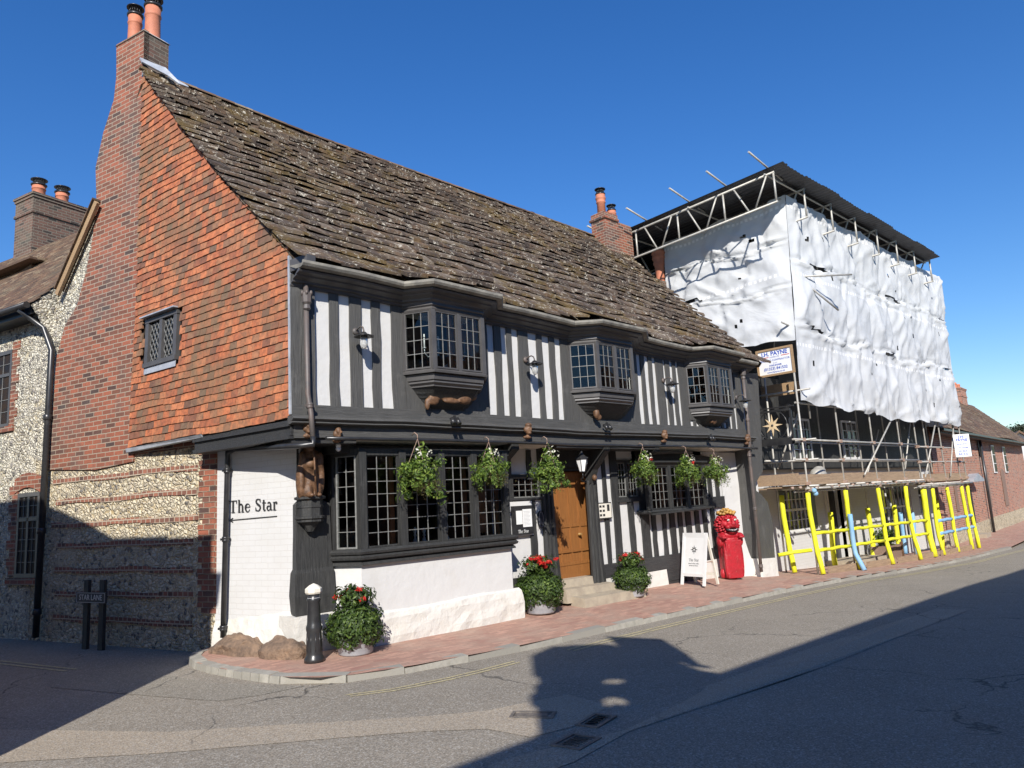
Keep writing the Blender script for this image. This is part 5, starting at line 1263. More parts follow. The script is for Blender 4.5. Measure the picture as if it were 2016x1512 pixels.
# ------------------------------------------------------------ red lion figurehead
sx=at(1442,1130,-.42).x; sy=-.42; sz=gz(sx,sy)-.02
t=thing('lion_figurehead','red-painted carved lion figurehead with a golden crown, standing against the white end wall','statue',(sx,sy,sz))
fdir=V((-.55,-.83,0)).normalized(); rz=math.atan2(fdir.x,-fdir.y)
Rm=Matrix.Rotation(rz,3,'Z')
def W2(x,y,z): return V((sx,sy,sz))+Rm@V((x,y,z))
lb=[((0,.0,.25),(.2,.15,.28)),((0,0,.55),(.22,.16,.25)),((0,.02,.8),(.24,.17,.16)),((0,.02,.93),(.24,.18,.12)),((0,.0,1.15),(.2,.17,.2)),
 ((0,-.13,1.17),(.13,.12,.1)),((0,-.2,1.13),(.11,.1,.065)),((-.085,-.19,1.1),(.06,.065,.055)),((.085,-.19,1.1),(.06,.065,.055)),((0,-.16,1.22),(.045,.14,.05)),((0,-.29,1.165),(.05,.03,.035)),
 ((-.085,-.15,1.275),(.065,.06,.03)),((.085,-.15,1.275),(.065,.06,.03)),((-.14,-.1,1.17),(.06,.08,.07)),((.14,-.1,1.17),(.06,.08,.07)),((0,-.16,.985),(.1,.09,.03)),
 ((-.2,-.1,.9),(.075,.12,.07)),((.2,-.1,.9),(.075,.12,.07)),((-.235,-.03,.8),(.06,.09,.13)),((.235,-.03,.8),(.06,.09,.13)),
 ((-.23,-.2,.88),(.025,.04,.03)),((-.19,-.22,.88),(.025,.04,.03)),((-.15,-.21,.88),(.025,.04,.03)),((.23,-.2,.88),(.025,.04,.03)),((.19,-.22,.88),(.025,.04,.03)),((.15,-.21,.88),(.025,.04,.03)),
 ((-.19,-.13,.4),(.03,.05,.36)),((.19,-.13,.4),(.03,.05,.36)),((-.21,.02,.12),(.05,.07,.1)),((.2,.02,.15),(.05,.07,.12))]
mb=MB()
for c_,r_ in lb: mb.blob(W2(*c_),r_,14,10,Rm)
hexp=[(-.16,-.17,.03),(.16,-.17,.03),(.19,.14,.02),(-.19,.14,.02),(-.18,-.2,.82),(.18,-.2,.82),(.22,.14,.82),(-.22,.14,.82)]
mb.hexa([W2(*q) for q in hexp])
bd_=mb.build('body',MT['redpaint'],t); md=bd_.modifiers.new('fuse','REMESH'); md.mode='VOXEL'; md.voxel_size=.0125; md.use_smooth_shade=True
mb=MB(); random.seed(4)
for ring,(rr,yy,sz_,n_) in enumerate(((.18,-.12,.036,19),(.215,-.06,.042,21),(.235,.01,.048,21),(.225,.09,.05,19))):
    for k in range(n_):
        a=-.75+(math.pi+1.5)*k/(n_-1)+random.uniform(-.05,.05); c0=W2(rr*math.cos(a),yy+random.uniform(-.01,.01),1.13+rr*1.0*math.sin(a))
        out=(W2(math.cos(a),0,math.sin(a))-W2(0,0,0)).normalized(); tw=Rm@V((0,1,0)); b_=out.cross(tw); rot=Matrix((b_,tw,out)).transposed()
        mb.blob(c0,(sz_*.62,sz_*.8,sz_*.95),8,6,rot)
mb.build('mane',MT['redpaint'],t)
for s_ in(-1,1):
    mb=MB(); mb.blob(W2(.078*s_,-.225,1.24),(.03,.02,.022),10,7,Rm); mb.build('eye',MT['cream'],t)
    mb=MB(); mb.blob(W2(.078*s_,-.243,1.238),(.011,.006,.011),8,6,Rm); mb.build('pupil',MT['ink'],t)
mb=MB(); P=[W2(.12*math.cos(math.pi+math.pi*k/12),-.265+.09*(abs(k-6)/6)**2,1.055+.035*math.sin(math.pi+math.pi*k/12)) for k in range(13)]; mb.tube(P,[.01]+[.022]*11+[.01],8); mb.blob(W2(0,-.22,1.035),(.09,.05,.022),10,6,Rm); mb.build('mouth',MT['ink'],t)
mb=MB()
for k in range(9): 
    a=math.pi*(.12+.76*k/8)+math.pi; mb.blob(W2(.105*math.cos(a),-.283+.06*(abs(k-4)/4)**2,1.062+.03*math.sin(a)),(.009,.007,.015),6,5)
mb.build('teeth',MT['whitepaint'],t)
for k in(-1,1):
    mb=MB(); mb.blob(W2(.022*k,-.318,1.165),(.01,.006,.009),6,5); mb.build('nostril',MT['ink'],t)
mb=MB()
for k in range(14): a=2*math.pi*k/14; mb.blob(W2(.175*math.cos(a),.02+.14*math.sin(a),1.385+.018*math.sin(k*2)),(.045,.045,.035),8,6)
for k in range(9): a=2*math.pi*k/9; mb.blob(W2(.11*math.cos(a),.02+.09*math.sin(a),1.43+.015*math.sin(k*3)),(.042,.042,.03),8,6)
for k in range(5): a=2*math.pi*k/5; mb.blob(W2(.05*math.cos(a),.02+.04*math.sin(a),1.465),(.035,.035,.028),8,6)
mb.build('crown',MT['gold'],t)
random.seed(9)
# ------------------------------------------------------------ lantern by the door
c=at(1146,915,-.42); t=thing('lantern','white-glazed black lantern on a bracket beside the black door post','lantern',c)
m_=MB(); m_.lathe([(.055,-.13),(.06,-.13),(.06,-.115)],c,6,False); m_.lathe([(.115,.09),(.12,.1),(.11,.115),(.045,.18),(.03,.2),(.02,.24),(.005,.26)],c,6,False); m_.tube([c+V((0,0,-.13)),c+V((0,0,-.24))],.01,6)
for k in range(6):
    a=2*math.pi*(k+.5)/6; m_.tube([c+V((.055*math.cos(a),.055*math.sin(a),-.12)),c+V((.108*math.cos(a),.108*math.sin(a),.09))],.006,4)
for k in range(6): a=2*math.pi*(k+.5)/6; m_.blob(c+V((.11*math.cos(a),.11*math.sin(a),.12)),.012,6,4)
m_.build('lantern_frame',MT['iron'],t)
m_=MB(); m_.lathe([(.05,-.115),(.1,.09)],c,6,False); m_.build('glazing',MT['paper'],t)
m_=MB(); m_.tube([c+V((0,0,-.22)),c+V((.1,.15,-.25)),V((5.6,-.06,c.z-.3))],.012,6); m_.build('bracket',MT['iron'],t)
# ------------------------------------------------------------ COTTAGE along the lane
cot=thing('flint_cottage','flint-walled cottage with brown tiled roof and tall chimney, left of the inn','cottage',(gp(8,0).x,gp(8,0).y,0))
m_=MB(); m_.prism([gp(6.25,-.2,.01),gp(22,-.2,.01),gp(22,5.75,.01),gp(6.25,5.75,.01)],GN*-.3); m_.build('flint_wall',MT['flintw'],cot)
ez=5.62
def cotroof(t,k,o=0): # k up-slope distance
    return gp(t,ez+k*.72,.35-k*.70)+V((0,0,o))
m_=MB(); z=0; row=0
while z<4.4:
    tt=5.93+ (row%2)*.08; 
    while tt<14:
        w_=.165; o=random.uniform(0,.006)
        m_.hexa([cotroof(tt,z,o),cotroof(tt+w_-.004,z,o),cotroof(tt+w_-.004,z+.17,-.02),cotroof(tt,z+.17,-.02),cotroof(tt,z,.016+o),cotroof(tt+w_-.004,z,.016+o),cotroof(tt+w_-.004,z+.17,-.004),cotroof(tt,z+.17,-.004)]); tt+=w_
    z+=.11; row+=1
m_.build('roof',MT['browntile'],cot)
m_=MB(); m_.prism([cotroof(5.95,0,-.05),cotroof(5.95,4.4,-.05),gp(5.95,5.3,-2.7),gp(5.95,5.0,.0)],G*.05); m_.build('gable_end',MT['flintw'],cot)
m_=MB(); P=[gp(6.0,ez-.06,.42),gp(14,ez-.08,.42)]; m_.tube(P,.06,8); m_.beam(gp(6.05,ez-.13,.3),gp(14,ez-.15,.3),.05,.14); m_.add([gp(5.95,ez-.2,.0),gp(14,ez-.2,.0),gp(14,ez-.2,.33),gp(5.95,ez-.2,.33)],[(0,1,2,3)]); m_.build('gutter',MT['iron'],cot)
a=atg(104,640,.1);b=atg(70,1255,.1)
m_=MB(); m_.tube([gp(6.25,ez-.1,.42),gp(6.2,ez-.2,.3),gp(6.0,ez-.42,.12),V((a.x,a.y,a.z-.45)),b],.052,10); 
for z in(3.6,1.7,.4): 
    q=a+(b-a)*((z-a.z)/(b.z-a.z)); m_.lathe([(.06,-.05),(.07,-.04),(.07,.04),(.06,.05)],q,10)
m_.build('drainpipe',MT['iron'],cot)
def cwin(px,lab,arch):
    t0,t1=gt(px[2],px[3],.02),gt(px[0],px[1],.02); 
    return t0,t1
# lower window
def cotwin(t0,t1,z0,z1,c,r,lab,lights=2):
    f=MB(); ww=(t1-t0)/lights
    for k in range(lights+1): f.hexa([gp(t0+ww*k-.03,z0,-.1),gp(t0+ww*k-.03,z0,.03),gp(t0+ww*k+.03,z0,.03),gp(t0+ww*k+.03,z0,-.1),gp(t0+ww*k-.03,z1,-.1),gp(t0+ww*k-.03,z1,.03),gp(t0+ww*k+.03,z1,.03),gp(t0+ww*k+.03,z1,-.1)])
    for z in(z0-.03,z1,): f.beam(gp(t0-.03,z,.0),gp(t1+.03,z,.0),.07,.07)
    if z1-z0>1.2: f.beam(gp(t0,z1-.42,.0),gp(t1,z1-.42,.0),.06,.06)
    w_=f.build('window',MT['trim'],cot); w_['label']=lab
    g=MB(); g.add([gp(t0,z0,.012),gp(t0,z1,.012),gp(t1,z1,.012),gp(t1,z0,.012)],[(0,1,2,3)]); g.build('pane',MT['glasscot'] if 'glasscot' in MT else simple('dark_old_pane',(.015,.017,.022),(.04,.025,.015),4,.5,spec=.1),w_)
    l=MB()
    for k in range(1,c*lights): l.beam(gp(t0+(t1-t0)*k/(c*lights),z0,.018),gp(t0+(t1-t0)*k/(c*lights),z1,.018),.01,.01)
    for k in range(1,r): l.beam(gp(t0,z0+(z1-z0)*k/r,.018),gp(t1,z0+(z1-z0)*k/r,.018),.01,.01)
    l.build('leading',MT['leadbar'],w_)
    return w_
t0=gt(76,1000,.02);t1=gt(40,1000,.02); cotwin(t0,t1+.05,1.0,2.33,2,7,'tall leaded window at street level behind the black drainpipe')
t0b=gt(20,760,.02); cotwin(t0b,t0b+1.1,3.65,4.98,2,6,'leaded window under the cottage eaves')
m_=MB(); 
def qb(t0,t1,z0,z1,o=.03,mk=None): m_.hexa([gp(t0,z0,-.05),gp(t0,z0,o),gp(t1,z0,o),gp(t1,z0,-.05),gp(t0,z1,-.05),gp(t0,z1,o),gp(t1,z1,o),gp(t1,z1,-.05)])
z=.95;k=0
while z<2.42: 
    w_=(.2,.3)[k%2]+random.uniform(-.02,.02); qb(t1+.08,t1+.08+w_,z,z+.15,.025); z+=.155;k+=1
m_.build('brick_surround',MT['brick'],cot); m_=MB()
z=3.6
while z<5.05: w_=(.14,.24)[k%2]; qb(t0b-.03-w_,t0b-.03,z,z+.15,.025); z+=.155;k+=1
m_.build('brick_surround',MT['brick'],cot); m_=MB(); qb(t0-.1,t1+.3,.82,.93,.06); m_.build('brick_sill',MT['brick'],cot); m_=MB(); qb(t0b-.2,t0b+1.2,3.5,3.6,.05); m_.build('brick_sill',MT['brick'],cot); m_=MB()
n=9
for i in range(n):
    f=lambda t:2.36+.1*math.sin(math.pi*(t-t0+.05)/(t1-t0+.25)); ta=t0-.1+(t1-t0+.3)*i/n; tb_=t0-.1+(t1-t0+.3)*(i+1)/n-.004
    m_.hexa([gp(ta,f(ta),-.05),gp(ta,f(ta),.04),gp(tb_,f(tb_),.04),gp(tb_,f(tb_),-.05),gp(ta,f(ta)+.25,-.05),gp(ta,f(ta)+.25,.04),gp(tb_,f(tb_)+.25,.04),gp(tb_,f(tb_)+.25,-.05)])
m_.build('brick_arch',MT['brick'],cot)
# chimney of the cottage, standing back on the ridge
def chim(parent,c,ux,w_,d,z0,z1,mat,pots,label=None,bands=True):
    c=V(c);ux=V(ux).normalized();uy=V((-ux.y,ux.x,0))
    def Qc(a,b,z): return V((c.x,c.y,0))+ux*a+uy*b+V((0,0,z))
    m_=MB()
    def bx(e,za,zb): m_.hexa([Qc(-w_/2-e,-d/2-e,za),Qc(w_/2+e,-d/2-e,za),Qc(w_/2+e,d/2+e,za),Qc(-w_/2-e,d/2+e,za),Qc(-w_/2-e,-d/2-e,zb),Qc(w_/2+e,-d/2-e,zb),Qc(w_/2+e,d/2+e,zb),Qc(-w_/2-e,d/2+e,zb)])
    if bands: bx(0,z0,z1-.55); bx(.03,z1-.55,z1-.47); bx(.005,z1-.47,z1-.13); bx(.03,z1-.13,z1-.06); bx(.055,z1-.06,z1)
    else: bx(0,z0,z1)
    o=m_.build('chimney',mat,parent)
    if label:o['label']=label
    for a,h,r,cw in pots: pot(Qc(a,0,z1),r,h,o,cw)
    return o
o_=-2.6
tl,tr_=gt(66,460,o_),gt(172,460,o_); cc=(gp(tl,0,o_)+gp(tr_,0,o_))/2
zt=atg(66,378,o_).z; print('cot chim',tl,tr_,zt)
ux=G
cA=atg(66,400,o_); cC=gp(0,0)
# near vertical edge at px 66; long face to the right (facing the street), short face to the lane
lenr=1.75
ctr=V((cA.x,cA.y,0))-GN*(lenr/2)+G*.42
chim(cot,ctr,-GN,lenr,.84,6.0,zt,MT['brickdark'],[(-.55,.38,.16,True),(.05,.38,.16,True)],'weathered brick chimney with two capped pots on the cottage')
# tile-hung gable further along
m_=MB(); q0=atg(62,515,-1.5); 
P=[atg(62,520,-1.4),atg(62,632,-1.4)+V((0,0,-.3)),atg(-60,760,-1.4),atg(-120,640,-1.4)]
m_.prism(P,GN*-.2); m_.build('hung_tiles',MT['browntile'],cot)
m_=MB(); a=atg(68,508,-1.3);b=atg(-60,560,-1.3); 
for k in range(6): 
    m_.beam(a+V((0,0,.02*k))-GN*.16*k,b+V((0,0,.02*k))-GN*.16*k,.2,.05)
m_.build('dormer_roof',MT['browntile'],cot)
# ------------------------------------------------------------ white brick house inside the scaffolding
h2=thing('white_brick_house','white-painted brick house with dark upper floor, wrapped in scaffolding','house',(18,0,-.5))
HX0,HX1=11.95,25.6; HY=.25
m_=MB(); 
def hw(x0,x1,z0,z1,y=HY,th=.25): m_.box(x0,x1,y,y+th,z0,z1)
wins=[(14.05,14.95,.62,1.62)]
for a in((HX0,13.75,-1,2.2),(13.75,15.25,-1,.58),(13.75,15.25,1.7,2.2),(15.25,16.35,-1,2.2),(16.35,17.4,1.85,2.2),(17.4,20.3,-1,2.2),(20.3,23.2,1.9,2.2),(20.3,23.2,-1,-.1),(23.2,24.0,-1,2.2),(24.0,24.9,1.8,2.2),(24.0,24.9,-1,.6),(24.9,HX1,-1,2.2)): hw(*a)
m_.build('ground_wall',MT['whitebrick'],h2)
m_=MB(); m_.box(14.0,HX1-.1,.1,7.5,2.2,8.6); m_.box(12.3,14.0,.1,3,2.2,4.6); m_.build('upper_storeys',MT['black'],h2)
m_=MB(); m_.box(13.42,13.72,HY-.04,HY,.6,1.66); m_.box(15.28,15.55,HY-.04,HY,.6,1.66); m_.build('shutter',MT['iron'],h2)
m_=MB(); m_.box(16.35,17.4,HY+.2,HY+.25,-.5,1.85); m_.build('door',MT['iron'],h2)
m_=MB(); m_.box(16.2,16.35,HY-.05,HY+.1,-.5,1.95); m_.box(17.4,17.55,HY-.05,HY+.1,-.5,1.95); m_.box(16.15,17.6,HY-.06,HY+.1,1.88,2.0); m_.build('door_case',MT['plinth'],h2)
m_=MB(); m_.hexa([(15.8,-.55,-.6),(18.3,-.55,-.7),(18.3,.3,-.7),(15.8,.3,-.6),(15.8,-.5,-.32),(18.3,-.5,-.36),(18.3,.3,-.36),(15.8,.3,-.32)]); m_.build('door_step',MT['stone'],h2)
def sash(x0,x1,z0,z1,y,cols,rows,par,lab):
    f=MB()
    for k in range(cols+1): x=x0+(x1-x0)*k/cols; w_=.025 if k in(0,cols) else .01; f.box(x-w_,x+w_,y-.02,y+.03,z0,z1)
    for k in range(rows+1): z=z0+(z1-z0)*k/rows; w_=.03 if k in(0,rows,rows//2) else .01; f.box(x0,x1,y-.022,y+.03,z-w_,z+w_)
    w2=f.build('window',MT['whitepaint'],par); w2['label']=lab
    g=MB(); g.add([(x0,y+.01,z0),(x1,y+.01,z0),(x1,y+.01,z1),(x0,y+.01,z1)],[(0,1,2,3)]); g.build('pane',MT['darkpane'],w2); return w2
MT['darkpane']=simple('dark_window_pane',(.02,.022,.025),(.05,.045,.04),3,.05)
sash(13.78,15.22,.6,1.68,HY+.03,6,4,h2,'white sash window between black shutters under the platform')
sash(20.3,23.2,-.1,1.9,HY+.05,8,2,h2,'wide shopfront window in the deep shade of the platform')
sash(24.05,24.85,.65,1.75,HY+.05,2,2,h2,'white-framed window at the far end of the scaffolded house')
sash(14.3,15.4,2.45,3.55,.07,3,4,h2,'upper window above the nearest end of the platform'); sash(17.6,18.7,2.5,3.6,.07,3,4,h2,'upper window in the middle, behind the sheeting edge')
m_=MB(); m_.box(24.15,24.75,HY-.02,HY+.0,.2,.68); m_.build('window_notice',MT['paper'],h2)
# black corner post / party pier
m_=MB(); PY=-.45
P=[at(a,b,PY) for a,b in((1466,735),(1469,850),(1483,960),(1491,1050),(1501,1102),(1526,1100),(1521,1030),(1512,990),(1500,974),(1489,966),(1488,950),(1502,928),(1500,880),(1492,735))]
m_.prism(P,(0,.5,0)); m_.build('corner_pier',MT['grey'],h2)
m_=MB(); fa=at(1501,1100,PY-.03);fb=at(1527,1098,PY-.03);fc=at(1534,1136,PY-.07);fd=at(1503,1137,PY-.07)
m_.prism([fd,fc,fb,fa],(0,.6,0)); m_.build('pier_foot',MT['plinth'],h2)
PT=atx(1304,492,13.0); PT.y+=.15; print('pot',PT); m_=MB(); m_.lathe([(.12,-.05),(.125,.0),(.13,.1),(.12,.15),(.14,.5),(.17,.54),(.17,.6),(.15,.64),(.2,.72),(.19,.78),(.16,.8),(.21,.86),(.18,.95),(.15,.98)],(PT.x,PT.y,PT.z-.95),16); m_.build('chimney_pot',MT['terra'],h2); m_=MB(); m_.box(PT.x-.25,PT.x+.3,PT.y-.2,PT.y+.5,6.4,PT.z-.98); m_.build('chimney',MT['brickdark'],h2)
# wooden planter with shrub
t=thing('planter_box','square timber planter with an evergreen shrub, behind the yellow-sleeved scaffold posts','planter',(18.6,-.35,-.6))
m_=MB(); m_.box(18.2,19.2,-.6,-.1,-.6,-.12); m_.build('box',MT['woodbox'],t)
for x in(18.17,19.17): m_=MB(); m_.box(x,x+.07,-.64,-.57,-.62,-.05); m_.build('corner_leg',MT['carved'],t)
m_=MB(); leaves(m_,900,shell((18.7,-.35,.1),(.5,.3,.3),.5,bump=.4),.05); m_.build('shrub',MT['leaf'],t)
# ------------------------------------------------------------ scaffolding
sc=thing('scaffolding','tube scaffolding with timber platform and dark tin roof around the white brick house','scaffolding',(18,-1,-.5))
SY=-1.0; X0=at(1590,957,SY).x; X1=25.05
front=[at(px,957,SY).x for px in(1590,1663,1729,1783,1816,1834,1864.5,1893,1905)]
print('front xs',[round(x,2) for x in front])
def tube(name,pts,r=.024,mat='pole',n=8,lab=None):
    m_=MB(); m_.tube(pts,r,n); o=m_.build(name,MT[mat],sc); 
    if lab:o['label']=lab
    return o
for x in front: tube('standard',[(x,SY,gz(x,SY)-.02),(x,SY,9.2 if x>13.2 else 4.6)])
tube('standard',[(13.35,SY+.1,3.4),(13.35,SY+.1,9.3)])
IY=-.12
inn_x=[12.75,15.6,18.3,20.4,21.9,24.6]
for x in inn_x: tube('standard',[(x,IY,gz(x,IY)),(x,IY,9.0 if x>13.4 else 5.0)])
for x,y in((12.55,.6),(12.9,-.5)): tube('standard',[(x,y,1.9),(x,y,3.3)])
XM=front[4]-.1; XE=front[8]+.2
for z in(2.36,2.84): tube('ledger',[(X0-.55,SY-.03,z),(XM,SY-.03,z)]); tube('ledger',[(XM+.1,SY-.03,z-.06),(XE,SY-.03,z-.06)])
for z in(2.4,2.9): tube('ledger',[(12.3,IY,z),(24.7,IY,z)])
for z in(1.68,1.62): tube('ledger',[(X0-.2,SY-.05 if z>1.65 else SY+.25,z),(XM+.2,SY-.05 if z>1.65 else SY+.25,z)])
tube('ledger',[(XM-.5,SY-.08,1.55),(XE+.1,SY-.08,1.55)]); tube('ledger',[(XM,SY+.2,1.5),(XE+.1,SY+.2,1.5)])
for z in(3.75,5.6,7.5,9.1): tube('ledger',[(13.0+.0*z if z>4 else 12.5,SY+.05,z),(XE,SY+.05,z)])
for z in(2.36,2.84,4.05): tube('ledger',[(X0+.1,-1.3,z),(X0+.1,.9,z)])
# transoms (putlogs)
x=12.7; k=0
while x<25.1:
    z=1.74 if x<XM else 1.6
    tube('transom',[(x,SY-.18-random.uniform(0,.08),z),(x,.2,z)]); x+=random.uniform(.75,1.1)
for a,b in(((15.9,SY-.06,1.95),(19.2,SY-.06,4.0)),((20.0,SY+.3,1.9),(21.4,SY+.3,3.9)),((20.9,SY,1.8),(23.0,SY,3.9)),((23.3,SY-.05,1.8),(24.5,SY-.05,3.6)),((12.75,-.2,2.2),(13.4,-.6,3.6)),((18.5,IY,1.9),(20,IY,3.4))): tube('brace',[a,b])
# clamps
m_=MB()
for x in front:
    for z in(1.66,1.8,2.36,2.84): zz=z if x<XM else z-.06; m_.box(x-.045,x+.045,SY-.075,SY+.045,zz-.04,zz+.04)
for x in front[:5]: 
    for dx in(-.9,-.5,.4): m_.lathe([(.035,-.03),(.045,0),(.035,.03)],(x+dx,SY-.05,1.71),6)
cl=m_.build('clamps',MT['clamp'],sc); cl['kind']='stuff'
# boards
def bplank(name,x0,x1,y0,y1,z0,z1,mat='board',tilt=0,lab=None):
    m_=MB(); m_.hexa([(x0,y0,z0),(x1,y0,z0+tilt),(x1,y1,z0+tilt),(x0,y1,z0),(x0,y0,z1),(x1,y0,z1+tilt),(x1,y1,z1+tilt),(x0,y1,z1)]); o=m_.build(name,MT[mat],sc); 
    if lab:o['label']=lab
xb=[12.2,14.0,16.9,18.9,XM]
for a,b in zip(xb,xb[1:]): bplank('toe_board',a,b-.01,SY-.0,SY+.035,1.77,2.02+random.uniform(-.01,.01),tilt=random.uniform(-.01,.01))
for a,b in((XM+.4,23),(23.01,XE)): bplank('toe_board',a,b,SY,SY+.035,1.67,1.92)
bplank('toe_board',12.15,12.185,-.98,.6,1.8,2.05)
for k in range(5): bplank('platform_board',12.1,XM,SY+.05+k*.225,SY+.265+k*.225,1.785,1.82)
for k in range(5): bplank('platform_board',XM+.3,XE,SY+.05+k*.225,SY+.265+k*.225,1.64,1.675)
for k in range(2): bplank('platform_board',11.95,13.1,-.55+k*.3,-.28+k*.3,1.72-.02*k,1.75-.02*k)
m_=MB(); m_.box(12.9,12.94,-.95,.1,4.02,4.32); m_.box(12.9,13.2,-1.0,-.97,4.05,4.3); o=m_.build('toe_board',MT['plank'],sc)
# kick boards at pavement level
for a,b in((13.0,15.1),(15.3,17.3),(17.5,19.3),(19.4,20.9),(21.2,22.0),(22.1,23.3),(23.4,24.9)):
    z=gz((a+b)/2,-1); dzz=gz(b,-1)-gz(a,-1); 
    m_=MB(); m_.hexa([(a,-1.08,z-.08-dzz/2),(b,-1.08,z-.08+dzz/2),(b,-1.04,z-.08+dzz/2),(a,-1.04,z-.08-dzz/2),(a,-1.08,z+.17-dzz/2),(b,-1.08,z+.17+dzz/2),(b,-1.04,z+.17+dzz/2),(a,-1.04,z+.17-dzz/2)]); m_.build('kick_board',MT['board'],sc)
# foam sleeves
def sleeve(x,y,z0,z1,r=.078,mat='foamy',flare=.14,lab=None):
    m_=MB(); n=7; P=[]
    for i in range(n+1):
        t=i/n; z=z0+(z1-z0)*t; yy=y-flare*max(0,1-t*3.2)-.015*math.sin(t*6+x); P.append((x+.03*math.sin(t*5+x*3)-.05*max(0,1-t*3.2),yy,z))
    m_.tube(P,r,12); o=m_.build('foam_sleeve',MT[mat],sc)
    if lab:o['label']=lab
for i,x in enumerate(front): sleeve(x,SY-.0,gz(x,SY)+.02,(1.58 if x<XM else 1.45),r=.085 if i==4 else .057,flare=.15 if i<4 else .08)
xb_=front[1]-.13; sleeve(xb_,SY-.09,gz(xb_,SY)+.0,.98,r=.058,mat='foamb',flare=.2,lab='pale blue foam sleeve')
sleeve(12.62,-.3,gz(12.6,-.3)+.03,1.55,r=.06,flare=.12)
for i,x in enumerate(inn_x[1:]):
    xx=x; sleeve(xx,IY,gz(xx,IY),1.0 if i!=3 else .7,r=.07,mat='foamb' if i in(3,) else 'foamy',flare=0)
sleeve(20.9,IY,-.55,.75,r=.06,mat='foamb',flare=0)
def hs(x0,x1,y,z0,z1,r=.042,mat='foamy'):
    m_=MB(); n=5; m_.tube([(x0+(x1-x0)*k/n,y-.01*math.sin(k*2),z0+(z1-z0)*k/n+.012*math.sin(k*2.4)) for k in range(n+1)],r,10); m_.build('foam_sleeve',MT[mat],sc)
for a,b in zip(front[:5],front[1:5]):
    for zz in(.62,.22): hs(a+.08,b-.06,SY-.0,zz-.03*(a-12.8)/2,zz-.03*(b-12.8)/2)
pa=at(1532,1093,-.42); pb=at(1598,1083,-.98)
m_=MB(); m_.tube([pa,(pa+pb)/2+V((0,0,.015)),pb],.045,10); m_.build('foam_sleeve',MT['foamy'],sc)
for a,b in zip(front[5:8],front[6:9]):
    for zz in(.42,.02): hs(a+.06,b-.04,SY,zz,zz,.05,'foamb')
for k in range(2):
    m_=MB(); m_.blob((X0+.1+.06*k,SY-.1,1.62-.07*k),(.07,.06,.06)); m_.build('foam_cap',MT['foamb'],sc)
# debris on the platform
random.seed(31)
for k in range(26):
    x=12.4+random.random()*4.2; z=1.84
    m_=MB(); s_=random.uniform(.05,.16); c=V((x,-.75+random.uniform(0,.5),z+s_*.5)); d=V((random.uniform(-1,1),random.uniform(-1,1),random.uniform(-.5,.8))).normalized()
    m_.beam(c-d*s_,c+d*s_,s_*.8,s_*.5); o=m_.build('plaster_chunk',MT['rubble'],None,c); tag(o,'broken chunk of plaster lying on the near end of the scaffold platform','plaster chunk','broken chunks on the scaffold platform')
t=thing('rubble_sack','crumpled pale grey sack standing on the scaffold platform','sack',(14.1,-.6,1.83))
m_=MB(); m_.blob((14.1,-.6,2.0),(.3,.2,.2)); m_.blob((14.3,-.55,2.12),(.2,.15,.12)); o=m_.build('sack',MT['pole'],t)
# tin roof and lattice beams
RYf,RYb=-1.7,8.5; q0=at(1540,318,RYf); q1=at(1853,505,RYf); RX0,RX1=q0.x,q1.x; print('roof',q0,q1)
def rz_(y): return q0.z-(y+1.7)*.045
m_=MB(); n=260; P=[];F=[]
for i in range(n+1):
    x=RX0+(RX1-RX0)*i/n; a=.014*math.sin(i*math.pi/2)
    for y in(RYf,-.2,3,RYb): P.append((x,y+ (.03*math.sin(int(x)*1.7) if y<-1 else 0),rz_(y)+a+.004*math.sin(int(x/.9)*2.1)))
for i in range(n):
    for k in range(3): a=i*4+k; F.append((a,a+4,a+5,a+1))
m_.add(P,F); m_.build('tin_roof',MT['tin'],sc)
def lattice(x,y0,y1,zt,h,name='roof_truss',along='y',nb=7,px=None):
    m_=MB(); r=.029
    def Q(u,z): return V((x,u,z)) if along=='y' else V((u,x,z))
    dz_=lambda u:0 if along!='y' else -(u-y0)*.045
    m_.tube([Q(y0,zt+dz_(y0)),Q(y1,zt+dz_(y1))],r,8); m_.tube([Q(y0,zt-h+dz_(y0)),Q(y1,zt-h+dz_(y1))],r,8)
    L_=(y1-y0)/nb
    for k in range(nb):
        u=y0+L_*k; 
        m_.tube([Q(u+.03,zt+dz_(u)),Q(u+.03,zt-h+dz_(u))],r*.9,6)
        m_.tube([Q(u+.2,zt+dz_(u)),Q(u+L_*.42,zt-h+dz_(u))],r*.8,6); m_.tube([Q(u+L_*.82,zt+dz_(u)),Q(u+L_*.55,zt-h+dz_(u))],r*.8,6)
    return m_.build(name,MT['pole'],sc)
for k in range(8):
    x=RX0+.12+(RX1-.3-RX0-.12)*k/7; lattice(x,-1.42,8.3,q0.z-.12,.76)
for y in(-1.2,1.0,3.2,5.4): tube('ledger',[(RX0+.05,y,q0.z-.1-(y+1.7)*.045),(RX1-.1,y,q0.z-.1-(y+1.7)*.045)])
for y,xx in((-1.25,12.3),(-.1,12.3),(1.0,12.25),(2.4,12.3),(3.8,12.3)): tube('transom',[(RX0-.75,y,q0.z+.22-.045*(y+1.7)),(RX0+.9,y,q0.z-.04-.045*(y+1.7))],lab='tube end sticking out beyond the tin roof')
for a,b in(((13.25,-1.05,7.02),(14.6,-1.9,7.1)),((13.25,-1.08,7.0),(14.2,-1.6,6.15)),((12.4,-.9,5.75),(13.5,-.98,5.6))): tube('brace',[a,b])
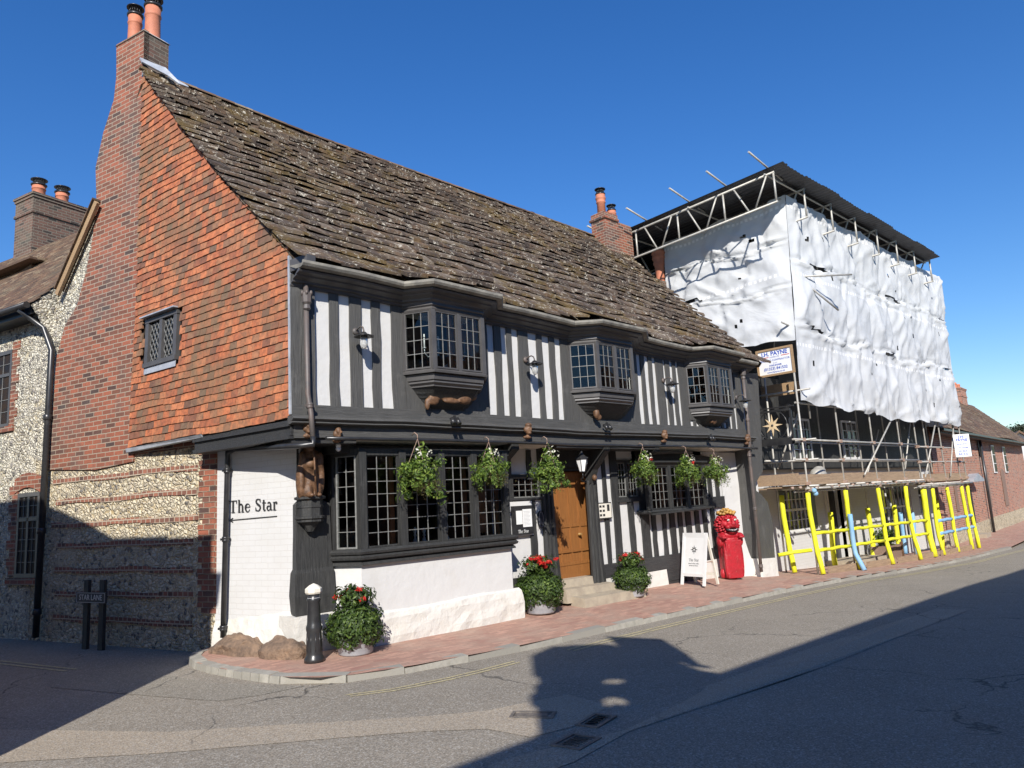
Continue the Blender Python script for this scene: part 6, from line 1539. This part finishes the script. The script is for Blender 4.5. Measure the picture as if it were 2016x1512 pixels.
# ------------------------------------------------------------ debris sheeting
sh=thing('debris_sheeting','white plastic debris sheeting tied around the scaffolding, creased and slightly torn','sheeting',(18,-1,3.6))
def drape(name,Q,U,Vv,zlow,seed,e0=1,e1=1):
    m_=MB(); nu,nv=int(U*13),int(Vv*14); P=[];F=[];UVs=[]
    ties=[]; rs_=random.Random(seed+40); holes=[(rs_.uniform(.5,U-.3),rs_.uniform(.4,Vv-.4),rs_.uniform(.04,.065)) for _ in range(int(U*1.7))]
    n_=max(1,round(U/1.7))
    for k in range(n_+1):
        for tv in (0,Vv*.345,Vv*.68,Vv): ties.append((U*k/n_+random.uniform(-.2,.2)*(0<k<n_),tv+random.uniform(-.12,.12)*(0<tv<Vv),random.uniform(0,6),random.uniform(3,6)))
    for i in range(nu+1):
        for j in range(nv+1):
            u=U*i/nu; v=Vv*j/nv
            ds=sorted(((math.hypot(u-a,v-b),a,b,p,q) for a,b,p,q in ties))[:2]
            bil=0
            d,a,b,p,q=ds[0]
            bil+=.06*min(1,d/.9)
            for d,a,b,p,q in ds:   # sharp pleats radiating from the ties
                ang=math.atan2(v-b,u-a); s_=abs(math.sin(ang*q*.5+p)); bil+=.09*(1-s_)**3*min(1,d/.3)*max(0,1-d/1.5)
            w1=noise.noise(V((u*.7+v*.35,v*.55,seed))); bil+=.13*w1
            bil+=.07*(1-2.2*abs(noise.noise(V((u*1.1+v*.8,v*.7-u*.3,seed+7)))))*.6
            bil+=.03*(1-3*abs(noise.noise(V((u*1.9-v*.9,v*1.1,seed+9)))))*.5
            bil+=.006*(1-3*abs(noise.noise(V((u*6,v*1.6+u,seed+13)))))
            lev=0 if v<Vv*.345 else (1 if v<Vv*.68 else 2); pw_=(u+lev*.7+.08*math.sin(v*2+lev))/1.85; fr_=pw_-math.floor(pw_); bil+=.07*(fr_-.5)+(.05 if fr_<.03 else 0)
            n3=noise.noise(V((u*.8-v*.9+seed,v*.35+u*.2,seed+21))); bil+=.035*max(0,1-4*abs(n3))
            n4=noise.noise(V((u*1.3+v*.5,v*.5+seed,seed+31))); bil-=.02*max(0,1-5*abs(n4))
            for b in(Vv*.345,Vv*.68):
                e=v-(b+.08*math.sin(u*1.1+b)+.06*math.sin(u*3.3))
                if -.07<e<=0: bil+=.06
                elif 0<e<.1: bil-=.05
            ed=1
            if e0: ed*=min(1,.15+u/.35)
            if e1: ed*=min(1,.15+(U-u)/.35)
            bil*=ed
            low=zlow(u); vv=low+(Vv-low)*j/nv
            sag=(j/nv)**5*-.13*abs(math.sin(u*math.pi*n_/U)); hem=(1-j/nv)**6*.05*math.sin(u*4+seed)
            P.append(Q(u,vv+sag+hem,bil)); UVs.append((u,vv+.25))
    for i in range(nu):
        for j in range(nv):
            a=i*(nv+1)+j; u=U*i/nu; v=Vv*j/nv
            if any((u-hu)**2+((v-hv)*.8)**2<hr*hr for hu,hv,hr in holes): continue
            if any(abs(v-b-.02-.03*math.sin(u*3))<.045*(math.sin(u*1.15+b*3+seed)-.62)/.38 for b in(Vv*.345,Vv*.68)): continue
            F.append((a,a+nv+1,a+nv+2,a+1))
    m_.smooth=True; m_.add(P,F); m_.vuv=UVs
    return m_.build(name,MT['sheet'],sh)
zB,zT=3.6,9.2
random.seed(3)
fx1=25.35
def fxz(z): return 12.55+(z-3.6)*.1
U_=fx1-12.6
def zl(u): x=12.6+u; return .1+.05*math.sin(x*1.1) if x<17.2 else -.02+.04*math.sin(x*.9)
drape('front_sheet',lambda u,v,b:(fxz(zB+v)+(fx1-fxz(zB+v))*u/U_,SY-.06-b,zB+v),U_,zT-zB,zl,1)
def zl2(u): return 1.75+.5*max(0,(u-1))**.8*.6 if u<2.6 else 2.35
drape('side_sheet',lambda u,v,b:(fxz(zB+v)-b-.0,SY-.06+u,zB+v-.04*u),3.75,zT-zB,zl2,5)
drape('end_sheet',lambda u,v,b:(fx1+b,SY-.05+u,zB+v),3.0,zT-zB,lambda u:.1,8)
# small wind tears in the sheeting
m_=MB(); random.seed(8)
for k in range(34):
    x=random.uniform(13.6,25); z=random.uniform(4.0,8.7); s_=random.uniform(.03,.075); continue; a0=random.uniform(0,3)
    m_.add([(x+s_*math.cos(a0+t)*random.uniform(.5,1.1),SY-.30,z+s_*1.4*math.sin(a0+t)*random.uniform(.5,1.2)) for t in [q*1.05 for q in range(6)]],[tuple(range(6))])
# ------------------------------------------------------------ contractor's boards
def board(name,label,O,xd,w_,h,lines,frw=.05):
    xd=V(xd).normalized(); n=xd.cross(V((0,0,1))); t=thing(name,label,'sign board',O)
    O=V(O)
    def Qs(a,b,o=0): return O+xd*a+V((0,0,b))+n*o
    m_=MB(); m_.hexa([Qs(0,0),Qs(w_,0),Qs(w_,0,.01),Qs(0,0,.01),Qs(0,h),Qs(w_,h),Qs(w_,h,.01),Qs(0,h,.01)]); m_.build('panel',MT['paper'],t)
    if frw:
        m_=MB()
        for a,b,c,d in((-frw,w_+frw,-frw,0),(-frw,w_+frw,h,h+frw),(-frw,0,0,h),(w_,w_+frw,0,h)):
            m_.hexa([Qs(a,c,-.02),Qs(b,c,-.02),Qs(b,c,.03),Qs(a,c,.03),Qs(a,d,-.02),Qs(b,d,-.02),Qs(b,d,.03),Qs(a,d,.03)])
        m_.build('frame',MT['plank'],t)
    for s_,sz,yy,mt,bd in lines:
        me=text(s_,sz,frame(Qs(w_/2,h*yy,.012),xd,(0,0,1)),MT[mt],'t',None,bold=bd,ext=.001)
        o=meshobj('lettering',[me],t)
    return t,Qs
p0=at(1493,747,-.62); 
xd=V((.42,-.9,0)).normalized()
sO=atx(1497,741,12.9); sO=V((12.9,sO.y,sO.z)); 
BX=12.2; A_=atx(1494,746,BX);B_=atx(1566,733,BX)
wS=(B_-A_).length; TL=atx(1486,692,BX)
hS=TL.z-A_.z
xd=V((0,-1,0)); A_=V((BX,A_.y-.05,A_.z+.06)); wS-=.1; hS-=.12; print('board',wS,hS); K_=wS/1.02
t,Qs=board('contractor_board','framed white contractor board at the inn end of the scaffolding, J.H. PAYNE in blue',A_,xd,wS,hS,[('J.H. PAYNE',.17*K_,.86,'blueink',.004),('& SONS LTD',.055*K_,.71,'blueink',0),('BUILDING CONTRACTOR',.078*K_,.58,'blueink',.0005),('Est. 1975',.035*K_,.46,'blueink',0),('HAILSHAM',.08*K_,.36,'blueink',.001),('(01323) 841532',.115*K_,.22,'blueink',.002),('www.jhpayne.co.uk',.07*K_,.08,'blueink',.0005)])
m_=MB()
for a,b in((.08,.32),(.7,.95)): m_.hexa([Qs(wS*a,hS*.715,.011),Qs(wS*b,hS*.715,.011),Qs(wS*b,hS*.715,.014),Qs(wS*a,hS*.715,.014),Qs(wS*a,hS*.74,.011),Qs(wS*b,hS*.74,.011),Qs(wS*b,hS*.74,.014),Qs(wS*a,hS*.74,.014)])
m_.build('red_bars',MT['redink'],t)
q=at(1888,905,-1.1); e2=q
t,Qs=board('contractor_board','small upright white contractor board at the far right post of the scaffolding',(q.x-.3,-1.1,2.45),V((.55,-.83,0)),.5,.78,[('J.H.',.13,.88,'blueink',.004),('PAYNE',.12,.74,'blueink',.004),('BUILDING',.07,.56,'blueink',.001),('HAILSHAM',.07,.4,'blueink',.001),('(01323)',.09,.25,'blueink',.002),('841532',.1,.12,'blueink',.002)],0)
# ------------------------------------------------------------ hanging star sign of the inn
HXs=12.2; TLs=atx(1497,815,HXs); BRs=atx(1553,878,HXs); TRs=atx(1551,806,HXs)
yA,yB=TLs.y,TRs.y; zt_s,zb_s=3.52,BRs.z
print('star sign',TLs,TRs,BRs)
t=thing('hanging_sign','square black wrought-iron hanging sign with a gilded eight-pointed star','hanging sign',(HXs,(yA+yB)/2,zb_s))
yA,yB=.0,-.95; c_=V((HXs,(yA+yB)/2,0)); 
zt_s=TLs.z; zb_s=atx(1500,880,HXs).z
def Y_(f): return yA+(yB-yA)*f
m_=MB(); 
for z0,z1 in((zt_s,zt_s+.05),(zb_s,zb_s+.17)): m_.box(HXs-.02,HXs+.02,yB,yA,z0,z1)
for y in(yA,yB): m_.box(HXs-.02,HXs+.02,y-.025,y+.025,zb_s,zt_s)
m_.beam((HXs,.2,zt_s+.1),(HXs,-1.05,zt_s+.1),.03,.03)
m_.build('sign_frame',MT['iron'],t)
cz=(zt_s+zb_s+.17)/2; cy=(yA+yB)/2; R_=.36
m_=MB(); 
m_.tube([(HXs,cy+R_*math.cos(2*math.pi*k/28),cz+R_*math.sin(2*math.pi*k/28)) for k in range(29)],.012,6)
for sx_ in(-1,1):
    for sz_ in(-1,1):
        for j in range(2):
            o=(.43-.08*j); P=[(HXs,cy+sx_*(o+ .07*math.cos(a)*(1-a/9)),cz+sz_*(o-.02+.07*math.sin(a)*(1-a/9))) for a in [k*.6 for k in range(12)]]; m_.tube(P,.007,5)
        m_.tube([(HXs,cy+sx_*.26,cz+sz_*.26),(HXs,cy+sx_*.46,cz+sz_*.44)],.008,5)
m_.build('scrollwork',MT['iron'],t)
m_=MB(); star(m_,(HXs-.02,cy,cz),(0,-1,0),(0,0,1),8,.235,.085,.012,long=1.12); m_.build('star',MT['goldsign'],t)
m_=MB(); m_.blob((HXs-.03,cy,cz),.03,8,6); m_.build('boss',MT['iron'],t)
# ------------------------------------------------------------ far brick terrace
th=R(4.8); FO=V((25.8,.15,0)); fu=V((math.cos(th),math.sin(th),0)); fn=V((math.sin(th),-math.cos(th),0))
def FP(a,z,o=0): return FO+fu*a+fn*o+V((0,0,z))
def fat(px,py,o=0):
    r=ray(px,py); P0=FO+fn*o; q=CAM+r*(fn.dot(P0-CAM)/fn.dot(r)); return (q-FO).dot(fu),q.z
for p in((1905,880),(1925,1078),(2010,1048),(1960,880),(1885,838),(1960,858)): print('fat',p,[round(v,2) for v in fat(*p)])
fh=thing('brick_terrace_house','long old red-brick house with a brown tiled roof beyond the scaffolding','house',FO)
m_=MB(); m_.prism([FP(0,-1.3),FP(24,-1.3),FP(24,3.75),FP(0,3.75)],fn*-.3); m_.build('brick_wall',MT['brickfar'],fh)
m_=MB(); m_.prism([FP(0,-1.3),FP(24,-1.3),FP(24,-.1),FP(0,-.25)],fn*.05); m_.build('flint_base',MT['flint'],fh)
m_=MB(); z=0;row=0
def froof(a,k,o=0): return FP(a,3.62+k*.7,.45-k*.71)+V((0,0,o+.05*math.sin(a*.5)))
while z<3.9:
    a=-.3+(row%2)*.15
    while a<24.4:
        w_=.3; o=random.uniform(0,.02)
        m_.hexa([froof(a,z,o),froof(a+w_-.01,z,o),froof(a+w_-.01,z+.25,-.02),froof(a,z+.25,-.02),froof(a,z,.03+o),froof(a+w_-.01,z,.03+o),froof(a+w_-.01,z+.25,0),froof(a,z+.25,0)]); a+=w_
    z+=.17;row+=1
rfh=m_.build('roof',MT['browntile'],fh)
m_=MB(); m_.prism([froof(0,0,-.04),froof(24.5,0,-.04),froof(24.5,3.97,-.04),froof(0,3.97,-.04)],(0,0,-.1)); m_.prism([froof(24.5,0,-.1),froof(24.5,3.97,-.05),FP(24.5,3.5,-5.2)],fu*-.2); m_.prism([froof(0.1,0,-.1),froof(0.1,3.97,-.05),FP(0.1,3.5,-5.2)],fu*.1); m_.prism([froof(0,3.97,-.04),froof(24.5,3.97,-.04),FP(24.5,3.5,-5.2),FP(0,3.5,-5.2)],(0,0,-.1))
m_.build('roof_boarding',MT['browntile'],fh)
m_=MB(); m_.beam(FP(-.2,3.5,.25),FP(22,3.5,.25),.35,.14); m_.build('eaves_board',MT['black'],fh); m_=MB(); m_.beam(FP(-.2,3.55,.5),FP(22,3.55,.5),.1,.08); m_.build('gutter',MT['iron'],fh)
chim(fh,FP(21.0,0,-2.5),fu,1.7,.7,5.5,7.2,MT['brickfar'],[(-.5,.35,.14,False),(.55,.35,.14,False)],'broad brick chimney with two short pots on the terrace roof')
for a,z0,z1,w_ in((3.0,.45,1.6,.45),(5.6,-.9,1.2,.95),(10.2,.3,2.1,.8),(15,0.2,1.8,1.0)):
    m_=MB()
    if z0>0:
        P=[FP(a-w_/2,z0,.02),FP(a+w_/2,z0,.02)]+[FP(a+w_/2*math.cos(k*math.pi/8),z1+w_*.3*math.sin(k*math.pi/8),.02) for k in range(9)]
    else: P=[FP(a-w_/2,z0,.02),FP(a+w_/2,z0,.02),FP(a+w_/2,z1,.02),FP(a-w_/2,z1,.02)]
    m_.prism(P,fn*.02); m_.build('door' if z0<0 else 'shutter',MT['woodbox'] if z0>0 else MT['dark'],fh)
m_=MB(); m_.prism([FP(4.6,1.55,.1),FP(6.9,1.55,.1),FP(6.9,1.65,.1),FP(5.7,1.9,.1),FP(4.6,1.65,.1)],fn*.35); m_.build('door_canopy',MT['lead'],fh)
m_=MB(); m_.tube([FP(9.2,3.5,.15),FP(9.2,-.9,.15)],.06,8); m_.build('drainpipe',MT['iron'],fh)
for a in(7.2,9.6): 
    m_=MB(); m_.prism([FP(a-.3,2.7,.02),FP(a+.3,2.7,.02),FP(a+.35,3.5,.02),FP(a-.35,3.5,.02)],fn*.03); m_.build('upper_casement',MT['black'],fh)
for a in(13.0,16.5): 
    m_=MB(); m_.prism([FP(a-.4,1.9,.02),FP(a+.4,1.9,.02),FP(a+.4,3.3,.02),FP(a-.4,3.3,.02)],fn*.04); w2=m_.build('window_frame',MT['whitepaint'],fh)
    m_=MB(); 
    for i in range(2):
        for j in range(3): m_.prism([FP(a-.34+.36*i,1.96+.44*j,.065),FP(a-.02+.36*i,1.96+.44*j,.065),FP(a-.02+.36*i,2.36+.44*j,.065),FP(a-.34+.36*i,2.36+.44*j,.065)],fn*.004)
    m_.build('pane',MT['darkpane'],w2)
m_=MB(); m_.prism([FP(5.1,-1,.5),FP(6.2,-1,.5),FP(6.2,-.62,.5),FP(5.1,-.62,.5)],fn*-.5); m_.build('door_step',MT['stone'],fh)
# next houses & hill
def farhouse(name,label,c,w_,d,ez_,rz2,wm,rm,rot=0):
    t=thing(name,label,'house',c); c=V(c); Rt=Matrix.Rotation(rot,3,'Z')
    def Qh(a,b,z): return c+Rt@V((a,b,0))+V((0,0,z))
    m_=MB(); m_.hexa([Qh(-w_,-d,-2),Qh(w_,-d,-2),Qh(w_,d,-2),Qh(-w_,d,-2),Qh(-w_,-d,ez_),Qh(w_,-d,ez_),Qh(w_,d,ez_),Qh(-w_,d,ez_)]); m_.prism([Qh(-w_,-d,ez_),Qh(-w_,d,ez_),Qh(-w_,0,rz2)],Rt@V((2*w_,0,0))); m_.build('walls',wm,t)
    m_=MB(); e=.4; s_=(rz2-ez_)/d
    for sg_ in(-1,1): m_.hexa([Qh(-w_-e,sg_*(d+e),ez_-s_*e+.05),Qh(w_+e,sg_*(d+e),ez_-s_*e+.05),Qh(w_+e,0,rz2+.05),Qh(-w_-e,0,rz2+.05),Qh(-w_-e,sg_*(d+e),ez_-s_*e+.25),Qh(w_+e,sg_*(d+e),ez_-s_*e+.25),Qh(w_+e,0,rz2+.25),Qh(-w_-e,0,rz2+.25)])
    m_.build('roof',rm,t); 
    m_=MB(); 
    for a in(-w_*.5,w_*.5): m_.hexa([Qh(a-.5,-d-.04,ez_-1.9),Qh(a+.5,-d-.04,ez_-1.9),Qh(a+.5,-d+.02,ez_-1.9),Qh(a-.5,-d+.02,ez_-1.9),Qh(a-.5,-d-.04,ez_-.7),Qh(a+.5,-d-.04,ez_-.7),Qh(a+.5,-d+.02,ez_-.7),Qh(a-.5,-d+.02,ez_-.7)])
    m_.build('windows',MT['darkpane'],t)
    return t
farhouse('brick_house','small brown-roofed house just beyond the long brick house',FP(31,-1,-5),6,3.4,3.6,6.3,MT['brickfar'],MT['browntile'],th)
wq=atx(2006,880,84); farhouse('white_house','distant white house below the wooded hill at the right edge',(84,wq.y,-1),1.3,1.6,5.6,6.9,MT['plaster'],MT['browntile'],R(20))
m_=MB(); n=24; P=[];F=[]
for i in range(n+1):
    for j in range(9):
        x=120+1400*i/n; y=-500+1400*j/8; hgt=36*math.exp(-((y-150)/330)**2)*min(1,i/6)+8*noise.noise(V((x*.004,y*.006,0))); P.append((x,y,-2+hgt*.9))
for i in range(n):
    for j in range(8): a=i*9+j; F.append((a,a+9,a+10,a+1))
m_.smooth=True; m_.add(P,F); struct(m_,'hill',simple('hill_grass',(.1,.13,.05),(.16,.15,.07),.02,.9))
m_=MB(); random.seed(77)
for k in range(46):
    x=230+random.uniform(0,50); q=atx(1985+k*1.6,872-min(30,k*2.2)+random.uniform(-5,5),x); y=q.y; h=5; zc=q.z-3
    leaves(m_,260,shell((x,y,zc),(3.4,3.4,h*.8),.5,bump=.5,seed=k),.5)
tag(m_.build('hillside_wood',MT['tree']),'dark wooded hillside far beyond the roofs at the right edge','wood',kind='stuff')
# ------------------------------------------------------------ houses behind the camera that shade the street
def shadowpt(px,py,ypl,z=-.11):
    p=atz(px,py,z); k=(p.y-ypl)/SD.y; return p-SD*k
op=thing('opposite_house','brick house across the street behind the viewer, with an added shadow screen','house',(4,-11,0))
OY=-10.6; he=(OY*-1-4.50)*math.tan(SEL)/math.cos(SAZ)-.15
m_=MB(); m_.box(-7.5,34,OY-7,OY,-1.5,he); m_.build('walls',MT['brickfar'],op)
m_=MB(); m_.prism([(-7.7,OY+.0,he),(-7.7,OY-7.1,he),(-7.7,OY-3.5,he+2.1)],(42,0,0)); m_.build('roof',MT['browntile'],op)
m_=MB()
for x in range(-6,33,3):
    m_.box(x,x+1.1,OY-.05,OY+.03,.6,2.1); m_.box(x,x+1.1,OY-.05,OY+.03,3.3,4.7)
m_.build('windows',MT['darkpane'],op)
# unseen added screen, its outline traced back from the shadow on the road
P=[shadowpt(a,b,OY) for a,b in((1020,1512),(1062,1430),(1040,1380),(1055,1345),(1040,1290),(1080,1268),(1180,1262),(1230,1278),(1290,1290),(1350,1312),(1390,1318),(1300,1400))]
print('shadow_screen',[(round(p.x,1),round(p.z,1)) for p in P])
def hole(cx,cy,w_,h_): return [shadowpt(cx+w_*math.cos(a),cy+h_*math.sin(a),OY) for a in [k*math.pi/5 for k in range(10)]]
xs_=[p.x for p in P]; 
m_=MB(); zt2=max(p.z for p in P)
# build as grid of small blocks inside the outline, leaving the two slots open
def inside(x,z,poly):
    c=False; n=len(poly)
    for i in range(n):
        a,b=poly[i],poly[(i+1)%n]
        if (a.z>z)!=(b.z>z) and x<(b.x-a.x)*(z-a.z)/(b.z-a.z)+a.x: c=not c
    return c
H_=[hole(1188,1337,35,9),hole(1185,1380,44,13)]
g=.07; nx_=int((max(xs_)-min(xs_))/g)+1; zlo=min(p.z for p in P); nz_=int((zt2-zlo)/g)+1
for i in range(nx_):
    x=min(xs_)+g*i; run=None
    for j in range(nz_+1):
        z=zlo+g*j; ok=inside(x+g/2,z+g/2,P) and not any(inside(x+g/2,z+g/2,h) for h in H_) and j<nz_
        if ok and run is None: run=z
        if not ok and run is not None: m_.box(x,x+g,OY-.25,OY-.02,run,z); run=None
m_.build('shadow_screen',MT['brickfar'],op)
sgn=thing('opposite_sign','hanging board sign on an iron bar on the house across the street','hanging sign',(P[6].x,OY,P[6].z))
Y2=OY+.6
Pq=[shadowpt(a,b,Y2) for a,b in((1195,1246),(1300,1250),(1342,1276),(1376,1303),(1240,1286))]
m_=MB(); m_.prism(Pq,(0,-.05,0)); m_.build('panel',MT['slate'],sgn)
m_=MB(); q=shadowpt(1300,1288,Y2); q2=shadowpt(1400,1308,Y2); m_.tube([q,q2],.03,6); q=shadowpt(1320,1300,Y2); m_.tube([q,q2],.03,6); m_.tube([Pq[0],V((Pq[0].x,OY,Pq[0].z-.5))],.03,6); m_.build('bracket',MT['iron'],sgn)
# corner house across the lane
cp=V((-4.75,-2.75,0)); ch=thing('lane_corner_house','rendered house on the other corner of the lane, outside the view','house',cp)
d=(V((-.6,1.9,0))-cp).length; hh=1.40+d*math.tan(SEL)
m_=MB(); gx=V((-1,.1,0)).normalized()
def LQ(a,b,z): return cp+G*a+gx*b+V((0,0,z))
m_.prism([LQ(0,0,-.3),LQ(0,9,-.3),LQ(0,9,hh),LQ(0,0,hh)],G*14); m_.build('walls',MT['cream'],ch)
m_=MB(); m_.prism([LQ(1.0,-.05,hh),LQ(1.0,7,hh),LQ(1.0,3.5,hh+1.5)],G*1.6); m_.prism([LQ(2.2,-.0,hh),LQ(14,-.0,hh),LQ(14,-.0,hh+.75),LQ(4.6,-.0,hh+.75),LQ(3.2,-.0,hh+.35)],gx*6); m_.build('roof',MT['browntile'],ch)
m_=MB(); m_.hexa([LQ(-.12,-.0,hh-.95),LQ(0,-.0,hh-.95),LQ(0,.4,hh-.95),LQ(-.12,.4,hh-.95),LQ(-.2,-.0,hh-.5),LQ(0,-.0,hh-.5),LQ(0,.4,hh-.5),LQ(-.2,.4,hh-.5)]); m_.build('corbel',MT['cream'],ch)
# ------------------------------------------------------------ tidy
for o in bpy.data.objects:
    if '_o' in o: del o['_o']
